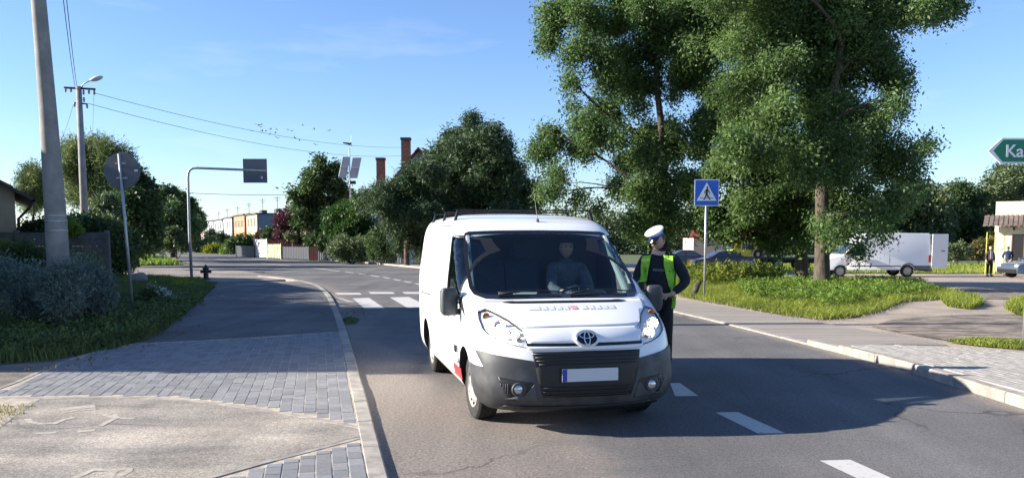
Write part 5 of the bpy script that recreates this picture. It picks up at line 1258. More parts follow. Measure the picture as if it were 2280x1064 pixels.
structure(terrain('lawn', far_lawn, .04, mat('lawn_green', (.10,.15,.035), .95, var=.3, scale=1.2, bump=.6, bscale=20), 2.5))
grass('grass', 'short bright grass beyond the parked van', far_lawn, 16000, .16, ML_grass, lambda x, y: T(x, y)+.04, .03, 5)
for k, (lab, px, n) in enumerate((('small grass island in the dirt entrance', [(2093,668),(2110,684),(2160,690),(2190,680),(2175,665),(2130,658)], 5000), ('grass tuft at the right edge by the sign post', [(2238,690),(2262,702),(2340,720),(2400,690),(2330,665),(2262,672)], 9000),
      ('thin grass strip behind the right pavement', [(2105,763),(2180,772),(2290,781),(2400,790),(2400,772),(2280,764),(2190,758)], 5000), ('trodden grass between the bank and the yard', [(2000,640),(2060,632),(2040,618),(1950,618),(1960,632)], 6000))):
    grass('grass', lab, GP(px), n, .16 if k != 2 else .06, ML_grass, zT, .012, 20+k, .45)
verge1 = GP([(476,634),(452,660),(410,694),(376,724),(330,748),(270,764),(196,778),(110,792),(0,800),(-300,805),(-500,800),(-500,680),(-200,630),(120,612),(250,613),(440,622)], .1)
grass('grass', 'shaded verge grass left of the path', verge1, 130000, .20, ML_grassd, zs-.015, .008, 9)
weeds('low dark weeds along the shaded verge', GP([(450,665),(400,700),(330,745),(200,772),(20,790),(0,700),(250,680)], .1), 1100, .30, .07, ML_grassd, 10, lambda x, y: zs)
grass('grass', 'sunlit grass by the boulder and the hydrant', GP([(452,640),(468,632),(440,621),(250,614),(250,634),(420,636)], .1), 16000, .17, ML_grass, zs-.015, .014, 11)
grass('grass', 'grass island across the side street', GP([(404,589),(300,590),(200,590),(230,566),(300,568),(345,572)], .05), 14000, .28, ML_weed, .05, .03, 12)
grass('grass', 'sparse dry grass left of the cycle path', GP([(82,888),(0,941),(-200,960),(-60,886)], .1), 700, .03, ML_dryg, zs-.01, .006, 13)
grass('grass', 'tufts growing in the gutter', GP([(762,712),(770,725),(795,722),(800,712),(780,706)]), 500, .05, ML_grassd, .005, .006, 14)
M_dry = leafmat('fallen_leaf', (.06,.035,.015), (.18,.11,.05), .1)
o = leaves('litter', [(G(u, v, .1)[0], G(u, v, .1)[1], .118, .5, .5, .006) for u, v in ((470,660),(440,680),(410,700),(390,730),(360,745),(300,775),(200,800),(100,820),(790,700),(600,612))], 700, .04, M_dry, None, clump=3, clump_r=.02, up=6, droop=0, seed=5); o.data.update(); tag(o, 'dry leaves and twigs scattered along the path edge', 'leaf litter', kind='stuff')
# ================================================================== buildings
M_render = mat('beige_render', (.34,.28,.19), .9, var=.08, scale=3, bump=.2, bscale=60)
M_tile = mat('dark_roof_tile', (.06,.05,.05), .7, var=.25, scale=6)
M_tiler = mat('red_roof_tile', (.22,.05,.03), .7, var=.25, scale=6)
M_brick = mat('chimney_brick', (.24,.09,.06), .9, var=.3, scale=9, bump=.4, bscale=30)
M_wframe = mat('window_frame', (.5,.5,.5), .5); M_pane = mat('pane', (.03,.04,.05), .08, spec=.8)
def window(parent, c, w, h, axis='y', out=-1, frame=None, cross=True):
    """window part with a pane sub-part; the wall faces `axis` in direction `out`"""
    f = MB(); t = .06
    def bx(a0, a1, z0, z1, d0, d1):
        if axis == 'y': f.box((c[0]+a0, c[1]+min(out*d0, out*d1), c[2]+z0), (c[0]+a1, c[1]+max(out*d0, out*d1), c[2]+z1))
        else: f.box((c[0]+min(out*d0, out*d1), c[1]+a0, c[2]+z0), (c[0]+max(out*d0, out*d1), c[1]+a1, c[2]+z1))
    bx(-w/2, w/2, h/2-t, h/2, .0, .05); bx(-w/2, w/2, -h/2, -h/2+t, 0, .05); bx(-w/2, -w/2+t, -h/2+t, h/2-t, 0, .05); bx(w/2-t, w/2, -h/2+t, h/2-t, 0, .05)
    if cross: bx(-t/2, t/2, -h/2+t, h/2-t, 0, .045)
    bx(-w/2-.05, w/2+.05, -h/2-.06, -h/2-.003, 0, .10)
    o = f.build('window', frame or M_wframe, parent); f.v, f.f, f.m = [], [], []
    bx(-w/2+t+.002, w/2-t-.002, -h/2+t+.002, h/2-t-.002, .005, .02); f.build('pane', M_pane, o); return o
def tiled_roof(parent, P0, P1, P2, P3, m, rows=10, th=.05, name='roof'):
    """sloping roof plane eave P0-P1, ridge P3-P2, laid in overlapping courses"""
    P0, P1, P2, P3 = map(Vector, (P0, P1, P2, P3)); n = (P1-P0).cross(P3-P0).normalized(); n = n if n.z > 0 else -n; b = MB()
    for i in range(rows):
        a, c = i/rows, (i+1.06)/rows; c = min(c, 1.02); A0, A1, C1, C0 = P0.lerp(P3, a), P1.lerp(P2, a), P1.lerp(P2, c), P0.lerp(P3, c)
        b.slab([A0+n*th, A1+n*th, C1+n*.01, C0+n*.01], -n*.10)
    o = b.build(name, m, parent); o['kind'] = 'stuff'; return o
# ---- house at the left edge (gable to the camera), and its neighbour nearer by, off the picture
def gable_house(label, x0, x1, y0, y1, eave, ridge, wall, tile, porch=False):
    e = thing('house', label, 'house', ((x0+x1)/2, y0, 0)); ox, oy = (x0+x1)/2, y0; X0, X1, Y1 = x0-ox, x1-ox, y1-oy; xm = 0
    b = MB(); b.slab([(X0,0,-.1),(X1,0,-.1),(X1,0,eave),(xm,0,ridge),(X0,0,eave)], (0, Y1, 0)); b.build('wall', wall, e)
    ov = .55; s = (ridge-eave)/(X1-xm); ze = eave-ov*s+.06
    r1 = tiled_roof(e, (X1+ov,-ov,ze), (X1+ov,Y1+ov,ze), (xm,Y1+ov,ridge+.08), (xm,-ov,ridge+.08), tile)
    r2 = tiled_roof(e, (X0-ov,-ov,ze), (X0-ov,Y1+ov,ze), (xm,Y1+ov,ridge+.08), (xm,-ov,ridge+.08), tile)
    g = MB(); g.tube([(X1+ov+.05,-ov,ze-.02), (X1+ov+.05,Y1+ov,ze-.02)], .07, 8); g.tube([(X1+ov+.05,-ov+.3,ze-.05), (X1+ov-.15,-.1,ze-.35), (X1+.08,-.1,ze-.7), (X1+.08,-.1,.1)], .05, 8); g.build('gutter', M_black, e, smooth=True)
    return e, (ox, oy)
HA, oa = gable_house('beige house with dark tiled gable roof at the left edge behind the plank wall', -28.0, -17.2, 30, 38.5, 3.40, 6.72, M_render, M_tile)
HA.location = (-17.5-5.4*math.cos(R(30)), 30.3-5.4*math.sin(R(30)), 0); HA.rotation_euler = (0, 0, R(30))
for dx, z in ((3.9,3.1),(3.9,.9),(1.2,3.0)): window(HA, (dx, 0, z), 1.0, 1.2, 'y', -1)
an = MB(); an.tube([(3.2,2,4.2),(3.2,2,8.0)], .02, 6); an.tube([(2.9,2,7.8),(3.5,2,7.8)], .012, 4); an.tube([(3.0,2,7.5),(3.4,2,7.5)], .012, 4); an.build('aerial', M_black, HA)
lt = bpy.data.objects.new('porch', None); COL.objects.link(lt); lt.parent = HA; lt.location = (3.5, -2.3, 0)
b = MB(); b.slab([(-4.2,0,2.0),(1.2,0,2.0),(1.2,2.4,2.65),(-4.2,2.4,2.65)], (0,0,.08)); b.build('porch_roof', M_tiler, lt)
for q in (-3.2, -1.1, 1.0): b = MB(); b.box((q-.07,.1,0),(q+.07,.24,2.02)); b.build('porch_post', M_wframe, lt)
HB, ob = gable_house('rendered house beside the pavement left of the viewer casting the long shadow', -21.5, -13.9, 11.15, 20.8, 4.2, 6.95, M_render, M_tiler)
for dy in (2.5, 6.0, 8.5): window(HB, (3.8, dy, 1.6), 1.1, 1.3, 'x', 1)
shade_tree = tree('garden_or_shade_tree', 'unseen tree added outside the left edge to shade the gap between the houses', (-17.6,24.5,0), [(-17.7,21.9,4.6,1.1,1.2,1.2),(-17.6,24.0,3.9,1.3,1.6,1.3),(-17.4,25.6,3.4,1.2,1.5,1.2),(-17.7,22.6,3.9,1.1,1.3,1.2),(-17.8,26.8,3.6,1.1,1.2,1.2),(-17.6,24.5,2.4,1.3,2.2,1.1)], 16000, .22, ML_dark, tr=.14, fork=.3, nl=5, seed=77)  # out of view, put in to close the shadow gap between the houses
# ---- plank wall with posts
wl_ = thing('plank_wall', 'grey concrete plank wall behind the silvery shrubs', 'wall', (X(120,30), 30, 0))
M_conc = mat('old_concrete', (.115,.115,.115), .95, var=.2, scale=3, bump=.3, bscale=40)
xa, xb = X(-160,30)-X(120,30), X(240,30)-X(120,30); npan = 4; pw = (xb-xa)/npan
for k in range(npan+1):
    b = MB(); b.box((xa+k*pw-.07,-.08,-.1),(xa+k*pw+.07,.08,2.02)); b.build('post', M_conc, wl_, bevel=.01)
    if k < npan:
        for j in range(8):
            b = MB(); b.box((xa+k*pw+.075,-.03+.006*(j%2),.0+j*.245),(xa+(k+1)*pw-.075,.03+.006*(j%2),.0+j*.245+.235)); b.build('plank', M_conc, wl_, bevel=.006)
# ---- terraced houses far down the road
Hc = {'pale yellow': (.55,.42,.22), 'orange': (.60,.20,.09), 'white': (.62,.62,.60), 'off white': (.52,.54,.56), 'greyish': (.45,.47,.50), 'pinkish': (.50,.33,.27)}
names = ['pale yellow','orange','white','off white','greyish','pinkish']
tops = [(574,477),(546,479),(518,485),(497,490),(477,492),(462,496)]; Ys = [142,156,172,190,210,234]
pos = ['nearest unit with shade painted on its bare gable end','second unit from the bare gable end','third unit from the bare gable end','fourth unit from the bare gable end','fifth unit from the bare gable end','furthest unit of the row']
M_flat = mat('flat_roof', (.05,.05,.055), .8); M_gab_shade = mat('gable_shade_tone', (.16,.19,.24), .9)  # camera-side end walls: their shade is put into this dark blue-grey
for k, nm in enumerate(names):
    u, vtop = tops[k]; Y = Ys[k]; x = X(u, Y); H = P(u, vtop, Y)[2]; wpx = 24 if k < 2 else 19; nxt = P(u-wpx, 530, Y+11)
    p0 = Vector((x, Y, 0)); p1 = Vector((nxt[0], Y+11, 0)); fd = (p1-p0); L = fd.length; ang = math.atan2(fd.y, fd.x)
    e = thing('terraced_house', f'{nm} flat roofed terraced house, {pos[k]}', 'house', tuple(p0), ang, 'terraced houses down the road')
    # local x runs along the facade (away), local y to the left of it is the street side
    M_h = mat('house_'+nm.replace(' ', '_'), Hc[nm], .9, var=.05, scale=1)
    b = MB(); b.box((0,-9.0,-.3),(L,0,H)); b.build('wall', [M_h], e)
    g = MB(); g.box((-.06,-9.0,-.3),(-.005,-.003,H-.02)); g.build('gable', M_gab_shade, e)
    r = MB(); r.box((-.15,-9.2,H+.005),(L+.15,.22,H+.22)); r.box((L*.4,-5,H+.22),(L*.6,-4,H+1.1)); ro = r.build('roof', M_flat, e)
    a = MB(); a.tube([(L*.3,-4,H+.2),(L*.3,-4,H+3.2)], .05, 5); a.tube([(L*.3,-4.6,H+2.9),(L*.3,-3.4,H+2.9)], .03, 4); a.tube([(L*.3,-4.4,H+2.5),(L*.3,-3.6,H+2.5)], .03, 4); a.build('aerial', M_black, e)
    for zz in (1.5, 4.4):
        for t in (.2, .5, .8): window(e, (L*t, .0, zz), L*.17, 1.5, 'y', 1, cross=False)
    b = MB(); b.box((.1,.003,2.7),(L*.9,.06,3.4)); b.build('spandrel', mat('spandrel_'+nm.replace(' ', '_'), tuple(min(.8, c*1.15+.05) for c in Hc[nm]), .8), e)
# ---- brick house with chimneys hidden by the pines
e = thing('house', 'steep red roofed house with two tall brick chimneys hidden behind the pines', 'house', (X(905,66), 66, 0)); c0 = X(905,66)
rx = lambda u: X(u,66)-c0; rz = lambda v: P(905, v, 66)[2]
b = MB(); b.slab([(rx(866),0,-.1),(rx(1010),0,-.1),(rx(1010),0,rz(430)),(rx(935),0,rz(335)),(rx(866),0,rz(420))], (0,9,0)); b.build('wall', mat('white_render', (.62,.60,.56), .9, var=.05), e)
tiled_roof(e, (rx(858),-.5,rz(424)), (rx(858),9.5,rz(424)), (rx(935),9.5,rz(330)), (rx(935),-.5,rz(330)), M_tiler)
tiled_roof(e, (rx(1016),-.5,rz(434)), (rx(1016),9.5,rz(434)), (rx(935),9.5,rz(330)), (rx(935),-.5,rz(330)), M_tiler)
for (ua, ub, vt) in ((847,864,360),(901,920,316)):
    b = MB(); b.box((rx(ua),-1.4,1),(rx(ub),-.8,rz(vt))); ch = b.build('chimney', M_brick, e)
    b = MB(); b.box((rx(ua)-.05,-1.45,rz(vt)+.003),(rx(ub)+.05,-.75,rz(vt-5))); b.build('chimney_cap', M_flat, ch)
b = MB(); b.box((rx(936),1.5,4),(rx(950),2.2,rz(330))); b.build('chimney', M_brick, e)
sh = thing('garden_shed', 'white rendered outbuilding glimpsed through the pine stems', 'shed', (X(880,60), 60, 0)); b = MB(); b.box((X(862,60)-X(880,60),0,-.1),(X(912,60)-X(880,60),3,P(0,508,60)[2])); b.build('wall', mat('white_shed', (.7,.68,.64), .9), sh); b = MB(); b.box((X(858,60)-X(880,60),-.3,P(0,508,60)[2]+.003),(X(916,60)-X(880,60),3.3,P(0,508,60)[2]+.15)); b.build('roof', M_tile, sh)
sh2 = thing('garden_shed', 'low red roofed outbuilding behind the pale yellow gate', 'shed', (X(640,92), 92, 0)); b = MB(); b.slab([(-3,0,0),(3,0,0),(3,0,2.2),(0,0,3.4),(-3,0,2.2)], (0,4,0)); b.build('wall', M_tiler, sh2)
b = MB(); b.slab([(-3.3,-.2,2.2),(0,-.2,3.55),(0,-.2,3.7),(-3.3,-.2,2.35)], (0,4.4,0)); b.slab([(3.3,-.2,2.2),(0,-.2,3.55),(0,-.2,3.7),(3.3,-.2,2.35)], (0,4.4,0)); b.build('roof', M_tiler, sh2)
# garden fences and gates across the road
def board_fence(name, label, cat, u0, v0, u1, v1, htop_px, m, nb, piece='board', gap=.15, fr=None, post=True):
    p0 = np.array(G(u0, v0)); p1 = np.array(G(u1, v1)); d = p1-p0; L = np.linalg.norm(d); H = htop_px*p0[1]/F; e = thing(name, label, cat, (*p0, 0), math.atan2(d[1], d[0])); w = L/nb
    for k in range(nb):
        b = MB(); b.box((k*w+w*gap*.5,-.015,.08),((k+1)*w-w*gap*.5,.015,H+random.uniform(-.01,.01))); b.build(piece, m, e)
    if post:
        for x in (-.05, L+.05): b = MB(); b.box((x-.05,-.06,-.1),(x+.05,.06,H+.08)); b.build('post', fr or m, e)
    b = MB(); b.box((0,.018,.3),(L,.05,.38)); b.box((0,.018,H-.35),(L,.05,H-.27)); b.build('rail', fr or m, e); return e
M_dfence = mat('dark_fence', (.028,.032,.042), .6, var=.1); M_wgate = mat('white_gate', (.48,.46,.46), .6, var=.06); M_ygate = mat('pale_yellow_gate', (.42,.43,.26), .7, var=.4, scale=4)
board_fence('fence', 'dark grey board fence left of the white gate', 'fence', 527,571, 567,574, 24, M_dfence, 14)
board_fence('gate', 'tall white board gate across the road', 'gate', 569,574, 595,575, 41, M_wgate, 4, gap=.06)
board_fence('gate', 'pale yellow mottled garden gate between the white gate and the dark fence', 'gate', 598,575.5, 626,577, 32, M_ygate, 8, gap=.25)
board_fence('gate', 'wide dark grey driveway gate beside the brown pillar', 'gate', 629,577, 688,580, 28, M_dfence, 16)
b = MB(); x, y = G(690,580.5); x2, y2 = G(708,581); b.box((x,y-.2,-.1),(x2,y+.3,1.05)); tag(b.build('gate_pillar', M_brick, None, bevel=.02), 'low brown masonry pillar right of the dark gate', 'pillar')
board_fence('fence', 'low grey fence in front of the hedge bush under the lamp', 'fence', 712,581.5, 900,589, 20, M_dfence, 40, gap=.4)
board_fence('fence', 'low grey fence far down the road left of the gardens', 'fence', 388,557, 412,559, 13, M_conc, 8)
b = MB(); x, y = G(332,549); b.box((x-5,y,0),(x+4,y+2,3.2)); b.build('x', M_wgate) if False else None
gx, gy = G(320,553); board_fence('fence', 'pale far fence at the bend of the road', 'fence', 330,552.5, 352,552.5, 15, M_wgate, 6)
# ---- flat-roofed building on the right
bx0 = X(2212,56); e = thing('workshop', 'cream flat roofed workshop with corrugated awning at the right edge', 'building', (bx0, 56, -.5), -R(31))
zz = lambda v, Y=56: P(2240, v, Y)[2]+.5
M_cream = mat('cream_render', (.66,.60,.44), .9, var=.10, scale=1.5, bump=.2, bscale=30)
b = MB(); b.box((0,0,-.1),(7.5,7,zz(449))); b.build('wall', M_cream, e)
b = MB(); b.box((.25,-1.25,-.0),(7.5,-.003,zz(505))); b.box((2.5,-1.27,zz(505)),(7.5,-.003,zz(498))); b.build('annex', M_cream, e)
aw = MB(); n = 60
for k in range(n):
    xa_ = -.6+k*.135; z_ = .018*(1 if k % 2 else -1); aw.slab([(xa_,-2.0,zz(503,54)+z_),(xa_+.137,-2.0,zz(503,54)+z_),(xa_+.137,.0,zz(480)+z_),(xa_,.0,zz(480)+z_)], (0,0,.03))
o = aw.build('awning', mat('corrugated_sheet', (.17,.13,.11), .7, metal=.2, var=.35, scale=3), e); o['kind'] = 'stuff'
for (a0, a1, mt, nm) in ((1.05,2.3,M_dark,'doorway'),):
    b = MB(); b.box((a0,-1.30,-.0),(a1,-1.26,zz(522))); dd = b.build(nm, M_dark, e)
    for xx in (a0-.05, (a0+a1)/2, a1): b = MB(); b.box((xx,-1.33,0),(xx+.06,-1.305,zz(521))); b.build('door_frame', mat('brown_frame', (.20,.10,.07), .6), dd)
b = MB(); b.box((2.5,-1.33,0),(3.3,-1.28,zz(524))); b.build('door', mat('brown_door', (.16,.08,.06), .6), e)
b = MB(); b.box((1.05,-1.36,zz(513)),(1.16,-1.275,zz(505))); b.build('wall_lamp', M_black, e)
M_ytube = mat('yellow_tube', (.55,.50,.08), .5)
yg = thing('tube_gate', 'open yellow tubular gate frame standing by the workshop corner', 'gate', (X(2196,53.5), 53.5, -.48)); w = X(2213,53.5)-X(2196,53.5)
b = MB(); h = P(0,517,53.5)[2]+.48; b.tube([(0,0,0),(0,0,h),(w,0,h),(w,0,0)], .03, 6); b.build('gate_frame', M_ytube, yg)
for k in range(1, 3): b = MB(); b.tube([(0,0,h*k/3),(w,0,h*k/3)], .02, 6); b.build('bar', M_ytube, yg)
yg2 = thing('tube_gate', 'yellow tubular gate frame standing before the cream wall', 'gate', (X(2232,53.6), 53.6, -.48))
b = MB(); b.tube([(-.45,0,0),(-.45,0,h*.98),(.1,0,h*.98),(.1,0,0)], .025, 6); b.build('gate_frame', M_ytube, yg2)
b = MB(); b.tube([(-.45,0,h*.6),(.1,0,h*.6)], .02, 6); b.build('bar', M_ytube, yg2)
# pink walled house glimpsed through the trees
e = thing('house', 'low pinkish house with brown roof glimpsed under the tree crowns behind the cars', 'house', (X(1625,82), 82, -.5)); b = MB()
b.box((-3.5,0,0),(3.5,5,P(0,530,82)[2]+.5)); b.build('wall', mat('pink_render', (.55,.38,.32), .9), e); zt_ = P(0,530,82)[2]+.5
b = MB(); b.slab([(-4,-.4,zt_+.003),(4,-.4,zt_+.003),(3.0,2.5,zt_+1.1),(-3.0,2.5,zt_+1.1)], (0,0,.12)); b.build('roof', M_tiler, e); window(e, (1.5,0,1.6), 1.2, 1.1, 'y', -1)
# ================================================================== poles, signs, lamps
M_pole = mat('pole_concrete', (.27,.255,.24), .9, var=.16, scale=2.5, bump=.3, bscale=60)
M_galv = mat('galvanised_steel', (.42,.43,.44), .45, metal=.55, var=.08, scale=9)
M_signback = mat('sign_back', (.13,.14,.16), .5, metal=.4, var=.08, scale=5)
M_blue = mat('sign_blue', (.01,.10,.50), .35); M_signw = mat('sign_white', (.72,.72,.74), .4); M_signk = mat('sign_black', (.01,.01,.01), .4)
M_green = mat('sign_green', (.0,.165,.095), .35); M_wire = mat('wire', (.015,.015,.017), .6)
Yp = 17.0; pb = P(133, 640, Yp); pt = P(72, -160, Yp)
cp = thing('concrete_pole', 'thick bare concrete pole rising out of the frame on the left', 'pole', (pb[0], Yp, .05)); b = MB()
b.tube([(0,0,-.1),(P(125,500,Yp)[0]-pb[0],0,P(125,500,Yp)[2]),(P(107,250,Yp)[0]-pb[0],0,P(107,250,Yp)[2]),(pt[0]-pb[0],0,pt[2]),(pt[0]-pb[0]-.25,0,pt[2]+2.0)], [.222,.200,.158,.118,.10], 28); b.build('shaft', M_pole, cp, smooth=True)
for v in (480, 492, 513): q = P(125+(v-500)*.06, v, Yp); b = MB(); b.lathe([(.206,-.010),(.211,-.008),(.211,.008),(.206,.010)], c=(q[0]-pb[0],0,q[2]-.05), n=28); b.build('band', M_galv, cp)
Yl = 41.0; lb = P(192, 560, Yl); ltp = P(175, 193, Yl)
lp = thing('lamp_pole', 'slim concrete pole with crossarm, insulators and a curved street lamp', 'pole', (lb[0], Yl, 0)); b = MB(); dx = ltp[0]-lb[0]
b.tube([(0,0,0),(dx*.5,0,ltp[2]*.5),(dx,0,ltp[2])], [.20,.165,.125], 16); b.build('shaft', M_pole, lp, smooth=True)
L_ = lambda u, v, Y=Yl: tuple(np.array(P(u, v, Y))-np.array((lb[0], Yl, 0)))
b = MB(); b.tube([L_(143,195.5), L_(212,199)], .05, 8); b.tube([L_(164,229),L_(195,232)], .035, 8); ca = b.build('crossarm', M_black, lp)
for u, v in ((146,200),(158,200),(186,206),(198,204),(210,206),(166,233),(194,236),(187,222)):
    c = L_(u, v); b = MB(); b.lathe([(.001,-.12),(.05,-.10),(.035,-.04),(.06,.0),(.035,.04),(.05,.09),(.001,.12)], c=c, n=10); b.build('insulator', mat('porcelain', (.25,.20,.17), .3) if 'porcelain' not in bpy.data.materials else bpy.data.materials['porcelain'], ca, smooth=True)
b = MB(); b.tube([L_(181,197),L_(184,190),L_(192,184),L_(204,179)], [.035,.032,.03,.028], 8); b.build('lamp_arm', M_galv, lp, smooth=True)
b = MB(); c = L_(214,176.5); vs = []
for j, (t, r) in enumerate(((0,.02),(.08,.10),(.25,.155),(.5,.185),(.75,.16),(.95,.09),(1,.02))):
    for i in range(12): a = 2*math.pi*i/12; vs.append((c[0]-.30+t*.62, c[1]+r*math.cos(a), c[2]-.06+t*.16+r*.62*math.sin(a)))
b.add(vs, [(j*12+i, j*12+(i+1) % 12, (j+1)*12+(i+1) % 12, (j+1)*12+i) for j in range(6) for i in range(12)]); b.build('lamp_head', mat('lamp_housing', (.50,.50,.48), .4), lp, smooth=True)
# wires
def wire(label, a, bq, sag, r=.012, n=30, group='overhead wires', mid=None):
    a, bq = Vector(a), Vector(bq); pts = [a.lerp(bq, t)-Vector((0,0,sag*4*t*(1-t))) for t in np.linspace(0, 1, n)]
    b = MB(); b.tube(pts, r, 5, cap=False); o = b.build('overhead_wire', M_wire, None, smooth=True); tag(o, label, 'wire', group); return o, pts
far1 = P(905,328,88); far2 = P(905,346,88)
w1, wp1 = wire('upper of the two long wires sagging from the lamp pole to the chimneys', P(212,208,Yl), far1, .75)
w2, wp2 = wire('lower of the two long wires sagging from the lamp pole to the chimneys', P(197,231,Yl), far2, .9)
wire('left one of the wires running up from the lamp pole crossarm', P(168,198,Yl), P(134,-60,Yl-20), .3); wire('right one of the wires running up from the lamp pole crossarm', P(172,197,Yl), P(142,-60,Yl-20), .3)
wire('thin wire running down from the lamp pole to the left', P(164,230,Yl), P(134,312,Yl+25), .2, .009); wire('thin drop wire beside the lamp pole', P(209,206,Yl), P(205,330,Yl+25), .1, .007)
wire('far low wire crossing the sky above the terraced houses', P(340,425,120), P(700,432,120), .3, .035)
# birds
rb = random.Random(4)
bird0 = None
for k, (u, v) in enumerate([(576,279),(581,283),(584,292),(592,292),(603,288),(615,288),(614,296),(641,289),(649,292),(674,279),(700,288),(733,291),(559,291),(617,307),(656,307),(667,313),(702,322),(601,299)]):
    lb_ = 'small dark bird in the loose flock around the overhead wires'
    if bird0 is None:
        bird0 = thing('bird', lb_, 'bird', P(u, v, 62), 0, 'flock of birds by the wires'); b = MB()
        b.lathe([(.001,-.16),(.03,-.10),(.05,0),(.04,.08),(.02,.12),(.001,.15)], axis='y', n=8); b.slab([(-.03,-.16,0),(.03,-.16,0),(.05,-.27,0),(-.05,-.27,0)], (0,0,.01)); b.build('bird_body', M_black, bird0, smooth=True)
        for s in (1,-1): b = MB(); b.slab([(s*.03,.05,0),(s*.20,.06,.10),(s*.34,-.04,.06),(s*.18,-.05,.06),(s*.03,-.05,0)], (0,0,.008)); b.build('wing', M_black, bird0)
        continue
    c = copy_tree(bird0); c.scale = (.5,.5,.5); c.location = P(u, v, 62+rb.uniform(-4, 4)); c.rotation_euler = (rb.uniform(-.4,.4), rb.uniform(-.8,.8), rb.uniform(0, 6.28))
# round sign seen from behind
Yr = 19.0; e = thing('round_sign', 'round traffic sign seen from behind on a leaning grey post', 'sign', (X(291,Yr), Yr, .09)); t0 = P(265,343,Yr); bx_, bz_ = X(291,Yr), .09
b = MB(); b.tube([(0,0,-.1),(t0[0]-bx_,0,t0[2]-bz_)], .032, 12); b.build('post', M_galv, e, smooth=True); c = P(269,380,Yr); c = (c[0]-bx_, -.05, c[2]-bz_)
b = MB(); b.lathe([(.001,-.006),(.385,-.006),(.398,.016),(.402,.014),(.396,-.010),(.001,-.012)], c=(c[0], -.0+.05, c[2]), axis='y', n=48); b.build('sign_plate', M_signback, e, autos=True)
for dz in (.16,-.16): b = MB(); b.box((c[0]-.12-.015*dz*4,.012,c[2]+dz-.018),(c[0]+.12-.015*dz*4,.036,c[2]+dz+.018)); b.build('clamp', M_galv, e)
b = MB(); b.box((c[0]+.28,.030,c[2]-.02),(c[0]+.36,.034,c[2]+.025)); b.build('maker_sticker', M_signw, e)
e.rotation_euler = (0, 0, 0)
# arched gantry sign
Ya = 31.5; ax0 = X(425,Ya); e = thing('arched_sign', 'square sign seen from behind on a long arched pole over the path', 'sign', (ax0, Ya, .05)); A_ = lambda u, v: tuple(np.array(P(u, v, Ya))-np.array((ax0, Ya, .05)))
arc = [A_(425,634), A_(422,520), A_(418.5,396), A_(419.5,385), A_(423,378), A_(430,374.5), A_(440,374), A_(593,380.5)]
arc[0] = (0,0,-.1); b = MB(); b.tube(arc, [.055,.052,.048,.046,.045,.045,.045,.042], 12); b.build('pole', M_galv, e, smooth=True)
a0, a1 = A_(541,407), A_(593,353.5); b = MB(); b.box((a0[0],.050,a0[2]),(a1[0],.062,a1[2])); b.build('sign_plate', M_signback, e, bevel=.004)
b = MB(); q = A_(580,398); b.box((q[0],.045,q[2]),(q[0]+.07,.049,q[2]+.09)); b.build('maker_sticker', M_wprint, e)
# crossing signs: blue square, white triangle, walking figure
def crossing_sign(label, u, Y, vtop, size, zb, group='pedestrian crossing signs', under=True):
    ztop = P(u, vtop, Y)[2]-zb; e = thing('crossing_sign', label, 'sign', (X(u-3 if u > 1000 else u, Y), Y, zb), 0, group)
    b = MB(); b.tube([(0,0,-.1),(0,0,ztop-.03)], .030, 12); b.build('post', M_galv, e, smooth=True); s = size/2; zc = ztop-s*1.05
    b = MB(); b.box((-s,-.045,zc-s*1.08),(s,-.035,zc+s*1.05)); p = b.build('sign_plate', M_signw, e, bevel=.003)
    b = MB(); b.box((-s*.94,-.050,zc-s*1.02),(s*.94,-.0455,zc+s*.99)); b.build('blue_field', M_blue, p)
    b = MB(); b.slab([(-s*.80,-.0505,zc-s*.66),(s*.80,-.0505,zc-s*.66),(0,-.0505,zc+s*.80)], (0,-.003,0)); b.build('white_triangle', M_signw, p)
    f = MB(); y = -.054
    def lim(pts, w): 
        for a, c in zip(pts, pts[1:]):
            a, c = np.array(a)*s, np.array(c)*s; d = c-a; d /= np.linalg.norm(d); n = np.array([-d[1], d[0]])*w*s; a = a-d*w*s*.4; c = c+d*w*s*.4
            f.slab([(a[0]+n[0],y,zc+a[1]+n[1]),(c[0]+n[0],y,zc+c[1]+n[1]),(c[0]-n[0],y,zc+c[1]-n[1]),(a[0]-n[0],y,zc+a[1]-n[1])], (0,-.002,0))
    f.slab([(.03*s+.075*s*math.cos(t),y,zc+.42*s+.085*s*math.sin(t)) for t in np.linspace(0, 2*math.pi, 17)[:-1]], (0,-.002,0))
    lim([(.02,.28),(-.02,-.08)], .085); lim([(-.02,-.08),(.10,-.30),(.28,-.55)], .052); lim([(-.04,-.08),(-.08,-.32),(-.24,-.56)], .052); lim([(.05,.25),(.18,.08),(.24,-.06)], .035); lim([(-.0,.25),(-.14,.12),(-.20,-.04)], .035)
    lim([(-.56,-.43),(-.30,-.43)], .022); lim([(.0,-.43),(.10,-.43)], .022); lim([(.32,-.43),(.56,-.43)], .022)
    f.build('walking_figure', M_signk, p)
    return e
crossing_sign('blue pedestrian crossing sign on a grey post in front of the big locust tree', 1573, 24.5, 400, .70, .0)
crossing_sign('far blue pedestrian crossing sign before the pines left of the van', 832, 62, 479, .74, .02)
# fallen log behind the near sign and a board
b = MB(); p = P(1546,635,24.9); b.tube([(p[0]-.05,p[1],.03),(p[0]+.18,p[1]+.1,.50)], [.10,.07], 10); tag(b.build('tree_stump', M_bark, None, smooth=True), 'leaning grey stump in the grass beside the near crossing sign', 'stump')
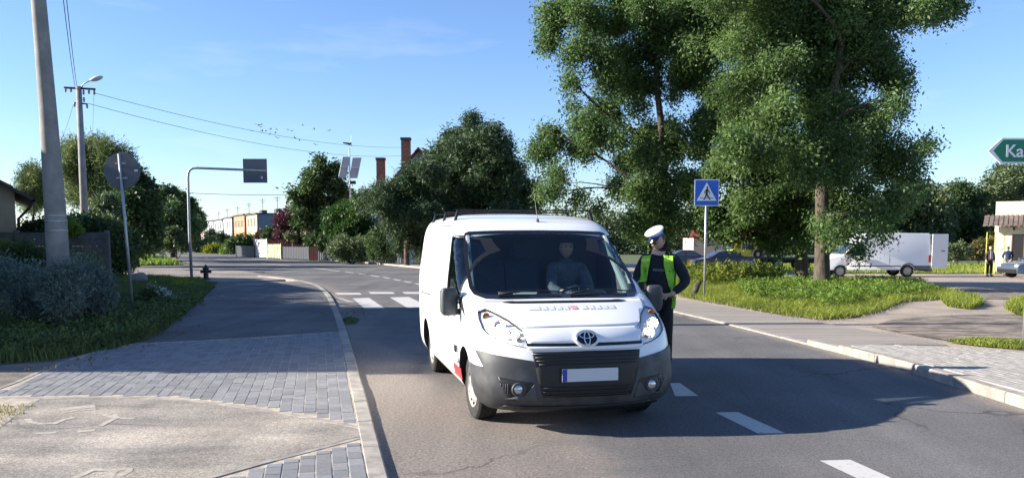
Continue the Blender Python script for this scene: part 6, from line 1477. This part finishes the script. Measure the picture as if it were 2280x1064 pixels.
# far small signs on the left
Yf = 62; e = thing('cycle_sign', 'round blue sign on a thin post at the grass island', 'sign', (X(356,Yf), Yf, .05)); zc = P(0,497,Yf)[2]-.05
b = MB(); b.tube([(0,0,-.1),(0,0,zc+.3)], .03, 8); b.build('post', M_galv, e); b = MB(); b.lathe([(.001,-.05),(.40,-.05),(.40,-.03),(.001,-.03)], c=(-.1,0,zc), axis='y', n=28); b.build('sign_plate', M_blue, e)
e = thing('street_sign', 'pale street name board on a thin post left of the round blue sign', 'sign', (X(340,60), 60, .05)); zc = P(0,497,60)[2]-.05
b = MB(); b.tube([(0,0,-.1),(0,0,zc+.15)], .03, 8); b.build('post', M_galv, e); b = MB(); b.box((-.75,-.04,zc-.14),(.0,-.03,zc+.14)); b.build('name_board', mat('pale_board', (.38,.43,.50), .5), e)
e = thing('arched_sign', 'far small arched pole at the grass island', 'sign', (X(363,58), 58, .05)); zt2 = P(0,469,58)[2]-.05
b = MB(); b.tube([(0,0,-.1),(-.05,0,zt2-.2),(.05,0,zt2),(.8,0,zt2)], .04, 8); b.build('pole', M_signback, e, smooth=True)
for u, vt in ((312,535),):
    b = MB(); q = G(u, 573); b.tube([(*q,-.1),(*q,P(u,vt-14,q[1])[2])], .025, 6); tag(b.build('post', M_galv, None), 'thin bare post on the far side of the side street', 'post')
# green direction sign at the right edge
Yg = 14.0; gx0 = P(2280,700,Yg)[0]+.03; e = thing('direction_sign', 'green arrow shaped direction sign on grey posts at the right edge', 'sign', (gx0, Yg, .0)); z0, z1 = P(0,365,Yg)[2], P(0,308,Yg)[2]; zm = (z0+z1)/2
W = 1.75; xt = P(2196,336,Yg)[0]-gx0; xs_ = P(2226,336,Yg)[0]-gx0
b = MB(); b.slab([(xt,-.05,zm),(xs_,-.05,z1),(xt+W,-.05,z1),(xt+W,-.05,z0),(xs_,-.05,z0)], (0,.03,0)); p = b.build('sign_plate', M_signw, e, bevel=.003)
k = .028; b = MB(); b.slab([(xt+.085,-.052,zm),(xs_+.022,-.052,z1-k),(xt+W-k,-.052,z1-k),(xt+W-k,-.052,z0+k),(xs_+.022,-.052,z0+k)], (0,-.003,0)); b.build('green_field', M_green, p)
tx = text_mesh('Ka', (z1-z0)*.68, M_signw, 'lettering', p, .0015, .004)
for v in tx.data.vertices: v.co = Vector((P(2234,336,Yg)[0]-gx0+v.co.x, -.0565-v.co.z, z0+(z1-z0)*.26+v.co.y))
for xx in (0, .95): b = MB(); b.tube([(xx,0,-.15),(xx,0,z1-.03)], .034, 12); b.build('post', M_galv, e, smooth=True)
# solar street lamp
Ys_ = 70.0; e = thing('solar_lamp', 'street lamp mast with two solar panels and a small wind turbine', 'street lamp', (X(783,Ys_), Ys_, 0)); S_ = lambda u, v: tuple(np.array(P(u, v, Ys_))-np.array((X(783,Ys_), Ys_, 0)))
b = MB(); b.tube([(0,0,-.1),S_(779,420),S_(778,330)], [.10,.07,.05], 10); b.build('mast', mat('pale_mast', (.55,.56,.57), .5), e, smooth=True)
for pl_ in ([(762,350),(779,350),(770,396),(753,396)], [(785,352),(804,352),(795,397),(778,397)]):
    b = MB(); b.slab([S_(*q) for q in pl_], (.05,-.06,.02)); po = b.build('solar_panel', mat('panel_back', (.30,.33,.38), .4) if 'panel_back' not in bpy.data.materials else bpy.data.materials['panel_back'], e)
    a_, b_, c_, d_ = [np.array(S_(*q)) for q in pl_]; m1, m2 = (a_+d_)/2, (b_+c_)/2; b = MB(); b.tube([tuple(m1+[0,-.09,0]), tuple(m2+[0,-.09,0])], .03, 6); b.build('panel_rail', M_galv, po)
b = MB(); b.tube([S_(764,318), S_(780,321), S_(782,318)], [.05,.09,.06], 8); b.build('turbine_body', M_black, e)
for q in ((782,300),(784,334),(776,322)): b = MB(); b.tube([S_(782,319), S_(*q)], [.035,.012], 6); b.build('turbine_blade', M_signw, e)
b = MB(); b.box((S_(781,403)[0],-.15,S_(781,410)[2]),(S_(792,403)[0],.15,S_(781,403)[2])); b.build('lamp_head', M_black, e)
# hydrant, boulder, manhole
hx, hy = G(459, 622, .1); e = thing('hydrant', 'dark fire hydrant at the grass edge beside the path', 'hydrant', (hx, hy, .09)); b = MB()
b.lathe([(.16,0),(.16,.05),(.10,.06),(.095,.40),(.12,.42),(.12,.46),(.09,.50),(.05,.56),(.03,.60),(.001,.61)], n=16); b.build('barrel', M_black, e, autos=True)
for s in (1,-1): b = MB(); b.cyl((s*.08,0,.32), .055, s*.13, 'x', 12); b.build('outlet', M_black, e)
def rock(name, label, c, r, seed, m, cat):
    bm = bmesh.new(); bmesh.ops.create_icosphere(bm, subdivisions=3, radius=1)
    for v in bm.verts: n = mnoise.noise(v.co*1.3+Vector((seed,0,0)))*.35; v.co = Vector((v.co.x*r[0]*(1+n), v.co.y*r[1]*(1+n), v.co.z*r[2]*(1+n)))
    o = frombm(name, bm, m, None, True); o.location = c; tag(o, label, cat); return o
rock('boulder', 'pale rounded boulder in the grass beside the round sign post', (*G(308,628,.1), .20), (.42,.3,.26), 3, mat('stone', (.22,.19,.17), .9, var=.2, scale=6), 'boulder')
b = MB(); c = G(577, 606.5); b.lathe([(.30,.012),(.30,.020),(.27,.022),(.001,.022)], c=(*c,0), n=24); tag(b.build('manhole_cover', M_dark, None), 'dark manhole cover in the pale junction surface', 'manhole cover')
# ================================================================== other vehicles
def car_body(name, prof, wid, mats, parent, tumble, arches, r_arch, hw):
    """side outline (x, z) with wheel arches, lofted across the width"""
    pts = []
    for (x, z) in prof: pts.append((x, z))
    n = len(pts); b = MB(); lay_ = [(-1,.93,.97),(-.985,.985,.992),(-.93,1,1),(0,1,1.0),(.93,1,1),(.985,.985,.992),(1,.93,.97)]
    cx = (min(p[0] for p in pts)+max(p[0] for p in pts))/2; vs = []
    for (q, sx, sz) in lay_:
        for (x, z) in pts: vs.append((cx+(x-cx)*(1-(1-sx)*.25), q*hw*(1-tumble(z)), z*(sz if z > .6 else 1)))
    fs = [(j*n+i, j*n+(i+1) % n, (j+1)*n+(i+1) % n, (j+1)*n+i) for j in range(len(lay_)-1) for i in range(n)]+[tuple(range(n))[::-1], tuple((len(lay_)-1)*n+i for i in range(n))]
    b.add(vs, fs); return b.build(name, mats, parent, autos=True)
def arch_pts(cx, r, z0, n=9, rev=False):
    a0 = math.asin(min(1, max(-1, (z0-.32)/r))); ts = np.linspace(math.pi-a0, a0, n); p = [(cx+r*math.cos(t), .32+r*math.sin(t)) for t in ts]
    return p
def side_panels(e, hw, tumble, panes, m, name='side_window'):
    for s in (1,-1):
        for p in panes:
            b = MB(); vs = [(x, s*(hw*(1-tumble(z))+.004), z) for x, z in p]; b.slab(vs, (0, s*.008, 0)); b.build(name, m, e)
def add_wheels(e, xs, hw, r=.32, w=.2, m=None, alloy=True):
    for x in xs:
        for s in (-1, 1): make_wheel('wheel', r, w, m or M_rim, e, (x, s*(hw-w/2-.01), r), s, alloy=alloy)
M_cg = mat('grey_car_paint', (.10,.13,.15), .28, metal=.5, coat=.6); M_cr = mat('dark_red_paint', (.07,.012,.02), .3, coat=.6); M_cy = mat('yellow_truck_paint', (.55,.48,.03), .4)
M_alloy = mat('alloy_rim', (.62,.62,.63), .35, metal=.6); M_tail = mat('tail_lamp', (.40,.02,.02), .3); M_cdark = mat('dark_truck_frame', (.02,.022,.03), .6)
M_wv = mat('white_van_paint', (.74,.74,.74), .35, coat=.5)
# ---- grey car, nose to the left, at the right edge
tb = lambda z: max(0, (z-.85))*.30
prof = [(-2.10,.30),(-2.10,.55),(-2.04,.70),(-1.80,.80),(-1.10,.92),(-.95,.95),(-.25,1.40),(.1,1.46),(.9,1.46),(1.5,1.33),(2.0,1.02),(2.15,.9),(2.18,.5),(2.12,.28)]+arch_pts(1.30,.37,.26)[::-1]+arch_pts(-1.30,.37,.26)[::-1]
gc = thing('parked_car', 'dark grey hatchback parked nose left at the right edge of the yard', 'car', (X(2247,46)+2.05, 46.2, T(X(2247,46), 46)+.015), R(4))
car_body('body', prof, 0, M_cg, gc, tb, None, .37, .88); add_wheels(gc, (-1.30,1.30), .88, .32, .2, M_alloy)
side_panels(gc, .88, tb, [[(-.85,.97),(-.22,1.34),(.12,1.39),(.18,.97)], [(.25,.97),(.22,1.39),(.85,1.39),(1.35,1.27),(1.6,1.0)]], M_pane)
b = MB(); b.slab([(-.93,-.70,.985),(-.93,.70,.985),(-.28,.62,1.40),(-.28,-.62,1.40)], (-.015,0,.02)); b.build('windscreen', M_pane, gc)
for s in (1,-1):
    b = MB(); b.box((-2.10,s*.72-.14,.62),(-1.90,s*.72+.14,.76)); b.build('headlight', M_refl, gc, bevel=.03)
    b = MB(); b.box((-.78,s*.97-.08,.98),(-.66,s*.97+.08,1.10)); b.build('door_mirror', M_cg, gc, bevel=.02)
b = MB(); b.box((-2.13,-.8,.28),(-2.08,.8,.5)); b.build('bumper', M_black, gc, bevel=.02)
# ---- dark red saloon
prof = [(-2.15,.32),(-2.15,.60),(-2.05,.76),(-1.15,.90),(-.95,.93),(-.30,1.32),(0,1.38),(.6,1.38),(1.25,1.02),(1.35,.99),(2.05,.96),(2.15,.85),(2.15,.35)]+arch_pts(1.30,.36,.28)[::-1]+arch_pts(-1.30,.36,.28)[::-1]
rc_ = thing('parked_car', 'dark red saloon parked behind the yellow weeds under the trees', 'car', (X(1607,59), 59, -.48), R(6))
car_body('body', prof, 0, M_cr, rc_, tb, None, .36, .85); add_wheels(rc_, (-1.3,1.3), .85, .30, .19, M_rim, False)
side_panels(rc_, .85, tb, [[(-.85,.95),(-.25,1.28),(.1,1.32),(.1,.95)], [(.17,.95),(.17,1.32),(.55,1.32),(1.05,1.02),(1.0,.95)]], M_pane)
b = MB(); b.slab([(.68,-.6,1.35),(.68,.6,1.35),(1.22,.7,1.04),(1.22,-.7,1.04)], (.01,0,.02)); b.build('rear_window', M_pane, rc_)
b = MB(); b.slab([(-.92,-.70,.96),(-.92,.70,.96),(-.33,.62,1.32),(-.33,-.62,1.32)], (-.015,0,.02)); b.build('windscreen', M_pane, rc_)
for s in (1,-1): b = MB(); b.box((2.06,s*.66-.16,.70),(2.17,s*.66+.16,.85)); b.build('tail_lamp', M_tail, rc_, bevel=.01)
b = MB(); b.box((1.42,-.87,.55),(1.85,-.855,.66)); b.build('side_plate', M_plate, rc_)
# another car, partly hidden behind the officer's shoulder
prof2 = [(x, z) for x, z in prof]
dc = thing('parked_car', 'dark blue parked car half hidden just behind the police officer', 'car', (X(1520,62), 62, -.48), R(-3)); car_body('body', prof2, 0, mat('navy_car_paint', (.02,.03,.06), .3, coat=.5), dc, tb, None, .36, .85); add_wheels(dc, (-1.3,1.3), .85, .30, .19, M_rim, False)
side_panels(dc, .85, tb, [[(-.85,.95),(-.25,1.28),(.1,1.32),(.1,.95)], [(.17,.95),(.17,1.32),(.55,1.32),(1.05,1.02),(1.0,.95)]], M_pane)
for s in (1,-1): b = MB(); b.box((2.06,s*.66-.16,.70),(2.17,s*.66+.16,.85)); b.build('tail_lamp', M_signw, dc, bevel=.01)
# ---- yellow cab recovery truck: dark flat bed
tk = thing('recovery_truck', 'recovery truck with a yellow cab and a long dark flat bed', 'truck', (X(1660,61), 61.5, -.48))
b = MB(); cabp = [(-1.0,.6),(-1.0,1.35),(-.78,2.05),(-.6,2.15),(.55,2.15),(.68,2.0),(.72,.6)]; b.slab([(x,-1.0,z) for x, z in cabp], (0,2.0,0)); b.build('cab', M_cy, tk, bevel=.06, autos=True)
b = MB(); b.slab([(-.38,-1.01,1.42),(.42,-1.01,1.42),(.42,-1.01,1.88),(-.38,-1.01,1.88)], (0,-.012,0)); w_ = b.build('side_window', M_pane, tk)
for x in (-.18,.02,.22): b = MB(); b.box((x-.012,-1.03,1.42),(x+.012,-1.024,1.88)); b.build('window_bar', M_wframe, w_)
b = MB(); b.slab([(-.995,-.85,1.42),(-.995,.85,1.42),(-.80,.8,2.0),(-.80,-.8,2.0)], (-.02,0,.01)); b.build('windscreen', M_pane, tk)
b = MB(); b.box((.8,-1.1,.72),(5.6,1.1,.86)); b.build('flat_bed', M_cdark, tk, bevel=.02)
b = MB(); b.box((-.9,-.4,.45),(5.4,-.25,.70)); b.box((-.9,.25,.45),(5.4,.4,.70)); b.build('chassis', M_cdark, tk)
add_wheels(tk, (-.35,2.2,4.1), 1.02, .36, .24, M_rim, False)
b = MB(); b.lathe([(.16,-.08),(.36,-.10),(.38,0),(.36,.10),(.16,.08)], c=(.72,-1.05,1.10), axis='y', n=24); b.build('spare_wheel', M_rubber, tk, autos=True)
# ---- white long van with an open rear door, nose to the left
Yw = 50.0; zt = T(X(1950,Yw), Yw)
wv = thing('panel_van', 'long white high roofed panel van with its rear door swung open', 'van', (X(1985,Yw), Yw, zt+.01)); sc = Yw/F
tw = lambda z: max(0, z-1.1)*.10
L1 = lambda u: (u-1985)*sc
prof = [(L1(1828),.40),(L1(1827),.85),(L1(1836),1.08),(L1(1862),1.25),(L1(1895),1.95),(L1(1912),2.42),(L1(1930),2.52),(L1(2052),2.50),(L1(2055),2.42),(L1(2055),.45)]
prof = prof+arch_pts(L1(2005),.42,.42)[::-1]+arch_pts(L1(1858),.42,.42)[::-1]
car_body('body', prof, 0, M_wv, wv, tw, None, .42, 1.0); add_wheels(wv, (L1(2005), L1(1858)), 1.0, .35, .22, M_rim, False)
side_panels(wv, 1.0, tw, [[(L1(1866),1.30),(L1(1893),1.90),(L1(1908),1.95),(L1(1910),1.22),(L1(1875),1.22)]], M_pane)
b = MB(); b.slab([(L1(1863)-.02,-.85,1.32),(L1(1863)-.02,.85,1.32),(L1(1893)-.02,.8,1.92),(L1(1893)-.02,-.8,1.92)], (-.02,0,.01)); b.build('windscreen', M_pane, wv)
M_strip = mat('grey_trim', (.10,.10,.11), .6)
for (a_, b_, z0, z1) in ((L1(1880),L1(1992),.60,.66),(L1(2019),L1(2055),.42,.66)):
    b = MB(); b.box((a_,-1.012,z0),(b_,-.992,z1)); b.build('side_trim', M_strip, wv)
b = MB(); pts = [(L1(2005)+.46*math.cos(t),-1.0,.32+.46*math.sin(t)) for t in np.linspace(.1, math.pi-.1, 14)]; b.tube(pts, .045, 6); b.build('arch_trim', M_strip, wv, smooth=True)
for u in (1912, 1965): b = MB(); b.box((L1(u),-1.003,.68),(L1(u)+.012,-.93,1.10)); b.box((L1(u),-1.003+.02,1.10),(L1(u)+.012,-.90,1.25)); b.build('seam', M_black, wv)
b = MB(); b.box((L1(1916),-1.0,1.12),(L1(1921),-.975,1.16)); b.build('door_handle', M_strip, wv)
b = MB(); b.box((L1(1868),-1.012,.88),(L1(1874),-.985,1.0)); b.build('indicator_lamp', M_amber, wv)
b = MB(); b.box((L1(1824.5),-.85,.42),(L1(1829),.85,.70)); b.build('front_bumper', M_strip, wv, bevel=.02)
b = MB(); b.box((L1(2050),-.985,.85),(L1(2054),-1.0,1.25)); b.build('tail_lamp', M_tail, wv)
b = MB(); b.box((L1(2052),-.9,.32),(L1(2060),.9,.48)); b.build('bumper', M_strip, wv)
dr = bpy.data.objects.new('rear_door', None); COL.objects.link(dr); dr.parent = wv; dr.location = (L1(2056), -.97, .52); dr.rotation_euler = (0, 0, R(3))
b = MB(); b.box((0,-.04,0),(L1(2092)-L1(2056),.02,1.94)); b.build('door_panel', M_wv, dr, bevel=.02); b = MB(); b.box((.55,-.06,.95),(.75,-.042,1.0)); b.build('door_handle', M_black, dr)
dr2 = MB(); dr2.box((L1(2056),.93,.52),(L1(2056)+.9,.98,2.46)); dr2.build('rear_door', M_wv, wv, bevel=.02)
b = MB(); b.box((L1(2054.6),-.9,.5),(L1(2055.6),.9,2.35)); b.build('load_opening', M_dark, wv)
# mirrors
b = MB(); b.box((L1(1874),-1.25,1.25),(L1(1880),-1.05,1.65)); b.build('door_mirror', M_black, wv, bevel=.02)
# ================================================================== men in the yard
M_jbrown = cloth('brown_jacket', (.05,.035,.035)); M_jblue = cloth('blue_jacket', (.012,.03,.09)); M_black_t = cloth('black_trousers', (.012,.012,.014)); M_beige_t = cloth('beige_trousers', (.25,.21,.17)); M_shirt = cloth('pale_shirt', (.35,.28,.36))
YM = 50.5
m1, Mh1, k1 = person('bald man in brown open jacket and black trousers facing the camera by the yellow gate', (X(2205,YM), YM, T(X(2205,YM),YM)+.02), 0, 1.75, {}, M_jbrown, M_black_t, M_boot, None, sub=1)
b = MB(); b.slab([(-.075,-.185,1.48),(.075,-.185,1.48),(.085,-.20,1.0),(-.085,-.20,1.0)], (0,.05,0)); b.build('shirt', M_shirt, m1, bevel=.01)
m2, Mh2, k2 = person('man in blue jacket and beige trousers seen from behind near the workshop door', (X(2245,YM+.8), YM+.8, T(X(2245,YM),YM)+.02), R(165), 1.74,
    dict(elL=(.30,-.02,1.18), wrL=(.20,-.20,1.08), hdL=(.16,-.25,1.08), elR=(-.30,-.02,1.18), wrR=(-.20,-.20,1.08), hdR=(-.16,-.25,1.08)), M_jblue, M_beige_t, M_boot, M_hair, sub=1)
